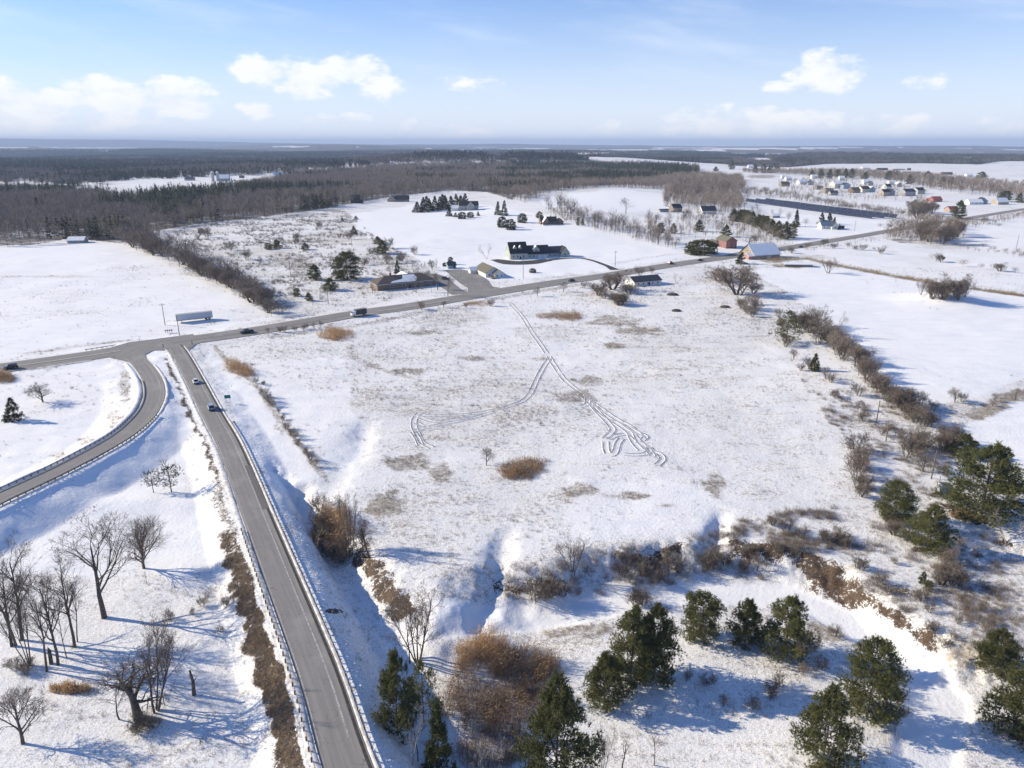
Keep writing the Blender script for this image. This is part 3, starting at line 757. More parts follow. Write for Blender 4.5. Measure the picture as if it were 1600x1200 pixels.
def build_ground():
    # rings round the drone: fine near, coarse to the horizon
    rr = np.concatenate([[0.5, 8, 16, 24, 32, 38], np.geomspace(42, 640, 520), np.geomspace(646, 4200, 190), np.geomspace(4300, 32000, 84)])
    th = np.concatenate([np.linspace(-180, -60, 50, endpoint=False), np.linspace(-60, -42, 60, endpoint=False), np.linspace(-42, 42, 480, endpoint=False), np.linspace(42, 60, 60, endpoint=False), np.linspace(60, 180, 50, endpoint=False)])
    a = np.radians(th); nr, nt = len(rr), len(a)
    x = (rr[:, None] * np.sin(a)[None]).ravel(); y = (rr[:, None] * np.cos(a)[None]).ravel(); z = hgt(x, y)
    i = np.arange(nr - 1)[:, None] * nt; j = np.arange(nt)[None]; k = (j + 1) % nt
    Q = np.stack([i + j, i + k, i + nt + k, i + nt + j], -1).reshape(-1, 4)[:, ::-1]
    F, G, B = cover(x, y, z)
    me = np_mesh('ground', np.stack([x, y, z], 1), [Q, np.arange(nt)[None, ::-1][:, ::-1]], [], smooth=True)
    at = me.attributes.new('cover', 'FLOAT_COLOR', 'POINT')
    at.data.foreach_set('color', np.stack([F, G, B, np.ones_like(F)], 1).astype(np.float32).ravel())
    m = bpy.data.materials.new('snow_field'); m.use_nodes = True; t = m.node_tree; g = NT(t); b = t.nodes['Principled BSDF']
    b.inputs['Roughness'].default_value = .75; b.inputs['Specular IOR Level'].default_value = .25
    tc = g.n('ShaderNodeTexCoord'); co = tc.outputs['Object']
    ca = g.n('ShaderNodeAttribute', attribute_name='cover'); sp = g.n('ShaderNodeSeparateColor'); g.put(sp.inputs[0], ca.outputs['Color'])
    Fo, Go, Bo = sp.outputs
    n1 = g.noise(co, 1.1, 5, .66); mpg = g.n('ShaderNodeMapping'); mpg.inputs['Scale'].default_value = (.07, .20, .16); mpg.inputs['Rotation'].default_value = (0, 0, .15); g.put(mpg.inputs[0], co); n2 = g.noise(mpg.outputs[0], 1.0, 5, .62); n3 = g.noise(co, .012, 5, .6); n4 = g.noise(co, 4.0, 3, .6)
    def un(v, a=.32, c=.68): return g.mr(v, a, c, 0, 1, False)
    fine = g.m('ADD', g.m('MULTIPLY', un(n1), .58), g.m('MULTIPLY', un(n2), .42))
    gm = g.mr(g.m('SUBTRACT', g.m('ADD', g.m('ADD', g.m('MULTIPLY', fine, .72), g.m('MULTIPLY', un(n4), .28)), Go), 1.0), -.04, .34, 0, .82)
    em = g.mr(g.m('SUBTRACT', g.m('ADD', g.m('ADD', g.m('MULTIPLY', un(n4), .3), g.m('MULTIPLY', fine, .7)), Bo), 1.0), -.06, .16)
    fm = g.mr(g.m('SUBTRACT', g.m('ADD', g.m('ADD', g.m('MULTIPLY', un(n3), .5), g.m('MULTIPLY', un(n2), .5)), g.m('MULTIPLY', Fo, 1.15)), 1.0), -.2, .25)
    snow = g.mix(g.mr(n2, .35, .68), (.82, .828, .84), (.875, .875, .872))
    grass = g.mix(g.mr(n4, .35, .65), (.16, .13, .10), (.38, .325, .25))
    earth = g.mix(g.mr(n4, .36, .64), (.040, .026, .017), (.135, .088, .055))
    wood = g.mix(g.mr(n3, .38, .62), (.070, .062, .054), (.16, .13, .105))
    st = g.m('MULTIPLY', g.mr(g.m('ADD', n4, g.m('MULTIPLY', Go, .25)), .56, .74), g.mr(Go, .1, .4, 0, .65)); snow = g.mix(st, snow, (.50, .455, .39))
    c = g.mix(gm, snow, grass); c = g.mix(em, c, earth); c = g.mix(fm, c, wood)
    g.put(b.inputs['Base Color'], c)
    b1 = g.n('ShaderNodeBump'); b1.inputs['Strength'].default_value = .8; b1.inputs['Distance'].default_value = .4
    hh = g.m('ADD', g.m('MULTIPLY', n1, .5), g.m('ADD', g.m('MULTIPLY', n2, .8), g.m('MULTIPLY', n4, .12)))
    g.put(b1.inputs['Height'], hh); g.put(b.inputs['Normal'], b1.outputs[0])
    me.materials.append(m)
    o = link('ground', me); tag(o, 'snow covered fields and winter countryside reaching to the horizon', None, kind='structure')
    return o


build_ground(); _lap('ground')


# ------------------------------------------------------------------ roads
def side_line(P, off):
    d = np.gradient(P[:, :2], axis=0); d /= np.linalg.norm(d, axis=1)[:, None]
    n = np.stack([d[:, 1], -d[:, 0]], 1); Q = P.copy(); Q[:, :2] += n * (off if np.isscalar(off) else np.asarray(off)[:, None]); return Q


def asphalt(name, hw=3.0, base=(.275, .262, .248), dark=(.22, .21, .198), pale=(.35, .338, .32)):
    """worn, salt-dusted asphalt; streaks run along the road (UV: x across in metres, y along)"""
    m = bpy.data.materials.new(name); m.use_nodes = True; t = m.node_tree; g = NT(t); b = t.nodes['Principled BSDF']; b.inputs['Roughness'].default_value = .85; b.inputs['Specular IOR Level'].default_value = .2
    uv = g.n('ShaderNodeUVMap'); sp = g.n('ShaderNodeSeparateXYZ'); g.put(sp.inputs[0], uv.outputs[0])
    cm = g.n('ShaderNodeCombineXYZ'); g.put(cm.inputs[0], sp.outputs[0]); g.put(cm.inputs[1], g.m('MULTIPLY', sp.outputs[1], .03))
    s = g.noise(cm.outputs[0], 1.6, 5, .6); tc = g.n('ShaderNodeTexCoord'); f = g.noise(tc.outputs['Object'], 5, 4, .7); l = g.noise(tc.outputs['Object'], .12, 3)
    c = g.mix(g.mr(s, .36, .64), dark, base); c = g.mix(g.mr(l, .5, .75, 0, .6), c, pale); c = g.mix(g.mr(f, .55, .75, 0, .35), c, pale)
    ax = g.m('ABSOLUTE', sp.outputs[0]); wt_ = g.m('ABSOLUTE', g.m('SUBTRACT', g.m('FRACT', g.m('MULTIPLY', g.m('ADD', sp.outputs[0], .1), .55)), .5))
    c = g.mix(g.m('MULTIPLY', g.mr(wt_, .32, .05, 0, .45), g.mr(s, .3, .6)), c, dark)
    e = g.m('ADD', g.m('DIVIDE', ax, hw), g.m('MULTIPLY', g.m('SUBTRACT', s, .5), .7)); c = g.mix(g.mr(e, .72, 1.08, 0, .85), c, (.33, .295, .25))
    # cracks and tar seams across
    v = g.noise(uv.outputs[0], .22, 2); cr = g.mr(g.m('ABSOLUTE', g.m('SUBTRACT', v, .5)), .0, .006, .55, 0)
    c = g.mix(cr, c, (.10, .095, .09))
    g.put(b.inputs['Base Color'], c); return m


M['asphalt'] = asphalt('asphalt', 900); M['asphalt_road'] = asphalt('asphalt_road', 2.9); M['asphalt_highway'] = asphalt('asphalt_highway', 7.0); M['asphalt_worn'] = asphalt('asphalt_worn', 900, (.17, .162, .152), (.13, .124, .117), (.22, .21, .2)); M['asphalt_dark'] = asphalt('asphalt_dark', 900, (.085, .082, .078), (.05, .05, .05), (.13, .125, .12))
M['line_white'] = mat('line_white', (.48, .47, .45), .8, (.26, .255, .245), 2.5, 5)
M['line_cream'] = mat('line_cream', (.50, .48, .43), .8, (.36, .345, .31), 1.2, 5)
M['tar'] = mat('tar', (.035, .035, .035), .8, (.06, .06, .058), 1.5)


def strip(name, P, offs, mats, kind='structure', label=None, zoff=0.0, zs=None, mi=None, taper=None):
    """a sheet swept along P at the given sideways offsets; zs: extra height per offset"""
    k = len(offs); n = len(P); V = []
    for j, o in enumerate(offs):
        q = side_line(P, o if taper is None else o * taper); q[:, 2] += zoff + (0 if zs is None else zs[j]); V.append(q)
    V = np.stack(V, 1).reshape(-1, 3)
    i = np.arange(n - 1)[:, None] * k; j = np.arange(k - 1)[None]
    Q = np.stack([i + j, i + k + j, i + k + j + 1, i + j + 1], -1).reshape(-1, 4)[:, ::-1]
    m = None if mi is None else np.tile(np.asarray(mi), n - 1)
    me = np_mesh(name, V, [Q], mats, mi=m)
    d = np.concatenate([[0], np.cumsum(np.linalg.norm(np.diff(P[:, :2], axis=0), axis=1))])
    uvv = np.stack([np.tile(np.asarray(offs, float), n), np.repeat(d, k)], 1).astype(np.float32)
    uv = me.uv_layers.new(name='UVMap'); li = np.zeros(len(me.loops), np.int32); me.loops.foreach_get('vertex_index', li)
    uv.data.foreach_set('uv', uvv[li].ravel())
    o = link(name, me); o['kind'] = kind
    if label: o['label'] = label
    return o


hw_t = np.interp(HIGHWAY[:, 1], [100, 440, 700, 1100, 1500], [1, 1, .85, .7, .65])
strip('highway', HIGHWAY, np.linspace(-HW_W / 2, HW_W / 2, 9), [M['asphalt_highway']], label='grey salt stained highway crossing the snow fields', zoff=.20, taper=hw_t)
strip('ramp_road', RAMP, np.linspace(-RAMP_W / 2, RAMP_W / 2, 6), [M['asphalt_road']], label='straight grey slip road running down to the foreground', zoff=.185)
strip('loop_road', LOOP, np.linspace(-LOOP_W / 2, LOOP_W / 2, 6), [M['asphalt_road']], label='curving grey loop road on its embankment', zoff=.19)


def flat_poly(name, pts, m, z, label, kind='structure'):
    P = [proj(a, b, z) for a, b in pts]; mb = MB(); mb.face(P, m); me = mb.mesh(name)
    o = link(name, me); o['kind'] = kind; o['label'] = label
    uv = me.uv_layers.new(name='UVMap')
    for l in me.loops: uv.data[l.index].uv = me.vertices[l.vertex_index].co[:2]
    return o


flat_poly('junction', [(96, 566), (165, 556.5), (207, 567), (221, 583), (238, 576), (229, 560), (227, 553.5), (240, 547), (262, 547), (271, 563), (294, 556), (297, 545), (306, 538), (322, 531), (300, 522), (200, 535)], M['asphalt'], .409, 'worn asphalt mouth where both slip roads meet the highway')


def seg(P, px0, px1):
    q = np.array([to_px(*p) for p in P]).reshape(-1, 2)[:, 0]; return P[(q >= px0) & (q <= px1)]


ms = seg(HIGHWAY, -60, 214)
strip('median_marking', side_line(ms, .2), [-.55, .55], [M['line_cream']], label='broad pale painted median along the highway', zoff=.222)
strip('seam', side_line(ms, 1.15), [-.28, .28], [M['tar']], label='dark tar seam beside the painted median', zoff=.222)
ms = seg(HIGHWAY, 566, 704)
strip('median_marking', side_line(ms, 1.0), [-.65, .65], [M['line_cream']], label='pale painted turn lane edge before the driveways', zoff=.222)
strip('seam', side_line(ms, 2.1), [-.3, .3], [M['tar']], label='dark tar seam before the driveways', zoff=.222)
ms = seg(HIGHWAY, 245, 560)
strip('seam', side_line(ms, 1.2), [-.2, .2], [M['tar']], label='dark centre seam of the highway by the junction', zoff=.222)
for a, b in ((300, 560), (705, 1300)):
    ms = seg(HIGHWAY, a, b); strip('edge_line', side_line(ms, -5.2), [-.1, .1], [M['line_white']], label='faded white edge line along the highway', zoff=.222)
strip('edge_line', side_line(RAMP[6:-3], 1.35), [-.13, .13], [M['line_white']], label='faded white line along the right side of the slip road', zoff=.208)
strip('edge_line', side_line(RAMP[6:-3], -2.55), [-.08, .08], [M['line_white']], label='faded white line along the left side of the slip road', zoff=.208)
strip('edge_line', side_line(LOOP[:-4], 1.9), [-.09, .09], [M['line_white']], label='faded white line along the loop road', zoff=.212)
strip('seam', side_line(RAMP[2:-2], 2.62), [-.22, .22], [M['tar']], label='dark gritty verge along the right side of the slip road', zoff=.208)

def by_py(P, lo, hi):
    q = np.array([to_px(*p) for p in P]).reshape(-1, 2)[:, 1]; return P[(q >= lo) & (q <= hi)]


pp_ = by_py(smooth_line(RAMP, 1.5), 728, 800)
strip('road_patch', pp_, [1.55, 2.2, 2.95], [M['asphalt_worn']], label='dark patched pull off on the right edge of the slip road', zoff=.212)

# packed snow and grit thrown up along the road edges
M['grit_snow'] = mat('grit_snow', (.52, .49, .45), .85, (.76, .76, .765), .9, 6, .5, lo=.38, hi=.6)
M['clean_bank'] = mat('clean_bank', (.70, .70, .71), .8, (.86, .87, .885), .7, 6, .5)


def snow_bank(P, off, w, h, seed, label, m='clean_bank', dz=0.0):
    P = smooth_line(P[::2], 1.6); rng = np.random.default_rng(seed); n = len(P); d = np.arange(n) * 1.6
    k = .35 + .9 * fbm(d / 7, d * 0 + seed, 3, seed); ww = w * (.7 + .6 * fbm(d / 9, d * 0 + 5 * seed, 3, seed + 7))
    V = []
    for f, q in ((-.5, 0), (-.28, .7), (0, 1), (.24, .62), (.5, 0)):
        s = side_line(P, off + f * ww); s[:, 2] = hgt(s[:, 0], s[:, 1]) * (1 if dz is None else 0) + (P[:, 2] + dz if dz is not None else 0) + h * k * q * (1 if q else 0) + (-.12 if q == 0 else 0) + rng.normal(size=n) * .03; V.append(s)
    V = np.stack(V, 1).reshape(-1, 3); i = np.arange(n - 1)[:, None] * 5; j = np.arange(4)[None]
    Q = np.stack([i + j, i + 5 + j, i + 6 + j, i + j + 1], -1).reshape(-1, 4)[:, ::-1]
    o = link('snow_bank', np_mesh('snow_bank', V, [Q], [M[m]], smooth=True)); o['kind'] = 'structure'; o['label'] = label
    return o


snow_bank(RAMP[:-3], RAMP_W / 2 + .40, .8, .17, 3, 'ploughed snow bank on the right edge of the slip road', 'grit_snow', dz=.13)
snow_bank(RAMP[:-3], -RAMP_W / 2 - .75, 1.3, .16, 4, 'gritty snow bank on the left edge of the slip road', 'grit_snow', dz=.12)
snow_bank(LOOP[:-4], -LOOP_W / 2 - 1.5, 2.3, .55, 5, 'ploughed snow bank inside the loop road', dz=.12)
snow_bank(LOOP[:-6], LOOP_W / 2 + .7, 1.1, .2, 6, 'low snow bank outside the loop road', 'grit_snow', dz=.12)
snow_bank(seg(HIGHWAY, -70, 75), -HW_W / 2 - 1.0, 2.0, .5, 7, 'ploughed snow bank on the far side of the highway', dz=.1)
snow_bank(seg(HIGHWAY, 0, 150), HW_W / 2 + .9, 1.6, .25, 8, 'gritty snow bank on the near side of the highway', 'grit_snow', dz=.1)


# ------------------------------------------------------------------ guide rails
W_PROF = [(.0, .0), (.05, .04), (.05, .09), (-.01, .13), (-.01, .18), (.05, .22), (.05, .27), (.0, .31), (-.03, .31), (.02, .255), (.02, .235), (-.04, .18), (-.04, .13), (.02, .075), (.02, .055), (-.03, 0)]
post_me = MB().box((0, 0, .30), (.15, .20, 1.0), M['post_wood']).mesh('post')


def guide_rail(P, off, label, face=1, spacing=1.9, group='guide rails along the roads'):
    P = side_line(smooth_line(P, 2.0), off); d = np.concatenate([[0], np.cumsum(np.linalg.norm(np.diff(P[:, :2], axis=0), axis=1))])
    P[:, 2] = P[:, 2] + .12
    c = P[len(P) // 2].copy(); t = thing('guide_rail', label, 'guide rail', c, 0, group)
    k = len(W_PROF); V = []
    for q in W_PROF:
        s = side_line(P, -face * (q[0] + .12)); s[:, 2] += .46 + q[1]; V.append(s - c)
    n = len(P); V = np.stack(V, 1).reshape(-1, 3); i = np.arange(n - 1)[:, None] * k; j = np.arange(k)[None]; jj = (j + 1) % k
    Q = np.stack([i + j, i + k + j, i + k + jj, i + jj], -1).reshape(-1, 4)
    link('rail_beam', np_mesh('rail_beam', V, [Q], [M['steel']]), t)
    dd = np.gradient(P[:, :2], axis=0)
    for s in np.arange(.5, d[-1], spacing):
        x, y, z = [np.interp(s, d, P[:, a]) for a in range(3)]; a = math.atan2(np.interp(s, d, dd[:, 1]), np.interp(s, d, dd[:, 0]))
        link('post', post_me, t, (x - c[0], y - c[1], z - c[2]), a)
    return t


def by_py(P, lo, hi):
    q = np.array([to_px(*p) for p in P]).reshape(-1, 2)[:, 1]; return P[(q >= lo) & (q <= hi)]


guide_rail(by_py(RAMP, 812, 1330), -RAMP_W / 2 - 1.0, 'long steel guide rail on wooden posts left of the slip road beside brown grass', face=-1)
guide_rail(by_py(RAMP, 655, 1330), RAMP_W / 2 + .55, 'long steel guide rail on wooden posts right of the slip road above the shaded slope', face=1)
guide_rail(by_py(LOOP, 650, 850), LOOP_W / 2 + .8, 'curving steel guide rail on posts along the outside of the loop road', face=1)
guide_rail(by_py(LOOP, 590, 850), -LOOP_W / 2 - .45, 'curving steel guide rail along the inside of the loop road', face=-1)
guide_rail(seg(HIGHWAY, 112, 200), -HW_W / 2 - 1.2, 'short steel guide rail on the far side of the highway by the junction', face=-1)

# ------------------------------------------------------------------ tyre tracks pressed into the field
TRACKS = [
    [(796, 472), (803, 479), (817, 495), (837, 525), (860, 557), (880, 587), (907, 612), (925, 630), (945, 652), (957, 665), (961, 674), (950, 687)],
    [(925, 629), (940, 645), (965, 662), (985, 677), (1000, 690), (1013, 702), (1030, 707), (1036, 716), (1027, 726)],
    [(930, 632), (960, 653), (988, 669), (1006, 688), (1018, 704)], [(950, 687), (965, 681), (984, 678)],
    [(947, 691), (949, 705), (955, 712), (962, 709), (967, 694), (973, 686)], [(972, 710), (990, 711), (1008, 709), (1016, 704)],
    [(982, 668), (996, 676), (1010, 682), (1004, 688)], [(985, 677), (992, 692), (1004, 703)], [(996, 690), (1010, 697), (1022, 712)],
    [(859, 558), (850, 573), (841, 592), (833, 612), (822, 626), (800, 635.5), (770, 645), (735, 655), (687, 665), (665, 669), (648, 675)],
    [(775, 641), (735, 647), (700, 649), (670, 650), (652, 647)], [(656, 645), (648, 655), (647, 665), (652, 675), (660, 690), (675, 698)], [(646, 675), (653, 684), (658, 695)],
    [(655, 652), (680, 659), (715, 655), (740, 652)], [(920, 620), (917, 632), (907, 636)], [(650, 660), (668, 668), (690, 670)]]
M['rut'] = mat('rut', (.13, .12, .11), .85, (.40, .39, .385), 1.1, 5)


def build_tracks():
    VV, QQ, MI = [], [], []; base = 0
    offs = [-.44, -.31, -.24, .24, .31, .44]; hs = [-.03, .065, .03, .03, .065, -.03]
    for ti, pl in enumerate(TRACKS):
        P = smooth_line(polyline(pl), .9); rng = np.random.default_rng(ti)
        P[:, :2] += np.cumsum(rng.normal(size=(len(P), 2)) * .05, 0) * .6; on = fbm(np.arange(len(P)) / 9.0, np.full(len(P), ti * 3.7), 3, 19)
        for c in (-.85, .85):
            V = []
            for o, h in zip(offs, hs):
                q = side_line(P, c + o); q[:, 2] = hgt(q[:, 0], q[:, 1]) + h * ((.4 + .7 * rng.random(len(P))) * (.5 + on) if h > .05 else 1) + .03 - .12 * (on < .30); V.append(q)
            V = np.stack(V, 1).reshape(-1, 3); n = len(P); i = np.arange(n - 1)[:, None] * 6; j = np.arange(5)[None]
            Q = np.stack([i + j, i + 6 + j, i + 7 + j, i + j + 1], -1).reshape(-1, 4)[:, ::-1]
            VV.append(V); QQ.append(Q + base); base += len(V); MI.append(np.tile([0, 0, 1, 0, 0], n - 1))
    o = link('tyre_tracks', np_mesh('tyre_tracks', np.vstack(VV), [np.vstack(QQ)], [M['snow'], M['rut']], mi=np.concatenate(MI)))
    tag(o, 'tyre tracks looping through the snow of the middle field', None, kind='structure')


build_tracks()

# driveways
def drive(pts, w, m, lab, wpx=None):
    P = smooth_line(polyline(pts), 2.5); n = len(P); P[:, 2] = hgt(P[:, 0], P[:, 1])
    tp = np.interp(np.linspace(0, 1, n), np.linspace(0, 1, len(w)), w)
    offs = np.linspace(-.5, .5, 7); V = []
    for o in offs:
        q = side_line(P, o * tp); q[:, 2] = np.maximum(hgt(q[:, 0], q[:, 1]) + .10, P[:, 2] + .02); V.append(q)
    V = np.stack(V, 1).reshape(-1, 3); k = 7; i = np.arange(n - 1)[:, None] * k; j = np.arange(k - 1)[None]
    Q = np.stack([i + j, i + k + j, i + k + j + 1, i + j + 1], -1).reshape(-1, 4)[:, ::-1]
    me = np_mesh('driveway', V, [Q], [M[m]]); uv = me.uv_layers.new(name='UVMap'); li = np.zeros(len(me.loops), np.int32); me.loops.foreach_get('vertex_index', li)
    uv.data.foreach_set('uv', V[li][:, :2].astype(np.float32).ravel())
    o = link('driveway', me); o['kind'] = 'structure'; o['label'] = lab


drive([(722, 460), (706, 450), (690, 440), (672, 431), (650, 431)], [12, 9, 11, 13, 10], 'asphalt', 'cleared asphalt driveway beside the long brick house')
drive([(766, 458), (750, 448), (738, 438), (722, 428), (706, 422)], [26, 15, 19, 19, 12], 'asphalt', 'cleared asphalt driveway widening beside the small white house')
drive([(772, 406), (800, 410.5), (830, 410), (858, 406.5)], [7, 15, 15, 8], 'asphalt_dark', 'dark asphalt apron in front of the pale green house')
drive([(858, 406.5), (885, 404.6), (908, 404.3), (928, 408), (945, 414), (962, 422)], [6, 4, 3.5, 3.5, 4, 7], 'asphalt_dark', 'narrow dark drive curving from the pale green house to the highway')
drive([(1122, 405), (1150, 398), (1172, 393)], [8, 10, 8], 'asphalt', 'cleared driveway between red house and snow roofed barn')
#PART3

# ------------------------------------------------------------------ plant prototypes
class Proto:
    def __init__(s, trunk, crown, h, w=None): s.t, s.c, s.h, s.w = trunk, crown, h, w or h


def extent(me):
    v = np.zeros(len(me.vertices) * 3, np.float32); me.vertices.foreach_get('co', v); v = v.reshape(-1, 3)
    return float(np.percentile(v[:, 2], 99.8)), float(.5 * (np.ptp(np.percentile(v[:, 0], (2, 98))) + np.ptp(np.percentile(v[:, 1], (2, 98)))))


def bare(name, bark='bark', twig='twig', **kw):
    t, c = bare_meshes(name, M[bark], M[twig], **kw); h, w = extent(c); return Proto(t, c, h, w)


def pine(name, leaf='needles', **kw):
    t, c = pine_meshes(name, leaf=M[leaf], **kw); h, w = extent(c); return Proto(t, c, h, w)


PB = {
    'oak': [bare('oak', seed=11, h=16, r=.34, fork=.26, spread=.72, levels=4, kids=(8, 6, 4, 3), twigs=5, up=.14, sub=.68, twig_w=.03),
            bare('oak', seed=12, h=16, r=.34, fork=.30, spread=.68, levels=4, kids=(7, 6, 4, 3), twigs=5, up=.15, sub=.66, twig_w=.03)],
    'tall': [bare('tall', seed=21, h=18, r=.30, fork=.34, spread=.68, levels=3, kids=(13, 7, 5), twigs=6, up=.14, sub=.5, twig_w=.03, lean=(.05, .02)),
             bare('tall', seed=22, h=18, r=.26, fork=.38, spread=.62, levels=3, kids=(12, 7, 5), twigs=6, up=.16, sub=.5, twig_w=.03, lean=(-.12, 0)),
             bare('tall', seed=23, h=17, r=.28, fork=.3, spread=.7, levels=3, kids=(13, 7, 5), twigs=6, up=.12, sub=.5, twig_w=.03, lean=(.10, -.05))],
    'vase': [bare('vase', seed=31, h=10, r=.32, fork=.10, spread=.62, levels=3, kids=(17, 8, 5), twigs=6, up=.2, sub=.76, wander=.07, twig_w=.03)],
    'round': [bare('round', seed=41, h=6, r=.2, fork=.14, spread=.85, levels=3, kids=(12, 6, 5), twigs=6, up=.16, sub=.72, twig_w=.035, twig='twig_grey'),
              bare('round', seed=42, h=6, r=.2, fork=.16, spread=.8, levels=3, kids=(11, 6, 5), twigs=6, up=.18, sub=.7, twig_w=.035, twig='twig_grey')],
    'sapling': [bare('sapling', seed=51, h=7, r=.07, fork=.3, spread=.5, levels=2, kids=(9, 5), twigs=5, up=.35, sub=.42, twig_w=.022),
                bare('sapling', seed=52, h=7, r=.08, fork=.3, spread=.55, levels=2, kids=(8, 5), twigs=5, up=.3, sub=.48, twig_w=.022)],
    'gnarl': [bare('gnarl', seed=64, h=9, r=.48, fork=.22, spread=.85, levels=3, kids=(9, 6, 5), twigs=6, up=.12, sub=.66, wander=.22, twig_w=.035)],
    'multi': [bare('multi', seed=71, h=13, r=.22, fork=.35, spread=.5, levels=3, kids=(8, 6, 5), twigs=6, up=.16, stems=4, base_r=.7, sub=.56, twig_w=.03),
              bare('multi', seed=72, h=12, r=.2, fork=.3, spread=.55, levels=3, kids=(8, 6, 5), twigs=6, up=.15, stems=5, base_r=1.0, sub=.56, twig_w=.03, twig='twig_grey')],
    'pale': [bare('pale', seed=81, h=11, r=.16, fork=.25, spread=.5, levels=3, kids=(7, 5, 4), twigs=4, up=.3, stems=2, base_r=.4, sub=.5, twig_w=.03, bark='bark_pale', twig='twig_pale')],
    'willow': [bare('willow', seed=91, h=10, r=.3, fork=.12, spread=.7, levels=3, kids=(8, 6, 5), twigs=8, up=.14, stems=5, base_r=1.2, sub=.66, twig_w=.05, twig='twig_grey'),
               bare('willow', seed=92, h=10, r=.3, fork=.12, spread=.7, levels=3, kids=(8, 6, 5), twigs=8, up=.14, stems=5, base_r=1.2, sub=.66, twig_w=.05, twig='twig_red')],
    'shrub': [bare('shrub', seed=101 + i, h=3.4, r=.05, fork=.12, spread=.65, levels=2, kids=(6, 5), twigs=6, up=.16, stems=10, base_r=.5, sub=.6, twig_w=.03, sides=3, twig=tw) for i, tw in enumerate(('twig_grey', 'twig_grey', 'twig', 'twig_red', 'twig_red'))],
}
PP = {
    'wpine': [pine('white_pine', seed=1, h=12, w=9.6, whorls=16, per=6, tufts=58, k=8, tl=.5, tw=.10, lump=.46),
              pine('white_pine', seed=2, h=12, w=8.4, whorls=15, per=6, tufts=56, k=8, tl=.5, tw=.10, lump=.5),
              pine('white_pine', seed=3, h=12, w=10.2, whorls=15, per=7, tufts=58, k=8, tl=.5, tw=.10, lump=.52),
              pine('white_pine', seed=4, h=12, w=9.0, whorls=17, per=6, tufts=56, k=8, tl=.5, tw=.10, lump=.42, prof='ball', bare=.03)],
    'open': [pine('open_pine', seed=5, h=13, w=10, whorls=12, per=5, tufts=20, k=6, tl=.7, tw=.14, lump=.5, bare=.12),
             pine('open_pine', seed=6, h=9, w=6.5, whorls=8, per=4, tufts=9, k=6, tl=.75, tw=.14, lump=.5, bare=.32, prof='ball', leaf='needles_dark')],
    'spruce': [pine('spruce', seed=7, h=9, w=5.0, whorls=16, per=7, tufts=9, k=5, tl=.6, tw=.20, prof='cone', lump=.15, bare=.02, rise=-.1, leaf='needles_dark'),
               pine('spruce', seed=8, h=9, w=5.6, whorls=14, per=7, tufts=9, k=5, tl=.65, tw=.20, prof='cone', lump=.2, bare=.02, rise=-.05, leaf='needles_dark')],
    'ball': [pine('clipped', seed=9, h=6, w=5.2, whorls=12, per=8, tufts=10, k=5, tl=.5, tw=.2, prof='ball', lump=.06, bare=0, rise=.1, leaf='needles_dark')],
    'column': [pine('columnar', seed=10, h=7, w=2.6, whorls=14, per=7, tufts=6, k=5, tl=.5, tw=.18, prof='column', lump=.05, bare=0, rise=.4, leaf='needles_dark')],
    'mound': [pine('juniper', seed=13, h=5, w=9, whorls=10, per=9, tufts=22, k=6, tl=.6, tw=.18, prof='ball', lump=.2, bare=0, rise=.2, leaf='needles_olive')],
    'cedar': [pine('cedar', seed=14, h=10, w=3.8, whorls=20, per=6, tufts=12, k=6, tl=.55, tw=.12, prof='cone', lump=.25, bare=.02, rise=.5, leaf='needles_olive')],
}
HERO_ROT = 2.6; rnd = random.Random(5); _lap('protos')


def plant(pr, name, p, label, cat, h, w=None, rot=None, group=None, tilt=None, sink=.05):
    s = h / pr.h; sw = s if w is None else w / pr.w
    t = thing(name, label, cat, (p[0], p[1], p[2] - sink), rnd.uniform(0, 6.28) if rot is None else rot, group, (sw, sw, s))
    link('trunk', pr.t, t); link('crown', pr.c, t); return t


def put(pr, name, px, py, top, label, cat='tree', wpx=None, group=None, rot=None):
    """base pixel, pixel row of its top and width in pixels fix where it stands and how big it is"""
    p = ground(px, py); h = max(.6, height_to(p, top)); return plant(pr, name, p, label, cat, h, wpx * mpp(p) * (.88 if 'pine' in name else 1.0) if wpx else None, rot, group)


ORD = 'first second third fourth fifth sixth seventh eighth ninth tenth eleventh twelfth thirteenth fourteenth'.split()


def ordinal(label, i, n): return label if n > 14 or len(label.split()) > 12 else '%s, %s from the left' % (label, ORD[i])


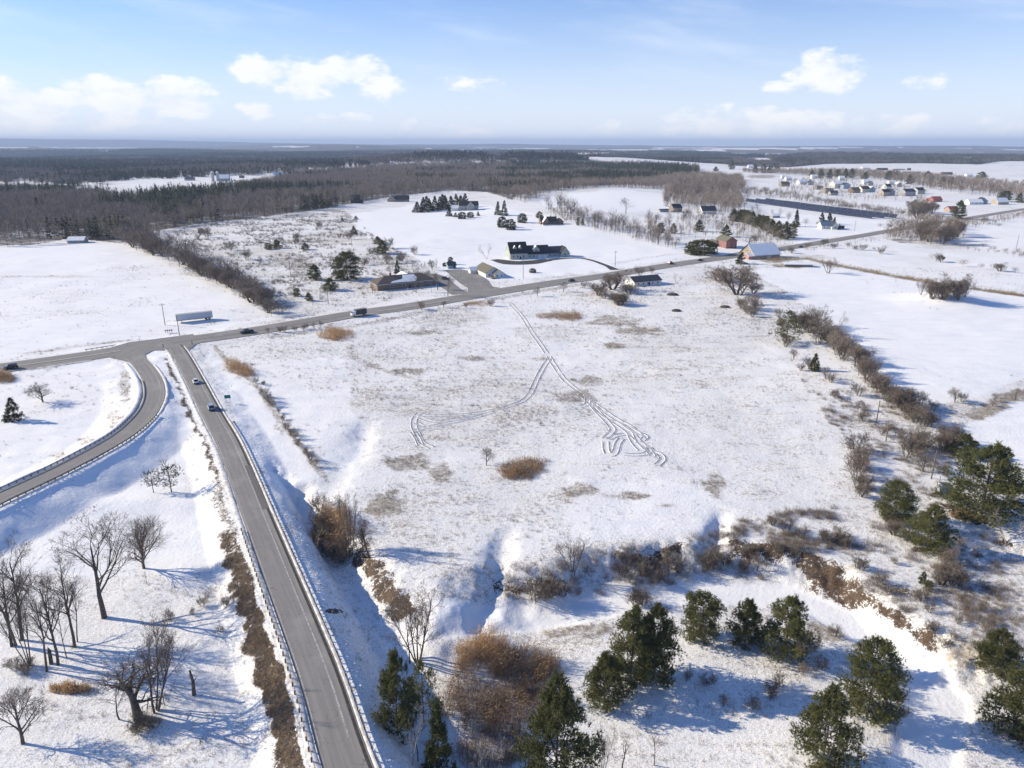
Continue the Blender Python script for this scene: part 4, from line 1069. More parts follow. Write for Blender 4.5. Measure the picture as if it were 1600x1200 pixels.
# conifers of the foreground: base px, top row, width
for k, (px, py, top, wp, pr, lab) in enumerate([
    (985, 1066, 947, 84, ('wpine', 0), 'dark green pine sharing one crown with its neighbour, left one of the joined pair'),
    (1022, 1060, 945, 72, ('wpine', 1), 'dark green pine, right one of the joined pair above the shaded hollow'),
    (944, 1100, 1019, 66, ('wpine', 2), 'medium bushy pine just in front of the joined pair, beside the brown reeds'),
    (868, 1246, 1054, 118, ('wpine', 0), 'tallest olive green pine cut off by the bottom edge, right of the brown reeds'),
    (1094, 998, 927, 62, ('wpine', 3), 'compact round pine standing alone right on the edge of the creek trail'),
    (1164, 1004, 936, 52, ('wpine', 1), 'narrower pine with a loose left side, second pine right of the compact round one'),
    (1226, 1021, 931, 74, ('wpine', 2), 'broad dark pine at the end of the row with a ragged branch sticking out right'),
    (1354, 1120, 1004, 84, ('wpine', 3), 'stout olive pine beside the shaded bend of the creek trail'),
    (1284, 1196, 1071, 90, ('wpine', 0), 'stout pine at the bottom edge, left of the olive pine by the trail bend'),
    (1554, 1049, 984, 62, ('wpine', 1), 'small blue green pine near the right edge, behind a larger pine'),
    (1582, 1146, 1034, 84, ('wpine', 2), 'large olive pine on rust coloured needles at the right edge'),
    (1532, 802, 694, 116, ('wpine', 2), 'biggest spreading pine with layered boughs beside the right hand snow field'),
    (1396, 814, 754, 54, ('wpine', 3), 'dark rounded pine next to grey thicket, left of a rounder pine'),
    (1450, 858, 789, 70, ('wpine', 0), 'rounded pine standing on a patch of brown needles'),
    (622, 1150, 1016, 62, ('wpine', 1), 'dark evergreen crown at the foot of the road slope, mixed with bare trunks'),
    (662, 1128, 1030, 58, ('open', 0), 'ragged evergreen leaning to the reeds beside the tall bare trees'),
    (686, 1216, 1098, 40, ('cedar', 0), 'narrow yellow green cedar at the bottom, left of the reed bed'),
    (1228, 536, 484, 46, ('open', 0), 'open layered pine standing at the head of the right hand hedgerow'),
    (1272, 579, 552, 15, ('cedar', 0), 'little olive cedar among small bushes below the layered pine'),
    (1505, 712, 678, 44, ('wpine', 1), 'olive evergreen half hidden behind pale birch stems and the biggest pine'),
    (1441, 912, 893, 12, ('wpine', 1), 'tiny evergreen left of the red brown thicket, upper of two'),
    (1450, 922, 907, 13, ('wpine', 3), 'tiny round evergreen at the foot of the red brown thicket, lower of two'),
    (23, 656, 621, 24, ('spruce', 1), 'dense dark evergreen inside the loop road'),
    (240, 770, 735, 24, ('open', 1), 'scraggly little pine on a thin stem, left one of two between the roads'),
    (268, 769, 726, 34, ('open', 1), 'scraggly pine with a dark tufted crown, right one of two between the roads'),
    (543, 436, 393, 42, ('wpine', 3), 'big dark pine behind the left end of the long brick house'),
    (597, 396, 375, 21, ('wpine', 2), 'dark pine at the corner of the big white field, front one of a pair'),
    (590, 381, 369, 15, ('wpine', 0), 'smaller dark pine at the corner of the big white field, rear one of a pair'),
    (553, 366, 353, 11, ('spruce', 0), 'small spruce alone on the left edge of the big white field'),
    (492, 437, 413, 21, ('wpine', 1), 'pine beside the white track through the scrub'),
    (516, 453, 434, 26, ('wpine', 2), 'low spreading pine on the right of the white track'),
    (464, 463, 450, 11, ('wpine', 3), 'small evergreen left of the white track near the hedge'),
    (483, 470, 457, 13, ('wpine', 0), 'small evergreen right beside the white track near the hedge'),
    (433, 388, 374, 15, ('wpine', 1), 'rounded pine in the far scrub, right one of two'),
    (419, 390, 380, 12, ('wpine', 3), 'rounded pine in the far scrub, left one of two'),
    (477, 390, 379, 14, ('wpine', 0), 'pine at the bend where the white track starts'),
    (535, 346, 340, 5, ('spruce', 0), 'speck of an evergreen at the far edge of the scrub'),
    (556, 343, 337, 7, ('spruce', 1), 'small evergreen just right of the speck at the far edge of the scrub'),
    (621, 427, 406, 9, ('spruce', 0), 'slim spruce right behind the roof of the long brick house'),
    (704, 413, 401, 8, ('column', 0), 'dark flat topped columnar evergreen next to the small grey shed'),
    (695, 416, 410, 6, ('mound', 0), 'little olive bush at the foot of the columnar evergreen'),
    (702, 338, 324, 9, ('spruce', 0), 'spruce at the right end of the clipped hedge'),
    (712, 339, 332, 7, ('spruce', 1), 'pale little spruce between the hedge and a round bush'),
    (722, 342, 331, 12, ('ball', 0), 'clipped round evergreen in front of the big grey house, left one of two'),
    (735, 340, 331, 10, ('ball', 0), 'clipped round evergreen in front of the big grey house, right one of two'),
    (747, 337, 330, 5, ('spruce', 0), 'thin young spruce right of the round evergreens'),
    (785, 355, 338, 14, ('ball', 0), 'egg shaped dark evergreen on the lawn, left of its lower twin'),
    (798, 359, 342, 15, ('ball', 0), 'egg shaped dark evergreen on the lawn, lower right one of two'),
    (816, 348, 333, 14, ('ball', 0), 'dark round evergreen left of the snowy lodge'),
    (843, 341, 330, 12, ('wpine', 2), 'dark pine standing behind the snowy lodge'),
    (778, 336, 314, 9, ('spruce', 0), 'tall spruce, left one of the pair behind the egg shaped evergreens'),
    (788, 337, 313, 10, ('spruce', 1), 'tall spruce, right one of the pair behind the egg shaped evergreens'),
    (832, 426, 419, 10, ('ball', 0), 'dome shaped shrub alone on the lawn below the pale green house'),
    (903, 352, 339, 5, ('column', 0), 'thin dark cedar at the right edge of the upper white field'),
    (910, 351, 342, 6, ('spruce', 1), 'small evergreen right of the thin dark cedar'),
    (1158, 412, 394, 16, ('spruce', 1), 'dark spruce standing in front of the snow roofed barn'),
    (1096, 397, 374, 42, ('mound', 0), 'wide olive green juniper clump at the corner of the middle field'),
    (1134, 370, 351, 17, ('wpine', 0), 'dark pine behind the red house'),
    (1032, 364, 348, 14, ('wpine', 3), 'dark evergreen among the bare trees, left of two by the gully'),
    (1052, 365, 349, 12, ('wpine', 1), 'dark evergreen among the bare trees, second of two by the gully'),
    (1092, 362, 343, 14, ('wpine', 2), 'greyish pine among the bare trees above the juniper clump'),
    (1243, 354, 327, 10, ('spruce', 0), 'tall slim spruce left of the blue white house'),
    (1283, 350, 332, 11, ('spruce', 1), 'spruce behind the blue white house, leftmost of three'),
    (1295, 350, 332, 11, ('spruce', 0), 'spruce behind the blue white house, middle of three'),
    (1303, 352, 339, 7, ('spruce', 0), 'spruce behind the blue white house, rightmost of three'),
    (1311, 359, 349, 4, ('spruce', 1), 'tiny spruce right of the blue white house'),
    (1497, 342, 313, 20, ('wpine', 1), 'tall leaning dark pine beside the far stretch of highway'),
    (1533, 279, 268, 16, ('wpine', 2), 'dark bushy pine alone at the edge of the far white field'),
    (1449, 277, 267, 13, ('wpine', 0), 'dark pine by the low farm buildings on the far right'),
    (1569, 315, 298, 20, ('wpine', 3), 'dark pines clump behind the tan gabled house'),
    (1592, 317, 301, 13, ('wpine', 0), 'dark pine at the right edge beyond the tan gabled house'),
    (1472, 292, 276, 11, ('wpine', 1), 'dark pine rising out of the far hedge above the red roofed building'),
    (1143, 265, 249, 9, ('wpine', 1), 'tall lone pine in front of the far white field'),
    (1118, 268, 260, 8, ('wpine', 0), 'dark pine at the end of the far evergreen wood'),
    (60, 331, 308, 10, ('spruce', 0), 'pointed spruce standing out of the left hand wood')]):
    pro = PP[pr[0]][pr[1]]
    put(pro, {'wpine': 'pine_tree', 'open': 'pine_tree', 'spruce': 'spruce_tree', 'ball': 'clipped_evergreen', 'column': 'columnar_evergreen', 'mound': 'juniper_shrub', 'cedar': 'cedar_tree'}[pr[0]], px, py, top, lab, 'shrub' if pr[0] in ('ball', 'mound') else 'conifer', wp)

for k, (px, py, top) in enumerate(sorted([(652, 332, 315), (662, 331, 308), (671, 330, 310), (680, 329, 306), (688, 328, 307), (696, 327, 305), (705, 326, 306), (713, 325, 303), (720, 324, 305), (667, 327, 306), (692, 324, 303), (727, 323, 302)])):
    put(PP['spruce'][k % 2], 'spruce_tree', px, py, top, ordinal('dark spruce packed in the grove left of the big grey house', k, 12), 'conifer', 13, 'spruces of the dark grove')
for k, (px, py, top) in enumerate(sorted([(1146, 346, 326), (1156, 347, 327), (1166, 349, 328), (1175, 352, 330), (1184, 356, 335), (1195, 360, 337), (1205, 366, 342), (1215, 371, 345), (1226, 374, 346), (1190, 353, 336), (1161, 343, 327), (1236, 372, 349)])):
    put(PP['wpine'][k % 4], 'pine_tree', px, py, top, ordinal('dark pine in the dense row running down to the highway', k, 12), 'conifer', 17, 'pines of the row below the solar panels')
for k, (px, py, top) in enumerate(sorted([(1180, 270, 257), (1193, 270, 256), (1203, 270, 258), (1268, 278, 265), (1282, 279, 264), (1296, 279, 264), (1320, 279, 263), (1330, 278, 263), (1351, 280, 268), (1388, 281, 267), (1400, 281, 268), (1420, 288, 273), (1213, 268, 259), (1308, 277, 265)])):
    put(PP['wpine'][k % 4], 'pine_tree', px, py, top, ordinal('dark pine in the broken row behind the housing estate', k, 14), 'conifer', 10, 'pines behind the housing estate')

# leafless trees of the foreground
ROT = {163: HERO_ROT}
for px, py, top, wp, pr, lab in [
    (163, 965, 816, 118, ('oak', 0), 'large leafless tree with wide forked limbs standing alone on the white slope'),
    (225, 888, 813, 62, ('vase', 0), 'leafless fan shaped tree with many upright limbs, upslope of the large forked tree'),
    (229, 911, 892, 8, ('sapling', 0), 'tiny sapling just below the fan shaped tree'),
    (117, 1011, 868, 60, ('tall', 0), 'tall slim leafless tree left of the large forked tree, straightest of the left group'),
    (121, 1003, 905, 30, ('tall', 1), 'thinner leafless tree crossing behind the straightest slim tree'),
    (104, 1027, 932, 26, ('sapling', 1), 'very thin young tree between the slim trees of the left group'),
    (91, 1039, 886, 50, ('tall', 2), 'slim leafless tree with many side twigs, third from the right in the left group'),
    (73, 1049, 900, 56, ('tall', 1), 'leafless tree with a bent trunk leaning left, front of the left group'),
    (46, 1041, 920, 44, ('multi', 0), 'leafless tree forked from a brushy foot at the left'),
    (34, 1000, 842, 66, ('tall', 0), 'tall dark leafless tree near the left edge leaning left'),
    (25, 1009, 850, 60, ('tall', 1), 'tall leafless tree right at the left edge, beside its dark twin'),
    (18, 1010, 890, 50, ('tall', 2), 'leaning grey trunk cut by the left edge'),
    (36, 1162, 1076, 72, ('round', 1), 'short leafless orchard like tree in the bottom left corner'),
    (241, 1112, 964, 70, ('multi', 0), 'tall twin stemmed leafless tree behind the gnarled old tree'),
    (217, 1122, 1018, 92, ('gnarl', 0), 'gnarled old leafless tree with a thick broken trunk'),
    (186, 1124, 1062, 36, ('sapling', 0), 'slender sapling left of the gnarled old tree'),
    (257, 1102, 1010, 20, ('sapling', 1), 'slender upright tree right of the twin stemmed tree'),
    (247, 1108, 1030, 16, ('sapling', 0), 'thin stem between the twin stemmed tree and the slender upright tree'),
    (268, 768, 711, 26, ('sapling', 1), 'bare sapling standing behind the two scraggly pines'),
    (67, 628, 599, 34, ('round', 0), 'round headed bare tree inside the loop road'),
    (652, 1034, 922, 84, ('multi', 1), 'tall many stemmed leafless tree at the foot of the field bank'),
    (640, 1036, 960, 40, ('sapling', 1), 'thin bare tree with long crooked branches left of the tall many stemmed tree'),
    (644, 1194, 1108, 34, ('pale', 0), 'pale dead leaning tree by the dark evergreens at the bottom'),
    (653, 1190, 1118, 28, ('sapling', 0), 'bare grey stem right of the pale dead tree'),
    (760, 1212, 1128, 60, ('pale', 0), 'pale bushy bare tree at the bottom of the reed bed'),
    (942, 1206, 1138, 32, ('multi', 1), 'bare dark sapling clump at the bottom edge, right of the tallest pine'),
    (972, 1200, 1156, 34, ('sapling', 0), 'pale bare sapling at the bottom edge between two dark clumps'),
    (1022, 1196, 1142, 26, ('sapling', 1), 'thin bare sapling at the bottom edge on sunlit snow'),
    (566, 868, 806, 34, ('multi', 1), 'bare grey tree close behind the orange reed bed'),
    (548, 870, 765, 36, ('multi', 1), 'taller bare tree rising out of the orange reed bed'),
    (578, 872, 815, 38, ('tall', 2), 'dark leaning bare tree at the top of the earth bank'),
    (760, 727, 698, 22, ('round', 1), 'lone round bare bush in the middle of the field near the reeds'),
    (895, 895, 842, 54, ('multi', 1), 'tall twiggy grey bush on top of the creek bank'),
    (1152, 461, 411, 62, ('willow', 1), 'big brown willow below the snow roofed barn'),
    (1122, 440, 418, 36, ('willow', 0), 'grey willow bush left of the big brown willow'),
    (1176, 458, 440, 24, ('willow', 0), 'dark bush right at the foot of the big brown willow'),
    (1302, 528, 486, 36, ('pale', 0), 'pale tree sticking up out of the right hand hedgerow'),
    (1290, 532, 506, 44, ('willow', 0), 'dense dark bush under the pale hedgerow tree'),
    (957, 452, 420, 42, ('willow', 0), 'large bare tree beside the white long low house'),
    (935, 462, 440, 30, ('willow', 1), 'reddish bare bush beside the highway left of the large bare tree'),
    (983, 458, 440, 26, ('willow', 0), 'bare bush in front of the white long low house'),
    (1056, 443, 428, 18, ('pale', 0), 'pale round bush on the lawn right of the white long low house'),
    (761, 405, 381, 17, ('pale', 0), 'pale bare birch alone on the white field behind the small white house'),
    (1294, 427, 404, 28, ('multi', 1), 'bare forked bush beside the straw ditch'),
    (978, 334, 308, 22, ('oak', 1), 'round crowned bare tree standing over the upper white fields'),
    (1168, 388, 363, 34, ('oak', 0), 'large bare tree between red house and snow roofed barn'),
    (1488, 688, 655, 12, ('pale', 0), 'white birch stems in front of the olive evergreen'),
    (1574, 850, 800, 40, ('pale', 0), 'pale bare tree near the right edge below the biggest pine'),
    (1442, 737, 705, 34, ('round', 0), 'dark round headed bare tree by the leaning pole'),
    (1252, 925 + 110, 985, 30, ('round', 1), 'grey bush against the end of the pine row'),
    (1512, 1030, 975, 34, ('pale', 0), 'thin pale bare tree left of the small blue green pine'),
    (700, 463, 428, 20, ('oak', 1), 'bare tree in front of the right end of the long brick house'),
    (684, 453, 424, 20, ('oak', 0), 'bare tree beside the lamp post of the long brick house'),
    (650, 457, 428, 24, ('oak', 1), 'bare tree on the lawn before the middle of the long brick house'),
    (582, 459, 440, 10, ('sapling', 0), 'stubby bare tree at the left corner of the long brick house')]:
    put(PB[pr[0]][pr[1]], 'bare_tree', px, py, top, lab, 'tree', wp, rot=ROT.get(px))

_lap('placed')
# rows and bands of look-alike bushes and trees: px polyline, count, jitter px, row heights px, prototypes, label, category, group
def row(pl, n, jx, jy, hmin, hmax, protos, name, label, cat, group, wf=None, seed=0):
    r = random.Random(seed + 17); P = np.array(pl, float); d = np.concatenate([[0], np.cumsum(np.hypot(*np.diff(P, axis=0).T))])
    todo = []
    for i in range(n):
        s = d[-1] * (i + r.uniform(.1, .9)) / n; x = np.interp(s, d, P[:, 0]) + r.uniform(-jx, jx); y = np.interp(s, d, P[:, 1]) + r.uniform(-jy, jy); todo.append((x, y))
    for i, (x, y) in enumerate(sorted(todo)):
        p = ground(x, y); h = r.uniform(hmin, hmax) * mpp(p) * 1.04; pr = r.choice(protos)
        plant(pr, name, p, ordinal(label, i, n), cat, h, (pr.w * h / pr.h * r.uniform(*wf)) if wf else None, r.uniform(0, 6.28), group)


SH = PB['shrub']; WL = PB['willow']; RD = PB['round']; TL = PB['tall']; MU = PB['multi']


def light(name, seed, h, w, n=90, twig='twig', bl=.22, bw=.13, spread=1.0):
    """bare tree for far off: trunk, a few limbs and a haze of twigs"""
    rng = np.random.default_rng(seed); segs = [(0, 0, -.3, 0, 0, h * .8, .02 * h * .6, .03)]
    for i in range(9):
        a = rng.uniform(0, 6.28); z = rng.uniform(.28, .7) * h; L = w * .42 * rng.uniform(.6, 1.1)
        segs.append((0, 0, z, L * math.cos(a), L * math.sin(a), z + L * rng.uniform(.5, 1.3), .009 * h, .02))
    V, Q = tubes(segs, 3); tr = np_mesh(name + '_trunk', V, [Q], [M['bark']])
    u = rng.normal(size=(n, 3)); u /= np.linalg.norm(u, axis=1)[:, None]; u *= (rng.random(n) ** .45)[:, None]
    c = u * np.array([w / 2, w / 2, h * .34]) + np.array([0, 0, h * .62])
    dd = u * .7 + rng.normal(size=(n, 3)) * .45 + np.array([0, 0, .75]); dd /= np.linalg.norm(dd, axis=1)[:, None]
    L = h * bl * rng.uniform(.5, 1.2, n); V, T = blades(c - dd * (L * .4)[:, None], c + dd * (L * .6)[:, None], bw, rng)
    V[:, 2] = np.clip(V[:, 2], 0, h)
    cr = np_mesh(name + '_crown', V, [T], [M[twig]], tone=np.repeat(rng.random(n), 3))
    return Proto(tr, cr, h, w)


def lconifer(name, seed, h, w, leaf='needles_dark', n=120):
    rng = np.random.default_rng(seed); t = rng.random(n) ** .8; z = h * (.06 + .92 * t); a = rng.uniform(0, 6.28, n)
    r0 = w / 2 * (1 - t) ** .8 * rng.uniform(.2, .95, n); p0 = np.stack([r0 * np.cos(a), r0 * np.sin(a), z], 1)
    out = np.stack([np.cos(a), np.sin(a), np.full(n, .15)], 1) + rng.normal(size=(n, 3)) * .35
    L = w * .24 * (1.2 - .7 * t); V, T = blades(p0 - out * (L * .5)[:, None], p0 + out * L[:, None], w * .17 * (1.2 - .7 * t), rng)
    V[:, 2] = np.maximum(V[:, 2], .05)
    cr = np_mesh(name + '_crown', V, [T], [M[leaf]], tone=np.repeat(rng.random(n), 3))
    V, Q = tubes([(0, 0, -.3, 0, 0, h * .95, .018 * h, .02)], 3); return Proto(np_mesh(name + '_trunk', V, [Q], [M['bark']]), cr, h, w)


LB = [light('edge_tree', 200 + i, 15, 8 + i % 3, 190, ('twig', 'wood_twig', 'twig')[i % 3], .2, .10) for i in range(5)]
LT = [light('thin_tree', 220 + i, 14, 5.5, 120, 'twig', .2, .09) for i in range(4)]
LS = [light('hedge_bush', 240 + i, 5, 5.5, 170, ('twig', 'twig_grey', 'twig_red', 'twig')[i % 4], .3, .07) for i in range(4)]

row([(188, 379), (235, 394), (300, 420), (350, 445), (400, 470), (436, 494)], 84, 9, 4, 18, 31, LS + WL, 'hedge_bush', 'dark bare bush in the dense hedgerow between left field and scrub', 'shrub', 'bushes of the left hedgerow', (1.0, 1.4), 1)
row([(200, 372), (260, 388), (330, 418), (400, 460), (430, 480)], 30, 6, 3, 24, 36, LS + LB, 'hedge_tree', 'taller bare tree rising out of the left hedgerow', 'tree', 'trees of the left hedgerow', None, 2)
row([(-20, 384), (60, 382), (112, 372), (190, 376), (240, 362), (330, 347), (400, 340), (470, 331), (545, 321)], 56, 4, 2, 22, 32, LB, 'bare_tree', 'bare grey tree along the edge of the dark wood behind the left field', 'tree', 'trees along the edge of the left wood', None, 3)
row([(560, 316), (620, 307), (700, 299), (760, 299), (800, 311), (835, 301), (905, 291)], 44, 5, 3, 16, 26, LB + LT, 'bare_tree', 'pale bare tree along the edge of the wood behind the far houses', 'tree', 'trees along the edge of the middle wood', None, 4)
row([(855, 330), (890, 342), (925, 352), (960, 362), (1000, 372), (1050, 385)], 62, 6, 4, 17, 36, LT + LB, 'bare_tree', 'thin bare tree in the line along the top of the middle white field', 'tree', 'trees lining the middle white field', None, 5)
row([(1005, 362), (1050, 352), (1100, 350), (1120, 362), (1180, 362), (1190, 378)], 26, 14, 9, 15, 28, LB + LT, 'bare_tree', 'bare yard tree on the snowy slope around the red house', 'tree', 'yard trees around the red house', None, 6)
row([(1042, 312), (1090, 302), (1140, 306), (1160, 322)], 44, 14, 9, 18, 28, LT + LB, 'bare_tree', 'bare tree of the little woodlot left of the solar panels', 'tree', 'trees of the woodlot by the solar panels', None, 7)
row([(1160, 300), (1230, 306), (1300, 322), (1380, 335), (1420, 340)], 46, 7, 3, 7, 13, LS, 'hedge_bush', 'bare bush in the hedge running behind the solar panels', 'shrub', 'bushes behind the solar panels', (1, 1.4), 8)
row([(1400, 285), (1470, 296), (1540, 304), (1600, 310)], 34, 10, 5, 14, 24, LB + LS, 'bare_tree', 'bare tree in the broad hedge above the far right houses', 'tree', 'trees of the far right hedge', None, 9)
row([(1300, 276), (1380, 278), (1440, 282)], 22, 10, 3, 8, 14, LB, 'bare_tree', 'bare tree in the strip behind the housing estate', 'tree', 'bare trees behind the housing estate', None, 10)
row([(1392, 368), (1430, 376), (1470, 378), (1500, 372)], 18, 12, 6, 18, 38, LB + WL, 'bare_tree', 'bare tree in the big thicket beside the highway bend', 'tree', 'trees of the thicket at the highway bend', (.8, 1.1), 11)
row([(1430, 340), (1450, 338), (1425, 330)], 5, 10, 3, 20, 26, WL, 'bare_tree', 'pinkish bare tree behind the thicket at the highway bend', 'tree', 'pinkish trees behind the thicket', None, 12)
row([(1370, 360), (1400, 358), (1480, 352), (1530, 350), (1565, 355)], 14, 6, 3, 6, 13, LS, 'hedge_bush', 'low dark bush along the far highway verge', 'shrub', 'bushes on the far highway verge', (1, 1.5), 13)
row([(1500, 385), (1560, 396), (1620, 402)], 9, 10, 3, 5, 10, LS, 'hedge_bush', 'low bush along the ditch in the far right field', 'shrub', 'bushes of the far right ditch', (1, 1.5), 14)
row([(1440, 462), (1462, 466), (1490, 466), (1512, 466)], 9, 5, 3, 24, 40, MU + WL, 'bare_tree', 'bare tree in the isolated clump on the mound in the right field', 'tree', 'trees of the clump on the mound', None, 15)
row([(1544, 421), (1574, 424), (1592, 427), (1456, 408), (1482, 410)], 7, 5, 2, 9, 18, LS + WL, 'field_bush', 'bushy shrub standing on the strip behind the mound', 'shrub', 'bushes behind the mound', (1, 1.5), 16)
row([(1230, 395), (1262, 388), (1290, 385), (1340, 390), (1390, 395)], 14, 10, 3, 6, 11, LS + SH, 'field_bush', 'scrubby bush between highway and straw ditch', 'shrub', 'bushes between highway and straw ditch', (1, 1.4), 17)
row([(1240, 508), (1272, 520), (1310, 548), (1340, 572), (1368, 600), (1392, 625), (1420, 652), (1455, 665)], 52, 9, 6, 18, 36, WL + RD + SH, 'hedge_bush', 'grey brown bush in the hedgerow along the right hand field', 'shrub', 'bushes of the right hedgerow', (.9, 1.2), 18)
row([(1195, 480), (1240, 560), (1290, 600), (1330, 630), (1360, 660), (1400, 700)], 16, 18, 10, 12, 22, SH + RD, 'field_bush', 'small bare bush scattered on the strip left of the right hedgerow', 'shrub', 'scattered bushes left of the right hedgerow', None, 19)
row([(1345, 700), (1340, 745), (1350, 780)], 8, 9, 6, 22, 36, WL + SH, 'field_bush', 'red brown bush in the dark thicket at the corner of the big field', 'shrub', 'bushes of the corner thicket', (1, 1.2), 20)
row([(1410, 715), (1440, 700), (1478, 705), (1500, 690)], 8, 12, 6, 24, 40, WL + SH, 'field_bush', 'brown bush crowded beside the olive evergreen', 'shrub', 'bushes beside the olive evergreen', None, 21)
row([(1375, 800), (1395, 830), (1420, 845)], 6, 6, 5, 20, 30, SH + WL, 'field_bush', 'grey twiggy bush round the feet of the two rounded pines', 'shrub', 'bushes by the two rounded pines', None, 22)
row([(1465, 885), (1480, 905), (1490, 925)], 6, 10, 8, 26, 40, WL + SH, 'field_bush', 'red brown bush in the thicket right of the tiny evergreens', 'shrub', 'bushes of the red brown thicket', None, 23)
row([(1540, 640), (1580, 632), (1610, 622), (1430, 635), (1475, 640)], 8, 8, 3, 12, 24, SH + RD, 'field_bush', 'bare bush at the foot of the right hand field', 'shrub', 'bushes at the foot of the right field', (.9, 1.2), 24)
row([(860, 925), (880, 930), (840, 940)], 6, 14, 8, 24, 42, SH + MU[1:], 'field_bush', 'tangled grey bush on the broken creek bank', 'shrub', 'bushes on the broken bank', None, 25)
row([(950, 885), (1000, 905), (1060, 885), (1110, 880), (1160, 880), (1200, 875)], 22, 22, 14, 16, 34, SH + RD, 'field_bush', 'small bare bush on the snowy creek bank below the field', 'shrub', 'bushes along the creek bank', None, 26)
row([(990, 948), (1004, 946), (1016, 950)], 3, 4, 3, 26, 34, SH, 'field_bush', 'spreading bare bush down by the creek trail', 'shrub', 'bushes by the creek trail', None, 27)
row([(1200, 830), (1260, 835), (1330, 850), (1180, 855)], 14, 24, 12, 14, 24, SH, 'field_bush', 'low twiggy bush on the slope above the bare earth bank', 'shrub', 'bushes above the earth bank', (1, 1.4), 28)
row([(1330, 880), (1400, 905), (1440, 960), (1480, 1000), (1560, 960)], 16, 26, 16, 14, 26, SH, 'field_bush', 'thin bare bush on the rough snowy slope at the right', 'shrub', 'bushes on the right slope', None, 29)
row([(1070, 1060), (1130, 1085), (1190, 1100), (1300, 1000), (1410, 1080), (1390, 1150)], 20, 26, 14, 12, 26, SH, 'field_bush', 'small bare bush in the shade between the foreground pines', 'shrub', 'bushes between the foreground pines', None, 30)
row([(400, 592), (425, 632), (445, 662), (470, 700), (498, 735)], 16, 4, 4, 8, 18, SH, 'field_bush', 'small bush along the straw line beside the slip road slope', 'shrub', 'bushes along the straw line', None, 31)
row([(418, 522), (455, 518), (490, 513), (510, 511)], 8, 4, 1, 6, 12, SH + RD, 'roadside_bush', 'small bare tree on the near verge of the highway, left of the reeds', 'shrub', 'small trees on the near highway verge', None, 32)
row([(640, 486), (680, 480), (756, 481), (900, 452), (1010, 428), (1050, 420)], 10, 5, 1, 8, 16, SH + RD, 'roadside_bush', 'small bare bush on the near verge, right of the truck', 'shrub', 'bushes on the near verge right of the truck', None, 33)
row([(500, 800), (510, 850), (530, 880), (545, 885)], 7, 9, 8, 24, 44, SH + WL, 'field_bush', 'grey bush wrapped round the orange reed bed by the slope', 'shrub', 'bushes around the orange reed bed', None, 34)
row([(20, 1040), (50, 1048), (35, 1052)], 4, 10, 6, 16, 26, SH, 'field_bush', 'brush at the foot of the left tree group', 'shrub', 'brush under the left trees', None, 35)
row([(205, 1130), (225, 1138), (240, 1130), (205, 1150)], 6, 12, 8, 20, 34, SH, 'field_bush', 'dark brush round the foot of the gnarled old tree', 'shrub', 'brush under the gnarled tree', None, 36)
row([(250, 975), (300, 960), (340, 930), (345, 1000)], 6, 12, 10, 10, 18, SH, 'field_bush', 'small weedy bush on the slope left of the brown verge', 'shrub', 'weedy bushes left of the brown verge', None, 37)
row([(250, 355), (330, 372), (400, 400), (520, 360), (600, 400), (640, 400), (560, 420)], 34, 22, 12, 8, 18, LT + SH, 'field_bush', 'thin scrub sapling in the brushy land beyond the highway', 'shrub', 'saplings of the brushy land', None, 38)
row([(1150, 478), (1180, 492), (1170, 470)], 8, 12, 8, 12, 22, SH + WL, 'field_bush', 'brown bush below the big brown willow', 'shrub', 'bushes below the big willow', None, 39)
row([(940, 470), (970, 474), (955, 476)], 7, 14, 4, 12, 20, SH + WL, 'field_bush', 'dark low bush in front of the large bare roadside tree', 'shrub', 'bushes below the large roadside tree', (1.1, 1.5), 40)
row([(640, 424), (665, 422), (690, 420), (612, 420)], 8, 6, 2, 8, 18, LT + RD, 'yard_tree', 'bare yard tree behind the long brick house', 'tree', 'yard trees behind the brick house', None, 41)
row([(1165, 330), (1190, 335), (1215, 342), (1260, 352)], 9, 8, 4, 12, 20, LB, 'bare_tree', 'bare tree in the blue shade in front of the solar panels', 'tree', 'trees in front of the solar panels', None, 42)


# ------------------------------------------------------------------ far woods: nobody could count these
def clump_mesh(name, seed, bare_n, con_n, rad, hb, hc):
    """a few trees standing together, for the woods beyond two kilometres"""
    rng = np.random.default_rng(seed); VV, TT, tone, mi = [], [], [], []; base = 0
    for i in range(bare_n + con_n):
        a = rng.uniform(0, 6.28); r = rad * math.sqrt(rng.random()); c0 = np.array([r * math.cos(a), r * math.sin(a), -1.0])
        if i < bare_n:
            h = hb * rng.uniform(.7, 1.15); n = 34; u = rng.normal(size=(n, 3)); u /= np.linalg.norm(u, axis=1)[:, None]; u *= (rng.random(n) ** .4)[:, None]
            c = u * np.array([4.5, 4.5, h * .36]) + np.array([0, 0, h * .6]); dd = u * .6 + rng.normal(size=(n, 3)) * .4 + np.array([0, 0, .8])
            V, T = blades(c - dd * h * .08, c + dd * h * .14, .75, rng); k = 0
        else:
            h = hc * rng.uniform(.7, 1.2); n = 30; t = rng.random(n) ** .8; z = h * (.05 + .9 * t); b = rng.uniform(0, 6.28, n); r0 = 3.2 * (1 - t) ** .8 * rng.uniform(.2, .9, n)
            p0 = np.stack([r0 * np.cos(b), r0 * np.sin(b), z], 1); out = np.stack([np.cos(b), np.sin(b), np.full(n, .2)], 1); V, T = blades(p0 - out, p0 + out * 1.8, 2.2, rng); k = 1
        V[:, 2] = np.maximum(V[:, 2], 0); VV.append(V + c0); TT.append(T + base); base += len(V); tone.append(np.repeat(rng.random(n), 3)); mi.append(np.full(n, k))
    return np_mesh(name, np.vstack(VV), [np.vstack(TT)], [M['far_twig'], M['needles_dark']], mi=np.concatenate(mi), tone=np.concatenate(tone))


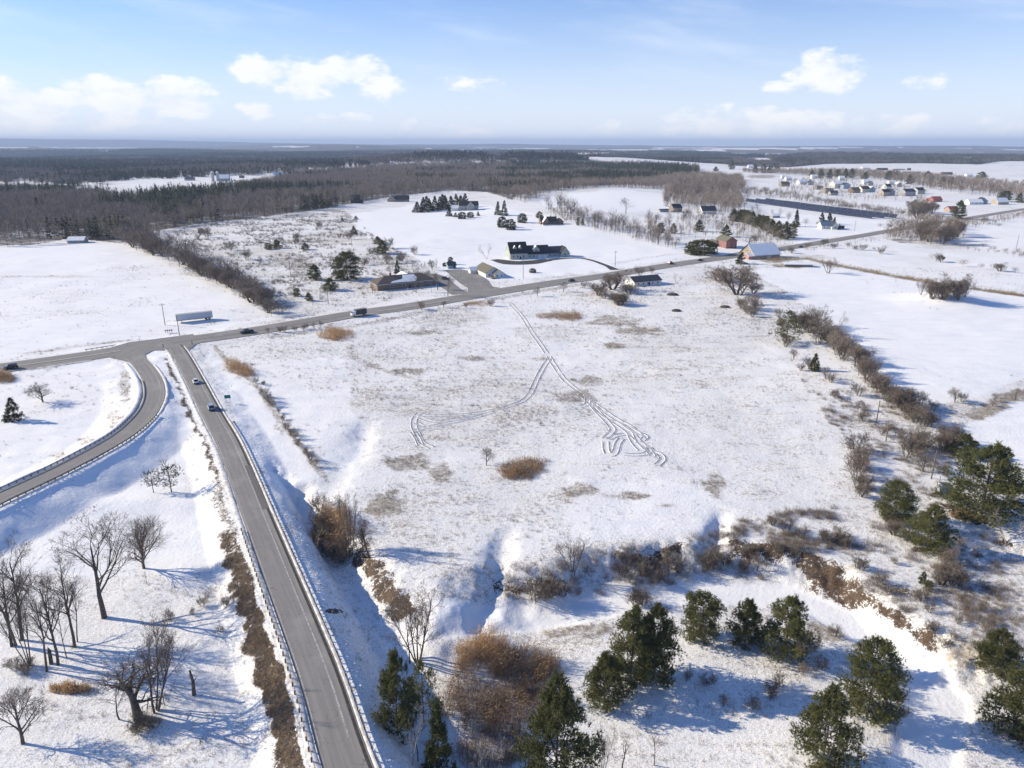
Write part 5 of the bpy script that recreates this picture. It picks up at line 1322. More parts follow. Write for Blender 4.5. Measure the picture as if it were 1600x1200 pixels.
def joined(pr, name):
    a, b = pr.t, pr.c
    def arr(me):
        v = np.zeros(len(me.vertices) * 3, np.float32); me.vertices.foreach_get('co', v); return v.reshape(-1, 3), [list(p.vertices) for p in me.polygons]
    va, fa = arr(a); vb, fb = arr(b); tb = np.zeros(len(vb), np.float32); b.attributes['tone'].data.foreach_get('value', tb)
    fs = [np.array(fa)] if fa else []; fs2 = np.array(fb) + len(va)
    return np_mesh(name, np.vstack([va, vb]), fs + [fs2], [a.materials[0], b.materials[0]], mi=[0] * len(fa) + [1] * len(fb), tone=np.concatenate([np.zeros(len(va)), tb]))


def wood(name, key, box, cell, seed):
    rng = np.random.default_rng(seed); x0, x1, y0, y1 = box; n = int((x1 - x0) * (y1 - y0) / cell)
    x = rng.uniform(x0, x1, n); y = rng.uniform(y0, y1, n); z = hgt(x, y); px, py = to_px(x, y, z)
    m = px_inside(np.stack([px, py], 1), FOREST_PX[key]); return np.stack([x, y, z], 1)[m], px[m], py[m], rng


_lap('rows')
P, px, py, rng = wood('wood', 'near', (-1900, 1250, 640, 2900), 46, 1)
thin = fbm(P[:, 0] / 60, P[:, 1] / 60, 3, 81); keep = (thin > .30); P, px, py = P[keep], px[keep], py[keep]
con = fbm(P[:, 0] / 120, P[:, 1] / 120, 3, 82) + .22 * ((px > 790) & (py < 285)) + .12 * ((px > 150) & (px < 440) & (py < 318)) + .04 * (px < 200)
ic = con + rng.normal(size=len(P)) * .05 > .64
lb = [joined(light('wood_tree', 300 + i, 15, 8, 60, ('wood_twig', 'twig_grey', 'wood_twig')[i % 3], .24, .17), 'wood_tree') for i in range(4)]
lc = [joined(lconifer('wood_conifer', 320 + i, 17, 6.5, ('needles_dark', 'needles')[i % 2], 70), 'wood_conifer') for i in range(3)]
ix = np.where(ic, 4 + rng.integers(0, 3, len(P)), rng.integers(0, 4, len(P)))
scatter('wood', P, lb + lc, 'mixed bare and evergreen wood covering the ridge beyond the fields', 'wood', 5, idx=ix, scl=np.clip(rng.normal(1.0, .16, len(P)), .6, 1.4) * np.where(ic, 1.0, .98))

for key, cell, lab, sd, hs in (('verge', 40, 'low brush between highway and straw ditch', 39, .2), ('ditch', 40, 'low brush along the far right ditch', 40, .25), ('road_end', 26, 'dark brush along the far highway verge', 41, .34), ('edge', 26, 'grey brush filling the strip beside the right hedgerow', 42, .12), ('line', 34, 'undergrowth below the tree line of the middle white field', 35, .42), ('yard', 110, 'young growth around the red house', 36, .6), ('village', 210, 'bare garden trees between the houses of the estate', 38, .5), ('bend', 26, 'dark undergrowth of the thicket at the highway bend', 37, .5), ('band', 66, 'open bare wood beyond the upper white fields', 31, 1.0), ('estate', 70, 'brown brushy thickets behind the housing estate', 32, .75), ('solar', 60, 'brown hedge bushes behind the solar panels', 33, .42), ('lot', 70, 'bare woodlot left of the solar panels', 34, 1.0)):
    P, px, py, rng = wood('thicket', key, (-100, 1900, 500, 2300), cell, sd)
    scatter('thicket', P, lb, lab, 'wood', sd, scl=np.clip(rng.normal(1.0, .2, len(P)), .5, 1.4) * hs)
P, px, py, rng = wood('far', 'far', (-6500, 4200, 1500, 7600), 900, 2)
con = fbm(P[:, 0] / 300, P[:, 1] / 300, 3, 83); ix = np.clip(((con - .30) / .28 * 4).astype(int), 0, 3)
fm = fbm(P[:, 0] / 420, P[:, 1] / 700, 4, 71); k = (fm < .62) | (np.hypot(P[:, 0], P[:, 1]) < 2600); P, ix = P[k], ix[k]
cm = [clump_mesh('far_clump', 1, 12, 1, 17, 14, 16), clump_mesh('far_clump', 2, 9, 3, 17, 14, 17), clump_mesh('far_clump', 3, 5, 7, 17, 14, 17), clump_mesh('far_clump', 4, 1, 11, 17, 14, 18)]
scatter('far_wood', P, cm, 'endless blue grey woods stretching toward the horizon', 'wood', 6, idx=ix)
P, px, py, rng = wood('right', 'right', (600, 5200, 1500, 6500), 560, 3)
scatter('far_wood', P, cm[:3], 'brown wooded rise beyond the housing estate', 'wood', 7)


_lap('woods')
# ------------------------------------------------------------------ reeds, grass and weeds
def reed_bed(px, py, rx, ry, n, h, label, m='reed', seed=0, sq=1.0, w=.07, ang=0.0):
    rng = np.random.default_rng(seed + 900); n = int(n * 1.15); a = rng.uniform(0, 6.28, n); r = np.sqrt(rng.random(n)) * (.78 + .22 * rng.random(n))
    edge = .62 + .95 * fbm(np.cos(a) * 1.7 + seed * 3.1 + 5, np.sin(a) * 1.7 + 9, 3, seed)
    r = np.where(r > 1.05, rng.random(n), r) * edge * 1.15
    u, v = rx * r * np.cos(a), ry * r * np.sin(a); ca, sa = math.cos(ang), math.sin(ang)
    G = ground_many(np.stack([px + u * ca - v * sa, py + u * sa + v * ca], 1)); c = G.mean(0); c[2] = G[:, 2].min()
    d = rng.normal(size=(n, 3)) * .16 + np.array([.10, -.02, 1]); lump = fbm(G[:, 0] / (h * 1.1), G[:, 1] / (h * 1.1), 3, seed + 3); hh = h * rng.uniform(.3, 1.2, n) * (1.0 - .25 * np.clip(r, 0, 1.2)) * np.clip(.2 + 1.5 * lump, .2, 1.5); keep = rng.random(n) < np.clip(2.2 * fbm(G[:, 0] / 2.3, G[:, 1] / 2.3, 3, seed + 8) - .25 - .35 * r ** 3, .04, 1); G, d, hh, lump = G[keep], d[keep], hh[keep], lump[keep]; n = len(G)
    p1 = G + d * hh[:, None]; V, T = blades(G - [0, 0, .1], p1, w, rng)
    # drooping plume on each second stalk
    k = rng.random(n) < .6; q = p1[k] - d[k] * (.12 * h); e = d[k] * .25 + np.array([.25, 0, 0]) + rng.normal(size=(k.sum(), 3)) * .15
    V2, T2 = blades(q, q + e * h * .32, w * 2.2, rng)
    tone = np.concatenate([np.repeat(np.clip(rng.random(n) * .6 + (lump - .5) * .8, 0, 1), 3), np.repeat(.5 + .5 * rng.random(k.sum()), 3)])
    o = link('reed_bed', np_mesh('reed_bed', np.vstack([V, V2]) - c, [np.vstack([T, T2 + len(V)])], [M[m]], tone=tone), None, c)
    return tag(o, label, 'reeds')


reed_bed(526, 524, 24, 9, 3500, 2.6, 'small orange brown reed bed touching the highway verge', seed=1, w=.09)
reed_bed(373, 577, 24, 9, 3200, 2.6, 'rust brown reed bed at the top of the straw line by the junction', seed=2, w=.08, ang=.35)
reed_bed(520, 828, 30, 30, 5200, 4.2, 'big orange reed bed between the road slope and the gully', seed=3, w=.06)
reed_bed(818, 733, 35, 15, 4200, 2.2, 'rust coloured oval reed bed in the middle of the field', seed=4, w=.07, ang=-.25)
reed_bed(888, 495, 22, 6, 2400, 2.0, 'orange reed bed near the tyre tracks, right one of two', seed=5, w=.09)
reed_bed(852, 494, 14, 4, 1100, 1.6, 'smaller reddish reed bed near the tyre tracks, left one of two', seed=6, w=.09)
M['reed_dark'] = leaf_mat('reed_dark', (.19, .125, .08), (.38, .265, .17), .2)
reed_bed(758, 1030, 52, 30, 5200, 3.8, 'tall orange reeds forming the left peak of the bottom reed bed', seed=7, w=.045)
reed_bed(822, 1044, 46, 26, 4200, 3.4, 'orange reeds right of the left peak, against the pines', seed=17, w=.045)
reed_bed(735, 1098, 56, 46, 4600, 2.8, 'thinner dark brown reeds below the left peak', 'reed_dark', seed=8, w=.04)
reed_bed(815, 1108, 60, 40, 4400, 2.8, 'thinner dark brown reeds beside the tallest pine', 'reed_dark', seed=18, w=.04)
reed_bed(770, 1172, 66, 34, 4200, 2.4, 'dark brown reeds at the bottom edge around the pale bushy tree', 'reed_dark', seed=19, w=.04)
reed_bed(4, 592, 18, 7, 2200, 2.6, 'brown reed clump at the left edge beside the highway', seed=9, w=.09)
reed_bed(110, 1078, 30, 7, 2200, 1.6, 'straw coloured reeds behind the bottom left tree', seed=10, w=.05)
reed_bed(745, 475, 22, 4, 1500, 1.2, 'reddish weeds on the near verge opposite the driveways', seed=11, w=.08)
reed_bed(1210, 407, 22, 4, 1600, 2.0, 'tan reeds at the start of the straw ditch', 'straw', seed=12, w=.12)
reed_bed(1500, 803, 20, 6, 900, .4, 'rusty fallen needles under the biggest pine', seed=13, w=.1)
reed_bed(900, 622, 28, 5, 900, .7, 'flattened dark weeds beside the tyre tracks', 'weed', seed=14, w=.06)
for i, (ax, ay, bx, by) in enumerate([(1205, 405, 1262, 405), (1262, 405, 1320, 417), (1320, 417, 1400, 432), (1400, 432, 1470, 444), (1525, 452, 1610, 464)]):
    L = math.hypot(bx - ax, by - ay)
    reed_bed((ax + bx) / 2, (ay + by) / 2, L / 2 * 1.05, 2.2, int(L * 22), 1.7, ['tan reeds of the straw ditch by the low snow covered shed', 'tan reeds of the straw ditch, stretch behind the forked bush', 'tan reeds of the straw ditch, middle stretch', 'tan reeds of the straw ditch just left of the mound trees', 'tan reeds of the straw ditch right of the mound trees'][i], 'straw', 20 + i, w=.13, ang=math.atan2(by - ay, bx - ax))


def weeds():
    rng = np.random.default_rng(77)
    # candidates spread over the near land, kept where grass shows through the snow
    n = 420000; r = np.sqrt(rng.uniform(55 ** 2, 560 ** 2, n)); a = np.radians(rng.uniform(-47, 47, n)); x, y = r * np.sin(a), r * np.cos(a)
    z = hgt(x, y); F, G, B = cover(x, y, z)
    c1 = fbm(x / 11, y / 3.6, 3, 91); c2 = fbm(x / 38, y / 16, 3, 92)
    dens = np.clip(G - .10, 0, 1) ** 1.5 * np.clip((c1 * .55 + c2 * .45 - .38 + np.clip(G - .5, 0, 1) * .8) * 6, 0, 2.6)
    dr = np.minimum(np.minimum(line_dist(x, y, RAMP)[0] - RAMP_W / 2, line_dist(x, y, LOOP)[0] - LOOP_W / 2), line_dist(x, y, HIGHWAY)[0] - HW_W / 2)
    dens *= dr > .9
    keep = (rng.random(n) < dens * 1.0) & (F < .1)
    P = np.stack([x, y, z], 1)[keep]; big = rng.random(len(P)) < .16
    ms = [tuft_mesh('weed_tuft', i, 16, .45, .35, .035, M['weed' if i % 2 else 'straw'], .5) for i in range(4)] + [tuft_mesh('twig_tuft', 10 + i, 22, 1.0, .5, .03, M['twig_grey' if i else 'twig_red'], .45) for i in range(2)]
    ix = np.where(big, 4 + rng.integers(0, 2, len(P)), rng.integers(0, 4, len(P)))
    scatter('dry_weeds', P, ms, 'dry weeds and grass stalks poking through the snow', 'weeds', 8, idx=ix, smin=.55, smax=1.35)
    # matted brown grass on the sunny road slope
    L = smooth_line(RAMP, 1.0); k = 16000; i = rng.integers(0, len(L), k); off = -(RAMP_W / 2 + rng.uniform(1.6, 8.0, k)); T = np.gradient(L[:, :2], axis=0); T /= np.linalg.norm(T, axis=1)[:, None]
    x = L[i, 0] + T[i, 1] * off + rng.normal(size=k) * .5; y = L[i, 1] - T[i, 0] * off + rng.normal(size=k) * .5; z = hgt(x, y); F, G, B = cover(x, y, z)
    m = B > .45 + .35 * rng.random(k); P = np.stack([x, y, z], 1)[m]
    ms = [tuft_mesh('matted_tuft', 30 + i, 26, .5, .42, .035, M['weed' if i % 2 else 'straw'], 1.1) for i in range(4)]
    scatter('brown_grass', P, ms, 'matted brown grass on the sunny verge left of the slip road', 'grass', 9, smin=.6, smax=1.2)
    # brushwood on the creek bank and wet ground
    n = 60000; r = np.sqrt(rng.uniform(70 ** 2, 260 ** 2, n)); a = np.radians(rng.uniform(-20, 47, n)); x, y = r * np.sin(a), r * np.cos(a); z = hgt(x, y); px, py = to_px(x, y, z); F, G, B = cover(x, y, z); PP_ = np.stack([px, py], 1)
    bank = [(790, 885), (880, 880), (930, 860), (1100, 830), (1200, 800), (1340, 790), (1420, 850), (1480, 830), (1640, 840), (1700, 1080), (1520, 1040), (1450, 985), (1380, 930), (1240, 905), (1120, 905), (980, 925), (860, 945), (790, 930)]
    thk = [(1220, 530), (1290, 545), (1450, 660), (1500, 700), (1460, 800), (1360, 800), (1320, 690), (1240, 590)]
    dens = np.where(px_inside(PP_, bank), .46, 0) + np.where(px_inside(PP_, thk), .22, 0)
    m = rng.random(n) < dens * np.clip((fbm(x / 7, y / 7, 3, 95) - .42) * 5, 0, 1.3); P = np.stack([x, y, z], 1)[m]
    ms = [tuft_mesh('brush', 50 + i, 60, 1.7, .8, .03, M['twig_grey' if i % 2 else 'twig_red'], .55) for i in range(4)]
    scatter('brushwood', P, ms, 'low tangled brushwood on the rough ground by the creek bank', 'brush', 10, smin=.5, smax=1.25)
    # the brushy land beyond the highway
    n = 26000; x = rng.uniform(-330, 60, n); y = rng.uniform(380, 950, n); z = hgt(x, y); px, py = to_px(x, y, z)
    m = px_inside(np.stack([px, py], 1), FIELDS[0][0]) & (rng.random(n) < .5 * np.clip((fbm(x / 16, y / 16, 3, 97) - .40) * 6, 0, 1.4)); P = np.stack([x, y, z], 1)[m]
    ms = [tuft_mesh('scrub', 60 + i, 40, 2.0, .9, .06, M['twig_grey' if i % 2 else 'weed'], .45) for i in range(4)]
    scatter('scrub', P, ms, 'grey scrub growth covering the land beyond the highway', 'scrub', 11, smin=.5, smax=1.4)


_lap('reeds'); weeds(); _lap('weeds')


def chunks():
    """clods of snow thrown off the roads by the plough"""
    import bmesh
    rng = np.random.default_rng(123); ms = []
    for i in range(4):
        bm = bmesh.new(); bmesh.ops.create_icosphere(bm, subdivisions=1, radius=1)
        for v in bm.verts: v.co *= rng.uniform(.6, 1.2); v.co.z *= .6
        me = bpy.data.meshes.new('snow_clod'); bm.to_mesh(me); bm.free(); me.materials.append(M['clean_bank' if i else 'grit_snow']); ms.append(me)
    PP_ = []
    for P, side, hw, n, far in ((RAMP, 1, RAMP_W / 2, 5200, 7.0), (RAMP, -1, RAMP_W / 2, 1500, 2.0), (LOOP, 1, LOOP_W / 2, 1500, 4.0), (LOOP, -1, LOOP_W / 2, 1200, 4.0), (HIGHWAY, -1, HW_W / 2, 1300, 3.0), (HIGHWAY, 1, HW_W / 2, 1300, 3.0)):
        L = smooth_line(P[(P[:, 1] < 520) & (P[:, 1] > 40)], 1.0); T = np.gradient(L[:, :2], axis=0); T /= np.linalg.norm(T, axis=1)[:, None]
        i = rng.integers(0, len(L), n); off = side * (hw + .5 + far * rng.random(n) ** 1.7); x = L[i, 0] + T[i, 1] * off; y = L[i, 1] - T[i, 0] * off
        PP_.append(np.stack([x, y, hgt(x, y)], 1)[fbm(x / 8, y / 8, 3, 55) > .42])
    Q = np.vstack(PP_); d = np.minimum(np.minimum(line_dist(Q[:, 0], Q[:, 1], RAMP)[0] - RAMP_W / 2, line_dist(Q[:, 0], Q[:, 1], LOOP)[0] - LOOP_W / 2), line_dist(Q[:, 0], Q[:, 1], HIGHWAY)[0] - HW_W / 2); Q = Q[d > .3]
    scatter('snow_clods', Q, ms, 'clods of ploughed snow lying along the road edges', 'snow clods', 12, scl=.06 + .22 * rng.random(len(Q)) ** 2.2)


chunks()
#PART4

# ------------------------------------------------------------------ buildings
RF = {k: shingle('roof_' + k, a, b) for k, a, b in (
    ('dark', (.022, .023, .028), (.045, .045, .052)), ('grey', (.07, .07, .075), (.12, .12, .125)), ('brown', (.085, .072, .06), (.14, .12, .10)),
    ('olive', (.12, .115, .085), (.18, .17, .13)), ('blue', (.10, .17, .25), (.16, .24, .33)), ('red', (.27, .07, .055), (.38, .11, .09)), ('slate', (.03, .04, .06), (.06, .07, .09)))}
RF['snow'] = mat('roof_snow', (.80, .81, .83), .75, (.88, .885, .9), .6, 4, .4)
WALLS = {k: siding('siding_' + k, c) for k, c in dict(white=(.72, .72, .69), cream=(.62, .60, .52), green=(.44, .47, .41), grey=(.36, .36, .36), brown=(.20, .145, .105), dark=(.06, .058, .06), pink=(.42, .32, .28), tan=(.42, .37, .31), blue=(.30, .37, .45), taupe=(.27, .235, .20), red=(.31, .13, .11), silver=(.45, .45, .44)).items()}
def brick_mat(name, a, b_, mortar):
    m = bpy.data.materials.new(name); m.use_nodes = True; t = m.node_tree; g = NT(t); b = t.nodes['Principled BSDF']; b.inputs['Roughness'].default_value = .9
    tc = g.n('ShaderNodeTexCoord'); mp = g.n('ShaderNodeMapping'); mp.inputs['Rotation'].default_value = (math.pi / 2, 0, 0); g.put(mp.inputs[0], tc.outputs['Object'])
    br = g.n('ShaderNodeTexBrick'); g.put(br.inputs['Vector'], mp.outputs[0]); br.inputs['Scale'].default_value = 2.5
    g.put(br.inputs['Color1'], a); g.put(br.inputs['Color2'], b_); g.put(br.inputs['Mortar'], mortar)
    g.put(b.inputs['Base Color'], br.outputs[0]); return m
WALLS['brick'] = brick_mat('brick_brown', (.15, .105, .075), (.21, .15, .11), (.24, .21, .18))
WALLS['redbrick'] = brick_mat('brick_red', (.36, .10, .085), (.46, .16, .13), (.42, .30, .27))
WALLS['stone'] = mat('field_stone', (.20, .165, .13), .9, (.42, .36, .29), 1.6, 3, .4, lo=.42, hi=.56)
_wm = {}


def win_mesh(w, h, frame='trim'):
    k = (round(w, 2), round(h, 2), frame)
    if k not in _wm:
        mb = MB(); f = .09
        mb.box((0, 0, h / 2 - f / 2), (w, .1, f), M[frame]).box((0, 0, -h / 2 + f / 2), (w, .1, f), M[frame])
        mb.box((-w / 2 + f / 2, 0, 0), (f, .1, h - 2 * f), M[frame]).box((w / 2 - f / 2, 0, 0), (f, .1, h - 2 * f), M[frame])
        mb.box((0, 0, 0), (.05, .07, h - 2 * f), M[frame]); mb.box((0, .01, 0), (w - 2 * f, .04, h - 2 * f), M['glass']); _wm[k] = mb.mesh('window')
    return _wm[k]


def block(t, w, d, wh, rh, wall, rf, rb, at=(0, 0, 0), rz=0.0, ov=.45, hip=False, wins=(), gwins=(), rwins=(), chimney=None, door=None, garage=None, base=1.2, snow_edge=0):
    """one gabled (or hipped) volume: wall, roof, windows as children of t. Ridge along local x, front is -y."""
    ca, sa = math.cos(rz), math.sin(rz)
    def tr(x, y, z): return (at[0] + x * ca - y * sa, at[1] + x * sa + y * ca, at[2] + z)
    mb = MB()
    if hip or rh <= 0: mb.box((0, 0, (wh - base) / 2), (w, d, wh + base), WALLS[wall])
    else: mb.prism([(-d / 2, -base), (d / 2, -base), (d / 2, wh), (0, wh + rh - .03), (-d / 2, wh)], 'x', -w / 2, w / 2, WALLS[wall])
    mb.build('wall', t, tr(0, 0, 0), rz)
    mb = MB(); th = .22
    if rh <= 0:
        mb.box((0, 0, wh + .15), (w + .5, d + .5, .28), RF[rf])
    elif hip:
        W_, D_ = w / 2 + ov, d / 2 + ov; r = max(.5, W_ - D_); z0, z1 = wh + .01, wh + rh
        A = [(-W_, -D_, z0), (W_, -D_, z0), (W_, D_, z0), (-W_, D_, z0)]; r0, r1 = (-r, 0, z1), (r, 0, z1)
        mb.face([A[0], A[1], r1, r0], RF[rf]).face([A[2], A[3], r0, r1], RF[rb]).face([A[3], A[0], r0], RF[rf]).face([A[1], A[2], r1], RF[rf])
        B = [(x, y, z0 - .2) for x, y, _ in A]
        for i in range(4): mb.face([B[i], B[(i + 1) % 4], A[(i + 1) % 4], A[i]], M['trim'])
        mb.face(B[::-1], M['trim'])
    else:
        sl = rh / (d / 2)
        for sgn, m in ((-1, rf), (1, rb)):
            y1, z1 = sgn * (d / 2 + ov), wh - ov * sl
            pr = [(y1, z1), (sgn * .002, wh + rh), (sgn * .002, wh + rh + th), (y1, z1 + th)]
            mb.prism(pr, 'x', -w / 2 - ov, w / 2 + ov, RF[m])
    mb.build('roof', t, tr(0, 0, 0), rz)
    for (x, z, ww, hh) in wins: link('window', win_mesh(ww, hh), t, tr(x, -d / 2 - .03, z), rz)
    for (y, z, ww, hh) in gwins: link('window', win_mesh(ww, hh), t, tr(-w / 2 - .03, y, z), rz - math.pi / 2)
    for (y, z, ww, hh) in rwins: link('window', win_mesh(ww, hh), t, tr(w / 2 + .03, y, z), rz + math.pi / 2)
    if chimney:
        x, y, h = chimney; zc = wh + rh * (1 - abs(y) / (d / 2)); MB().box((0, 0, h / 2 - .4), (.9, .9, h + .8), WALLS['brick']).box((0, 0, h + .08), (1.05, 1.05, .14), M['post_wood']).build('chimney', t, tr(x, y, zc), rz)
    if door: x = door; MB().box((0, 0, 1.05), (1.0, .12, 2.1), M['plastic']).box((0, -.01, 2.15), (1.2, .14, .1), M['trim']).build('door', t, tr(x, -d / 2 - .04, 0), rz)
    for x, ww in (garage or ()): MB().box((0, 0, 1.15), (ww, .1, 2.3), M['trim']).box((0, -.02, .62), (ww - .2, .1, .04), M['plastic']).box((0, -.02, 1.2), (ww - .2, .1, .04), M['plastic']).box((0, -.02, 1.75), (ww - .2, .1, .04), M['plastic']).build('garage_door', t, tr(x, -d / 2 - .04, 0), rz)


def spread_w(n, w, z, ww=1.1, hh=1.3): return [(-w / 2 + w * (i + .5) / n, z, ww, hh) for i in range(n)]


def house(px, py, yaw, label, cat='house', name='house', group=None):
    p = ground(px, py); return thing(name, label, cat, p, R(yaw), group)


# long brick house
t = house(630, 447, 28, 'long low brown brick house with a hipped roof half covered in snow', name='brick_house')
block(t, 36, 14, 3.5, 3.6, 'brick', 'brown', 'brown', hip=True, ov=.8, wins=[(-9, 1.9, 2.0, 1.3), (-2, 1.9, 1.8, 1.3), (5, 1.9, 1.6, 1.3), (9.5, 1.9, 1.6, 1.3), (14, 1.9, 1.2, 1.2)], gwins=[(-3, 1.9, 1.4, 1.2), (3, 1.9, 1.4, 1.2)], door=1.6)
mb = MB(); sl = 3.6 / 7.8
def rp(x, y): return (x, y, 3.51 + 3.6 * (1 - abs(y) / 7.8) + .07)
for q in ([(-10, -7.2), (5.5, -7.5), (7.5, -4.6), (6.4, -1.2), (-.5, -.9), (-2, -4.6), (-8.5, -6.0)],): mb.face([rp(*a) for a in q], RF['snow']).face([(a[0], a[1], a[2] + .16) for a in [rp(*a) for a in q]], RF['snow'])
mb.build('snow_patch', t)
MB().box((0, 0, 0), (1.2, .9, 2.4), WALLS['redbrick']).build('chimney', t, (-7.5, .6, 7.4))
block(t, 12, 10, 3.2, 2.8, 'brick', 'brown', 'snow', (5, 10, 0), math.pi / 2, hip=False)
# small white house
t = house(763, 429, 112, 'small white house with an olive roof and a gabled end facing the highway', name='white_house')
block(t, 21, 11, 3.0, 3.3, 'white', 'olive', 'olive', wins=spread_w(3, 20, 1.6), rwins=[], gwins=[(-3.2, 1.6, 1.4, 1.4), (3.2, 1.6, 1.0, 1.4), (0, 1.6, .9, 1.4)], door=2)
block(t, 6, 6.5, 2.7, 2.2, 'white', 'olive', 'olive', (-11.5, -2.2, 0), 0, gwins=[(-1.5, 1.5, 1.0, 1.3), (1.5, 1.5, 1.0, 1.3)])
block(t, 7, 5, 2.5, 1.6, 'white', 'snow', 'snow', (8.5, 6.5, 0), math.pi / 2)
MB().box((0, 0, .45), (4.2, 2.6, .9), M['pole_wood']).box((0, -1.3, 1.35), (4.2, .08, .9), M['pole_wood']).build('porch', t, (-15, 2.5, 0))
# big pale green house: main gable, garage wing, rear wing
t = house(800, 404, 14, 'large pale green house with black roofs, two small dormers and a garage wing', name='green_house')
block(t, 13, 14, 4.6, 7.0, 'green', 'dark', 'snow', (4, 2, 0), 0, wins=[(-4, 2.2, 1.3, 1.6), (-1, 2.2, 1.3, 1.6), (3.5, 2.2, 1.6, 1.6)], gwins=[(-3, 2.1, 1.2, 1.5), (2.5, 2.1, 1.2, 1.5), (0, 6.3, 1.2, 1.4)], door=1.2)
block(t, 17, 12, 3.6, 5.2, 'green', 'dark', 'dark', (19, 2, 0), 0, wins=[(-6.5, 1.9, 1.2, 1.5), (-3.5, 1.9, 1.2, 1.5)], garage=[(1.5, 3.0), (5.2, 3.0)])
block(t, 14, 11, 3.2, 4.0, 'green', 'slate', 'dark', (33, 5, 0), 0, wins=[(-4, 1.8, 1.3, 1.4), (0, 1.8, 1.3, 1.4)])
block(t, 9, 7, 3.0, 4.6, 'green', 'dark', 'dark', (40, 1.5, 0), math.pi / 2, gwins=[(0, 2.0, 1.6, 1.5), (0, 4.6, .9, .9)])
for (x, y, z, w_) in ((1.6, -2.6, 6.3, 2.2), (5.6, -2.6, 6.3, 2.2), (17.8, -2.6, 4.4, 5.0)):
    mb = MB(); hh = 1.7 if w_ < 3 else 2.3; gy = 1.5 if w_ < 3 else 2.2
    mb.prism([(-w_ / 2, -.6), (w_ / 2, -.6), (w_ / 2, hh), (0, hh + gy), (-w_ / 2, hh)], 'y', 0, 3.8, WALLS['green'])
    for sg, mt in ((-1, RF['snow']), (1, RF['dark'])): mb.prism([(sg * (w_ / 2 + .3), hh - .25), (sg * .003, hh + gy + .02), (sg * .003, hh + gy + .2), (sg * (w_ / 2 + .3), hh - .07)], 'y', -.35, 4.0, mt)
    dm = mb.build('dormer', t, (x, y, z)); link('window', win_mesh(1.1 if w_ < 3 else 2.2, 1.3), dm, (0, -.04, hh * .55))
# grey shed
t = house(705, 419, 20, 'small grey shed beside the columnar evergreen', 'shed', 'garden_shed'); block(t, 5.5, 5, 2.4, 1.8, 'blue', 'slate', 'snow', wins=[(0, 1.4, .8, .8)], door=1.5)
# white long low house below the highway
t = house(1005, 444, 24, 'long low white house with a dark blue roof below the highway', name='white_house')
block(t, 19, 10, 2.8, 2.3, 'white', 'slate', 'snow', wins=spread_w(5, 17, 1.5, 1.2, 1.2), gwins=[(-2.5, 1.5, 1.0, 1.2), (2.5, 1.5, 1.0, 1.2)], door=.9)
# lodge
t = house(856, 350, 10, 'dark brown lodge with steep snowy gables and a deck', name='lodge')
block(t, 17, 10, 3.4, 4.0, 'brown', 'dark', 'snow', wins=spread_w(4, 15, 1.8), gwins=[(0, 2, 1.2, 1.4)], chimney=(3, 1, 1.8))
block(t, 9, 7, 3.2, 4.4, 'brown', 'dark', 'snow', (-3.5, -4.5, 0), math.pi / 2, gwins=[(0, 2.0, 1.8, 1.6), (0, 4.4, 1.0, 1.0)]); block(t, 8, 7, 2.8, 3.0, 'brown', 'dark', 'dark', (12, -1, 0), math.pi / 2, gwins=[(0, 1.6, 1.4, 1.2)])
MB().box((0, 0, .5), (22, 5, .25), RF['snow']).box((0, -2.4, 1.0), (22, .1, .9), M['post_wood']).build('deck', t, (3, -9.5, 0))
# big grey house in the grove
t = house(732, 328, 8, 'big grey house with many windows behind the spruce grove', name='grey_house')
block(t, 24, 12, 6.0, 4.6, 'grey', 'dark', 'snow', wins=spread_w(5, 20, 1.9) + spread_w(5, 20, 4.6), chimney=(-7, 0, 2)); block(t, 9, 9, 6.0, 4.0, 'grey', 'snow', 'dark', (2, -5, 0), math.pi / 2, gwins=[(-2, 2, 1.1, 1.4), (2, 2, 1.1, 1.4), (0, 4.6, 1.2, 1.4)])
block(t, 8, 9, 3.0, 3.0, 'white', 'snow', 'snow', (-17, -1, 0), 0)
# pinkish house, dark house by the wood
t = house(622, 315, 5, 'pinkish house with black roofs at the far edge of the white field', name='pink_house')
block(t, 11, 12, 3.6, 5.5, 'pink', 'dark', 'snow', (-9, 0, 0), math.pi / 2, gwins=[(-2.5, 1.8, 1.2, 1.3), (2.5, 1.8, 1.2, 1.3), (0, 4.8, 1.1, 1.2)]); block(t, 20, 11, 3.6, 5.0, 'taupe', 'dark', 'dark', (6, 1, 0), 0, wins=spread_w(4, 18, 1.8), chimney=(4, 0, 2))
t = house(556, 317, 8, 'tall dark house standing against the wood', name='dark_house')
block(t, 12, 10, 7.0, 4.0, 'dark', 'dark', 'slate', wins=spread_w(3, 11, 2.0) + spread_w(3, 11, 5.0)); block(t, 15, 8, 2.8, 2.4, 'dark', 'dark', 'snow', (3, -6, 0))
# farmhouse, weathered barn, low shed
t = house(1105, 334, 12, 'white gabled farmhouse with a dark roof above the pine row', name='farmhouse'); block(t, 18, 11, 4.0, 5.0, 'white', 'slate', 'snow', gwins=[(-2, 2, 1, 1.3), (2, 2, 1, 1.3), (0, 5, 1, 1.2)], wins=spread_w(4, 16, 2), chimney=(3, 0, 1.6))
t = house(1055, 331, 20, 'weathered wooden barn with a black roof on the white field', 'barn', 'wooden_barn'); block(t, 12, 11, 5.2, 4.2, 'taupe', 'dark', 'snow', gwins=[(0, 5, 1, 1)]); MB().box((0, 0, 1.8), (3.4, .12, 3.6), M['post_wood']).build('barn_door', t, (2, -5.56, 0))
t = house(1036, 331, 20, 'low grey open shed left of the weathered barn', 'shed', 'low_shed'); block(t, 12, 6, 2.4, 1.0, 'grey', 'slate', 'snow')
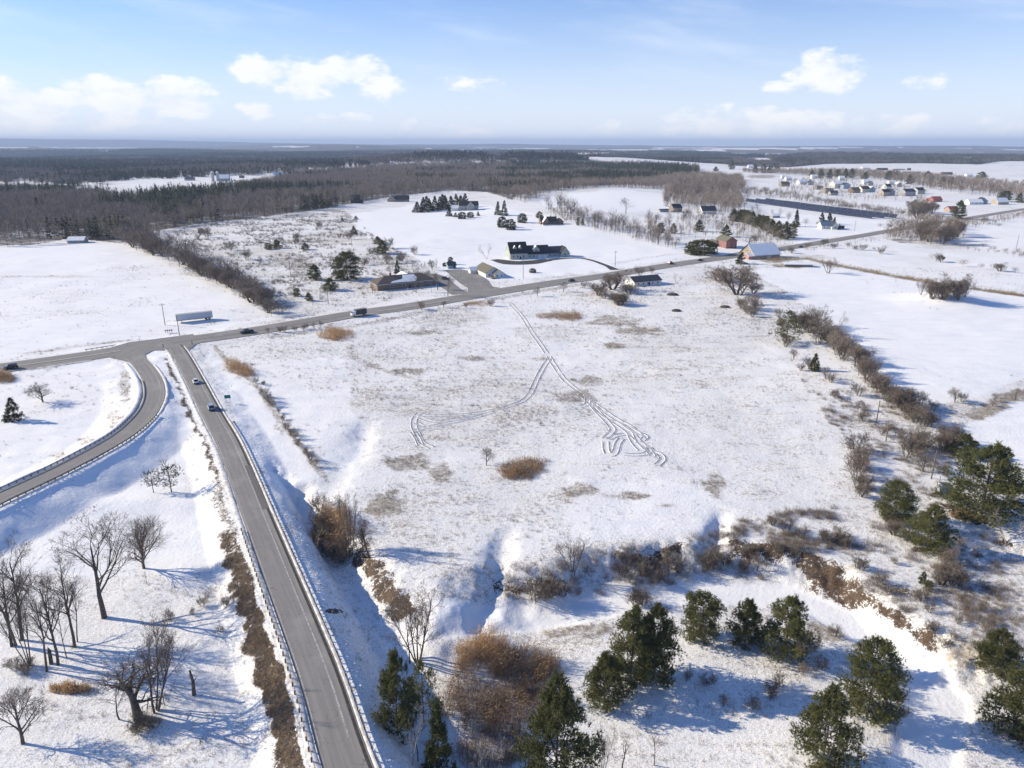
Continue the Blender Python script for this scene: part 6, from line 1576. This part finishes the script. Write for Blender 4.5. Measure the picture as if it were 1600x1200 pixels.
# red house and barn
t = house(1134, 386, 106, 'two storey red house with white windows and an olive roof', name='red_house')
block(t, 16, 9.5, 6.0, 3.0, 'red', 'olive', 'olive', gwins=[(-2.6, 1.6, 1.1, 1.6), (2.6, 1.6, 1.1, 1.6), (-2.6, 4.4, 1.1, 1.5), (2.6, 4.4, 1.1, 1.5)], chimney=(6, 0, 1.6))
for x in (-6, -3, 0, 3, 6):
    for z in (1.7, 4.4): link('window', win_mesh(1.2, 1.6), t, (x, 4.78, z), math.pi)
block(t, 8, 7, 3.0, 2.0, 'silver', 'olive', 'olive', (9, 5.5, 0), 0)
t = house(1187, 402, 18, 'stone ended barn with its broad front roof covered in snow', 'barn', 'stone_barn')
block(t, 22, 17, 3.4, 6.6, 'stone', 'snow', 'dark', gwins=[(-3, 1.8, 1.1, 1.2), (3, 1.8, 1.1, 1.2), (0, 5.4, 1.2, 1.3)], ov=.7, wins=[(-6, 1.6, 1.2, 1.2), (-2, 1.6, 1.2, 1.2), (6, 1.6, 1.2, 1.2)], garage=[(2.2, 3.2)])
block(t, 5, 5, 2.6, 1.6, 'redbrick', 'snow', 'snow', (-12.5, -5, 0), 0)
# low snow covered shed in the reeds
t = house(1246, 416, -3, 'low shed buried under a thick white snow cap in tan reeds', 'shed', 'low_shed')
block(t, 19, 5, 1.7, .9, 'taupe', 'snow', 'snow', ov=.5)
# blue white house
t = house(1290, 357, 5, 'white house with a pale blue roof in front of three spruces', name='white_house')
block(t, 13, 9, 3.2, 3.6, 'white', 'blue', 'snow', wins=spread_w(3, 11, 1.7), gwins=[(0, 1.7, 1.2, 1.3)]); block(t, 8, 7, 3.0, 3.6, 'white', 'snow', 'slate', (5.5, -4, 0), math.pi / 2, gwins=[(0, 1.8, 1.6, 1.5)])
MB().box((0, 0, 1.2), (7, 5, 2.4), WALLS['dark']).box((0, 0, 2.5), (7.6, 5.6, .25), RF['slate']).build('lean_to', t, (14, -1, 0))
# housing estate
EST = [  # px, py, yaw, w, d, wh, rh, wall, front roof, back roof, label
    (1225, 291, 10, 17, 12, 4.5, 4.5, 'taupe', 'brown', 'snow', 'brown house at the left end of the housing estate'),
    (1231, 282, 10, 13, 10, 5.5, 3.6, 'white', 'snow', 'snow', 'white house behind the brown house at the left end of the estate'),
    (1224, 279, 0, 11, 9, 5.5, 4.5, 'white', 'snow', 'snow', 'tall white gable furthest left in the housing estate'),
    (1254, 288, 15, 22, 12, 5, 4, 'white', 'snow', 'snow', 'wide white house with a snowy roof, second from the left in the estate'),
    (1266, 289, 80, 12, 11, 5.5, 3.5, 'grey', 'snow', 'slate', 'grey sided house right against the wide white house'),
    (1271, 279, 10, 14, 10, 5.5, 3.8, 'white', 'snow', 'snow', 'small white house at the back behind the grey sided house'),
    (1278, 296, 12, 13, 11, 6, 0, 'taupe', 'brown', 'brown', 'brown grey flat topped block, left one of two in the estate'),
    (1292, 302, 12, 15, 12, 8, 0, 'taupe', 'brown', 'brown', 'taller brown flat topped block with a white band, right one of two'),
    (1308, 294, 14, 24, 16, 8.5, 4.2, 'cream', 'snow', 'snow', 'largest cream house in the middle of the estate'),
    (1320, 295, 95, 12, 13, 7.5, 3.2, 'blue', 'slate', 'dark', 'blue grey wing at the right side of the largest cream house'),
    (1314, 282, 5, 12, 10, 6, 4.2, 'white', 'snow', 'snow', 'white gable at the back above the largest cream house'),
    (1301, 305, 10, 13, 9, 4, 3.2, 'grey', 'slate', 'dark', 'dark grey house in shade in front of the largest cream house'),
    (1334, 301, 20, 16, 12, 4.6, 4.2, 'brown', 'brown', 'snow', 'brown gabled house right of the dark shaded house'),
    (1349, 300, 18, 16, 12, 5.5, 4.2, 'cream', 'dark', 'snow', 'cream house with a black front roof in the middle of the front row'),
    (1360, 300, 90, 11, 10, 6, 3.6, 'blue', 'slate', 'snow', 'blue grey house beside the cream house with the black roof'),
    (1352, 288, 5, 13, 10, 6, 4.2, 'white', 'snow', 'snow', 'white house at the back, in the middle of the back row'),
    (1359, 290, 90, 9, 9, 5.5, 3.4, 'grey', 'snow', 'slate', 'narrow grey house right behind the middle of the back row'),
    (1381, 306, 20, 14, 11, 6.2, 4.2, 'tan', 'dark', 'snow', 'tan house at the front with a black roof, right of the open snow'),
    (1391, 305, 95, 10, 9, 6, 3.4, 'slate' if False else 'blue', 'slate', 'dark', 'dark blue wing attached right of the tan front house'),
    (1385, 296, 25, 13, 10, 5.6, 4.2, 'white', 'dark', 'snow', 'white house with a dark roof behind the tan front house'),
    (1391, 289, 5, 11, 9, 5.5, 4.0, 'white', 'snow', 'snow', 'white gable at the back right of the estate'),
    (1403, 292, 90, 9, 9, 6, 3, 'grey', 'slate', 'snow', 'lone grey house at the back right of the estate'),
    (1417, 306, 16, 20, 13, 7, 4, 'grey', 'slate', 'snow', 'pale grey two storey house, second from the right in the estate'),
    (1434, 303, 22, 16, 12, 6.5, 4, 'silver', 'dark', 'snow', 'silver grey two storey house at the right end of the estate')]
for px, py, yaw, w, d, wh, rh, wl, rf, rb, lab in EST:
    t = house(px, py, yaw, lab, name='estate_house', group='houses of the housing estate')
    two = wh > 5; n = 3 if w < 16 else 4
    w, d, wh, rh = w * 1.02, d * 1.02, wh * 1.02, rh * 1.02
    block(t, w, d, wh, rh, wl, rf, rb, wins=spread_w(n, w - 1, 1.8, 1.3, 1.4) + (spread_w(n, w - 1, 4.4, 1.3, 1.3) if two else []), gwins=[(-2, 1.8, 1.2, 1.3), (2, 1.8, 1.2, 1.3)] + ([(0, 4.5, 1.2, 1.3)] if two else []), base=2)
for px, py, yaw, w, d, wh, rh, wl, rf, rb, lab, cat in [
    (1461, 315, 8, 14, 11, 3.4, 4.0, 'red', 'red', 'red', 'building with a bright red roof right of the housing estate', 'house'),
    (1454, 314, 5, 16, 6, 2.6, 1.2, 'red', 'red', 'snow', 'low red shed left of the bright red roof', 'shed'),
    (1486, 331, 12, 13, 10, 3.4, 3.4, 'pink', 'red', 'brown', 'reddish house half hidden behind the leaning dark pine', 'house'),
    (1521, 319, 5, 20, 11, 3.2, 3.6, 'white', 'snow', 'snow', 'white ranch house with a snowy roof on the far right', 'house'),
    (1533, 318, 80, 12, 11, 4, 4.4, 'blue', 'slate', 'slate', 'dark blue gable right of the white ranch house', 'house'),
    (1562, 319, 10, 17, 12, 3.6, 5.0, 'tan', 'snow', 'snow', 'tan house with a steep snowy gable at the far right', 'house'),
    (1378, 266, 4, 34, 12, 4, 3, 'dark', 'dark', 'snow', 'long dark barn in front of the far brown rise', 'barn'),
    (1403, 266, 4, 40, 12, 4, 3, 'tan', 'snow', 'snow', 'long pale low building right of the long dark barn', 'barn'),
    (1420, 266, 0, 9, 8, 6, 0, 'dark', 'dark', 'dark', 'small dark cube shaped hut on the far white field', 'hut'),
    (1424, 271, 3, 50, 10, 3, 2, 'pink', 'brown', 'snow', 'long reddish low shed below the dark hut', 'shed'),
    (1478, 273, 3, 30, 12, 4, 3, 'brown', 'brown', 'snow', 'brown farm building beside two bare trees on the far right', 'barn'),
    (1513, 276, 3, 16, 12, 4, 4, 'white', 'snow', 'snow', 'small white farm building next to the dark bushy pine', 'house'),
    (1511, 251, 5, 34, 20, 8, 8, 'grey', 'snow', 'snow', 'far snowy gable above the white field at the right', 'house'),
    (1582, 246, 5, 34, 22, 9, 10, 'white', 'snow', 'snow', 'far pale gabled house near the right edge, left one of two', 'house'),
    (1597, 248, 5, 30, 22, 8, 8, 'silver', 'snow', 'snow', 'far pale gabled house at the very right edge', 'house'),
    (1352, 264, 0, 26, 14, 4, 4, 'white', 'snow', 'snow', 'pale low house left of the long dark barn', 'house'),
    (1172, 262, 5, 18, 14, 5, 5, 'white', 'snow', 'snow', 'white farmhouse behind the tall lone pine', 'house'),
    (351, 282, 10, 22, 18, 5, 8, 'grey', 'snow', 'slate', 'round shouldered barn with a pale roof on the far left field', 'barn'),
    (297, 282, 5, 20, 12, 4, 4, 'grey', 'slate', 'snow', 'small grey barn left of the silos', 'barn'),
    (378, 278, 0, 10, 8, 4, 2, 'dark', 'slate', 'snow', 'tiny dark hut right of the far left barn', 'hut'),
    (433, 278, 60, 30, 18, 6, 7, 'white', 'snow', 'snow', 'pale farm roof poking over the ridge trees', 'barn'),
    (122, 379, 10, 13, 10, 2.5, 2.5, 'grey', 'snow', 'snow', 'small snowy hut at the foot of the left wood', 'hut'),
    (1210, 340, 12, 9, 7, 2.6, 2, 'grey', 'snow', 'snow', 'little snowy hut behind the pine row', 'hut')]:
    t = house(px, py, yaw, lab, cat, {'house': 'house', 'barn': 'barn', 'shed': 'shed', 'hut': 'hut'}[cat])
    block(t, w, d, wh, rh, wl, rf, rb, wins=spread_w(3, w - 1, wh * .5, 1.4, 1.3), gwins=[(0, wh * .5, 1.3, 1.3)], base=3)
for px, py, lab in ((333, 283, 'tall pale farm silo, left one of two'), (341, 283, 'tall pale farm silo, right one of two beside the barn')):
    p = ground(px, py); t = thing('silo', lab, 'silo', p); MB().cyl((0, 0, 9), 3.4, 20, WALLS['silver'], 12).build('shell', t); MB().cyl((0, 0, 20.3), 3.5, 2.6, RF['snow'], 12, r2=.8).build('dome', t)

# ------------------------------------------------------------------ solar array
M['panel'] = mat('solar_panel', (.012, .014, .028), .18, (.022, .026, .045), .5, 2, spec=.6)
pm = MB().box((0, 0, 0), (11.6, 4.6, .12), M['panel'])
for x in (-2.9, 0, 2.9): pm.box((x, 0, .065), (.06, 4.6, .02), M['steel'])
for y in (-1.15, 1.15): pm.box((0, y, .066), (11.6, .06, .02), M['steel'])
pm = pm.mesh('panel'); legm = MB().cyl((0, 0, -1.5), .12, 3.4, M['steel'], 6).mesh('leg')
a0, b0 = proj(1162, 315), proj(1366, 343)
for rw in range(3):
    off = rw * 16.0; dr = (b0 - a0)[:2]; L = np.linalg.norm(dr); dr /= L; nn = np.array([-dr[1], dr[0]]); st = a0[:2] + nn * (off + 3)
    n = int(L / 12); c = np.array([*(st + dr * L / 2), 0]); c[2] = float(hgt(c[0], c[1])[0])
    t = thing('solar_array', ['long front row of dark solar panels on the snow', 'middle row of dark solar panels on the snow', 'rear row of dark solar panels with white snow behind'][rw], 'solar panels', c, 0)
    for i in range(n):
        q = st + dr * (12 * i + 6); z = float(hgt(q[0], q[1])[0]); o = link('panel', pm, t, (q[0] - c[0], q[1] - c[1], z - c[2] + 2.6), 0)
        o.rotation_euler = (R(58), 0, math.atan2(dr[1], dr[0]))
        if i % 2 == 0: link('leg', legm, t, (q[0] - c[0], q[1] - c[1], z - c[2] + 1.6))

# ------------------------------------------------------------------ utility poles, lamp, signs, boxes
def pole(px, py, top, label, arms=1, wood='pole_wood', group='utility poles'):
    p = ground(px, py); h = max(5, height_to(p, top)); t = thing('utility_pole', label, 'utility pole', p, R(25), group)
    MB().cyl((0, 0, h / 2 - .5), .19, h + 1, M[wood], 7, r2=.12).build('pole', t)
    for a in range(arms):
        MB().box((0, 0, 0), (2.6, .14, .16), M['pole_wood']).build('crossarm', t, (0, -.16, h - .7 - a * 1.1))
        for x in (-1.15, -.4, .4, 1.15): MB().cyl((0, 0, .14), .06, .22, M['plastic'], 6).build('insulator', t, (x, -.16, h - .56 - a * 1.1))
    return t


for q in [(258, 508, 474, 'wooden utility pole left of the parked white trailer'), (280.5, 524, 494, 'thinner pole on the highway verge in front of the white trailer', 0), (513, 475, 450, 'utility pole at the white track near the truck'),
          (454, 431, 401, 'utility pole by the white track in the scrub'), (468, 390, 366, 'utility pole at the far bend of the white track'), (817.5, 435, 399, 'utility pole in front of the pale green house', 0),
          (961, 416.5, 392, 'tall utility pole with a wide crossarm beside the dark drive'), (1181, 446, 427, 'utility pole right of the big brown willow', 0), (1376, 606, 583, 'pale pole standing in the right hand hedgerow', 0), (1369, 661, 626, 'thin pole on the snowy strip below the hedgerow', 0),
          (1455, 748, 704, 'leaning dark pole beside the round headed bare tree', 0), (988, 371, 353, 'pale pole in the tree line of the middle white field', 0), (1335, 361, 344, 'utility pole right of the blue white house', 0), (1588, 387, 366, 'utility pole at the right edge of the far field', 0), (550, 385, 368, 'thin utility pole by the small spruce'), (1384, 690, 668, 'thin bare pole among the bushes right of the field', 0)]:
    pole(q[0], q[1], q[2], q[3], q[4] if len(q) > 4 else 1)
p = ground(674.5, 457); t = thing('street_lamp', 'slim grey lamp post on the lawn of the long brick house', 'lamp post', p, R(20))
h = height_to(p, 436); MB().cyl((0, 0, h / 2), .09, h, M['steel'], 6, r2=.06).build('post', t); MB().box((0, 0, 0), (.5, .4, .3), M['plastic']).build('lamp_head', t, (0, 0, h))
M['sign_teal'] = mat('sign_teal', (.02, .16, .17), .45, (.025, .19, .20), 3)
p = ground(356.5, 628.5); t = thing('road_sign', 'blue green road sign facing the slip road', 'sign', p, R(12))
MB().box((0, 0, 0), (1.9, .05, 1.2), M['sign_teal']).box((0, -.01, .585), (1.9, .05, .035), M['trim']).box((0, -.01, -.585), (1.9, .05, .035), M['trim']).build('board', t, (0, 0, 1.9))
for x in (-.6, .6): MB().box((0, .06, .8), (.09, .06, 2.9), M['steel']).build('post', t, (x, 0, 0))
p = ground(264, 520.5); t = thing('mailbox_row', 'row of grey roadside boxes on posts by the highway junction', 'mailboxes', p, R(16))
for i in range(4):
    b = MB().prism([(-.28, 0), (.28, 0), (.28, .35), (.16, .55), (-.16, .55), (-.28, .35)], 'y', -.45, .45, M['steel']); b.build('mailbox', t, ((i - 1.5) * .85, 0, 1.05)); MB().box((0, 0, .45), (.12, .12, 1.3), M['post_wood']).build('post', t, ((i - 1.5) * .85, 0, 0))
for px, py, lab in ((856, 445.5, 'white roadside marker on the near side opposite the pale green house'), (637, 454, 'small white statue like post on the lawn of the long brick house'), (695, 463, 'white marker post beside the first driveway'), (200, 542, 'short post at the end of the highway guide rail'), (300.5, 539, 'dark delineator post at the mouth of the slip road, right one'), (255.5, 544, 'dark delineator post on the snowy island between the slip roads')):
    p = ground(px, py); dk = 'dark' in lab; t = thing('marker_post', lab, 'marker post', p); MB().box((0, 0, .6), (.22, .12, 1.4), M['plastic' if dk else 'trim']).build('post', t); MB().box((0, 0, 1.42), (.34, .16, .35), M['plastic' if dk else 'trim']).build('head', t)
# satellite-white log and stump
p = ground(1466, 764); t = thing('fallen_log', 'snow capped fallen log left of the biggest pine', 'log', p, R(58)); MB().cyl((0, 0, .75), .5, 9, M['bark'], 9, 'x', .36).build('trunk', t); MB().box((0, 0, 1.2), (8.4, .5, .16), M['snow']).build('snow_cap', t)
for i, x in enumerate((-2.5, .8, 2.6)): MB().cyl((x, 0, 1.5), .09, 1.6, M['bark'], 5).build('branch_stub', t)
p = ground(303, 1086); t = thing('dead_stump', 'broken dead trunk standing on the lip of the small hollow', 'stump', p); V, Q = tubes([(0, 0, -.3, .15, .1, 2.2, .32, .24), (.15, .1, 2.2, -.1, .2, 4.4, .24, .15), (.15, .1, 2.2, .8, 0, 3.3, .12, .05)], 7); link('trunk', np_mesh('stump', V, [Q], [M['bark']]), t)
p = ground(80, 1037); t = thing('dead_stump', 'short broken trunk between the slim trees of the left group', 'stump', p); V, Q = tubes([(0, 0, -.3, .1, .1, 2.4, .32, .28), (.1, .1, 2.4, .0, .1, 3.1, .28, .05)], 7); link('trunk', np_mesh('stump', V, [Q], [M['bark']]), t)
for px, py, rad, lab in ((1051, 461, 2.6, 'dark round heap on the snow right of the white long low house'), (1057, 486, 2.0, 'low dark heap in front of the round one'), (1133, 480, 2.0, 'small dark heap below the grey willow bush')):
    p = ground(px, py); rng = np.random.default_rng(int(px)); import bmesh
    bm = bmesh.new(); bmesh.ops.create_icosphere(bm, subdivisions=3, radius=1)
    for v in bm.verts: v.co *= 1 + .25 * (fbm(np.array([v.co.x * 2 + px]), np.array([v.co.y * 2 + v.co.z]), 3, 5)[0] - .5); v.co.x *= rad * 1.3; v.co.y *= rad; v.co.z *= rad * .5
    me = bpy.data.meshes.new('heap'); bm.to_mesh(me); bm.free(); me.materials.append(mat('heap', (.035, .033, .032), .9, (.10, .09, .08), 1.5)); o = link('heap', me, None, p); tag(o, lab, 'heap')


# ------------------------------------------------------------------ vehicles
_vp = {}


def vehicle_parts(kind, col):
    k = (kind, col)
    if k in _vp: return _vp[k]
    pm = paint('paint_%s' % col, dict(black=(.012, .013, .018), white=(.74, .75, .76), silver=(.34, .40, .47), darkgreen=(.03, .038, .035), red=(.25, .03, .025))[col], .25)
    L, Wd, H = dict(sedan=(4.7, 1.82, 1.45), suv=(4.8, 1.92, 1.75), pickup=(5.7, 2.0, 1.85))[kind]; x0, x1 = -L / 2, L / 2
    import bmesh
    def loft(secs, m):     # secs: x, half width, z low, z high -> closed skin
        bm = bmesh.new(); prev = None; first = None
        for x, hw, z0, z1 in secs:
            c = .10; ring = [bm.verts.new(q) for q in ((x, -hw + c, z0), (x, -hw, z0 + c), (x, -hw, z1 - c), (x, -hw + c * 1.4, z1), (x, hw - c * 1.4, z1), (x, hw, z1 - c), (x, hw, z0 + c), (x, hw - c, z0))]
            if prev:
                for i in range(8): bm.faces.new((prev[i], prev[(i + 1) % 8], ring[(i + 1) % 8], ring[i]))
            else: first = ring
            prev = ring
        bm.faces.new(first[::-1]); bm.faces.new(prev); bmesh.ops.recalc_face_normals(bm, faces=bm.faces); me = bpy.data.meshes.new('body'); bm.to_mesh(me); bm.free(); me.materials.append(m); return me
    w = Wd / 2; belt = H * .60
    body = loft([(x0, w * .82, .35, belt * .80), (x0 + .15, w * .95, .25, belt * .96), (x0 + .9, w, .22, belt), (0, w, .22, belt), (x1 - 1.2, w, .22, belt * .97), (x1 - .35, w * .96, .24, belt * .82), (x1, w * .80, .34, belt * .66)], pm)
    if kind == 'sedan': cab = [(x0 + .75, .70, belt), (x0 + 1.35, .56, H), (.55, .56, H), (1.35, .70, belt)]
    elif kind == 'suv': cab = [(x0 + .12, .74, belt), (x0 + .45, .62, H), (.45, .62, H), (1.25, .72, belt)]
    else: cab = [(-.75, .72, belt), (-.6, .62, H), (.75, .62, H), (1.5, .72, belt)]
    bm = bmesh.new(); V = {}
    for i, (x, hw, z) in enumerate(cab):
        for s in (-1, 1): V[i, s] = bm.verts.new((x, s * hw * Wd / 1.82, z - (.02 if i in (0, 3) else 0)))
    roof = bm.faces.new((V[1, -1], V[2, -1], V[2, 1], V[1, 1])); bm.faces.new((V[0, -1], V[1, -1], V[1, 1], V[0, 1])); bm.faces.new((V[2, -1], V[3, -1], V[3, 1], V[2, 1]))
    for s in (-1, 1): bm.faces.new((V[0, s], V[3, s], V[2, s], V[1, s]))
    bm.faces.new((V[0, -1], V[0, 1], V[3, 1], V[3, -1])); bmesh.ops.recalc_face_normals(bm, faces=bm.faces); gl = bpy.data.meshes.new('windows'); bm.to_mesh(gl); bm.free(); gl.materials.append(M['glass'])
    xa, xb = cab[1][0] - .05, cab[2][0] + .08; hwr = cab[1][1] * Wd / 1.82 + .02
    rf = MB().box(((xa + xb) / 2, 0, H + .02), (xb - xa, 2 * hwr, .07), pm)
    for s in (-1, 1):
        for x, z, l in ((cab[1][0] * .5 + cab[0][0] * .5, (belt + H) / 2, .10), ((xa + xb) / 2, (belt + H) / 2, .10)): rf.box((x, s * (hwr + .03), z), (l, .06, H - belt), pm)
    rf = rf.mesh('roof')
    wh = MB().cyl((0, 0, 0), .34, .24, M['tyre'], 14, 'y').mesh('wheel'); rim = MB().cyl((0, 0, 0), .21, .26, M['rim'], 10, 'y').mesh('rim')
    hl = MB().box((0, 0, 0), (.10, .40, .17), M['lamp']).mesh('headlight'); tl = MB().box((0, 0, 0), (.08, .34, .2), M['tail']).mesh('tail_light'); bp = MB().box((0, 0, 0), (.16, Wd * .86, .2), M['plastic']).mesh('bumper')
    bed = MB().box((x0 + 1.0, 0, belt + .01), (1.75, Wd * .78, .06), M['plastic']).mesh('load_bed') if kind == 'pickup' else None
    _vp[k] = (L, Wd, H, belt, body, gl, rf, wh, rim, hl, tl, bp, bed); return _vp[k]


def car(px, py, yaw, kind, col, label):
    L, Wd, H, belt, body, gl, rf, wh, rim, hl, tl, bp, bed = vehicle_parts(kind, col); p = ground(px, py)
    t = thing('pickup_truck' if kind == 'pickup' else 'car', label, 'pickup' if kind == 'pickup' else 'car', (p[0], p[1], p[2] + .24), yaw)
    link('body', body, t); link('windows', gl, t); link('roof', rf, t)
    for x in (-L / 2 + .85, L / 2 - .9):
        for s in (-1, 1): w = link('wheel', wh, t, (x, s * (Wd / 2 - .13), .34)); link('rim', rim, w, (0, s * .005, 0))
    for s in (-1, 1): link('headlight', hl, t, (L / 2 - .05, s * Wd * .33, belt * .58)); link('tail_light', tl, t, (-L / 2 + .02, s * Wd * .34, belt * .66))
    link('bumper', bp, t, (L / 2 - .02, 0, .42)); link('bumper', bp, t, (-L / 2 + .02, 0, .45))
    if bed: link('load_bed', bed, t)
    return t


def heading(P, px):
    q = np.array([to_px(*p) for p in P]).reshape(-1, 2); i = int(np.argmin(np.abs(q[:, 0] - px))); d = P[min(i + 1, len(P) - 1)] - P[max(i - 1, 0)]; return math.atan2(d[1], d[0])


def heading_y(P, py):
    q = np.array([to_px(*p) for p in P]).reshape(-1, 2); i = int(np.argmin(np.abs(q[:, 1] - py))); d = P[min(i + 1, len(P) - 1)] - P[max(i - 1, 0)]; return math.atan2(d[1], d[0])


car(17, 577, heading(HIGHWAY, 17) + math.pi, 'suv', 'black', 'black car driving out of the left edge of the photo on the highway')
car(386, 521, heading(HIGHWAY, 386) + math.pi, 'pickup', 'black', 'black pickup on the highway right of the junction')
car(893, 440, heading(HIGHWAY, 893) + math.pi, 'sedan', 'darkgreen', 'dark car on the highway in front of the dark drive')
car(1094, 408, heading(HIGHWAY, 1094) + math.pi, 'sedan', 'darkgreen', 'small car far up the highway near the juniper clump')
car(1251, 387, heading(HIGHWAY, 1251) + math.pi, 'sedan', 'black', 'farthest car on the highway past the snow roofed barn')
car(306, 599, heading_y(RAMP, 599), 'sedan', 'white', 'white car on the slip road, upper one of two')
car(330, 640, heading_y(RAMP, 640), 'suv', 'silver', 'silver blue car on the slip road, lower one of two')
car(1048, 413, heading(HIGHWAY, 1048) , 'suv', 'red', 'dark red car half hidden by roadside bushes')
car(696, 437, R(15), 'suv', 'darkgreen', 'parked car at the end of the driveway beside the long brick house')
# box truck
p = ground(560, 494); t = thing('box_truck', 'dark box truck with a white cab front on the highway', 'truck', (p[0], p[1], p[2] + .22), heading(HIGHWAY, 560) + math.pi)
M['box_dark'] = paint('box_dark', (.05, .05, .052), .5); M['cab_white'] = paint('cab_white', (.70, .70, .70), .35)
MB().box((-1.3, 0, 2.05), (5.6, 2.4, 2.5), M['box_dark']).box((-1.3, 0, 3.33), (5.5, 2.3, .06), M['steel']).build('cargo_box', t)
MB().prism([(1.65, .6), (3.75, .6), (3.75, 1.5), (3.35, 1.75), (2.95, 2.65), (1.65, 2.65)], 'y', -1.1, 1.1, M['cab_white']).build('cab', t)
MB().prism([(3.40, 1.72), (3.02, 2.52), (3.05, 2.54), (3.43, 1.74)], 'y', -.95, .95, M['glass']).build('windshield', t); MB().box((0, 0, .72), (7.2, .9, .25), M['plastic']).build('chassis', t)
for x in (-2.9, 2.7):
    for s in (-1, 1): w = MB().cyl((0, 0, 0), .46, .32, M['tyre'], 14, 'y').build('wheel', t, (x, s * 1.0, .46)); MB().cyl((0, 0, 0), .26, .34, M['rim'], 10, 'y').build('rim', w)
for s in (-1, 1): MB().box((0, 0, 0), (.08, .3, .22), M['lamp']).build('headlight', t, (3.76, s * .8, 1.0))
# parked white trailer
a_, b_ = proj(273, 505), proj(328.5, 499); c = (a_ + b_) / 2; yaw = math.atan2(b_[1] - a_[1], b_[0] - a_[0]); c[2] = float(hgt(c[0], c[1])[0])
c[0] -= .9 * math.sin(yaw) * -1; c[1] += 1.2
t = thing('semi_trailer', 'long pale grey trailer parked on the snow beyond the highway', 'trailer', c, yaw); M['trailer'] = siding('trailer_panel', (.56, .58, .60), 1.2, True); LT_ = 16.2
M['trailer_roof'] = mat('trailer_roof', (.44, .43, .40), .7, (.56, .54, .5), 1.0)
MB().box((0, 0, 2.55), (LT_, 2.55, 2.9), M['trailer']).build('cargo_box', t); MB().box((0, 0, 4.04), (LT_ + .04, 2.6, .08), M['trailer_roof']).build('roof', t)
MB().box((0, -1.285, 1.13), (LT_, .06, .14), M['plastic']).box((0, 1.285, 1.13), (LT_, .06, .14), M['plastic']).box((0, 0, .95), (LT_ - 2, 1.1, .25), M['plastic']).build('chassis', t)
for x in (5.2, 6.6):
    for s in (-1, 1): w = MB().cyl((0, 0, 0), .5, .34, M['tyre'], 14, 'y').build('wheel', t, (x, s * 1.0, .5)); MB().cyl((0, 0, 0), .28, .36, M['rim'], 10, 'y').build('rim', w)
for s in (-1, 1): MB().box((0, 0, .5), (.16, .16, 1.0), M['steel']).box((0, 0, .04), (.4, .4, .08), M['steel']).build('landing_leg', t, (-5.6, s * .7, 0))

# ------------------------------------------------------------------ winter air
mh = bpy.data.materials.new('haze'); mh.use_nodes = True; ht = mh.node_tree; ht.nodes.clear(); g = NT(ht)
pv = g.n('ShaderNodeVolumePrincipled'); pv.inputs['Color'].default_value = (.56, .72, 1.0, 1); pv.inputs['Density'].default_value = 7.5e-5; pv.inputs['Anisotropy'].default_value = 0.0
ho = g.n('ShaderNodeOutputMaterial'); ht.links.new(pv.outputs[0], ho.inputs['Volume'])
mb = MB(); mb.box((0, 0, 70), (66000, 66000, 340), mh); o = mb.build('haze'); o['kind'] = 'stuff'; o['label'] = 'thin pale winter haze over the whole countryside'
_lap('end')
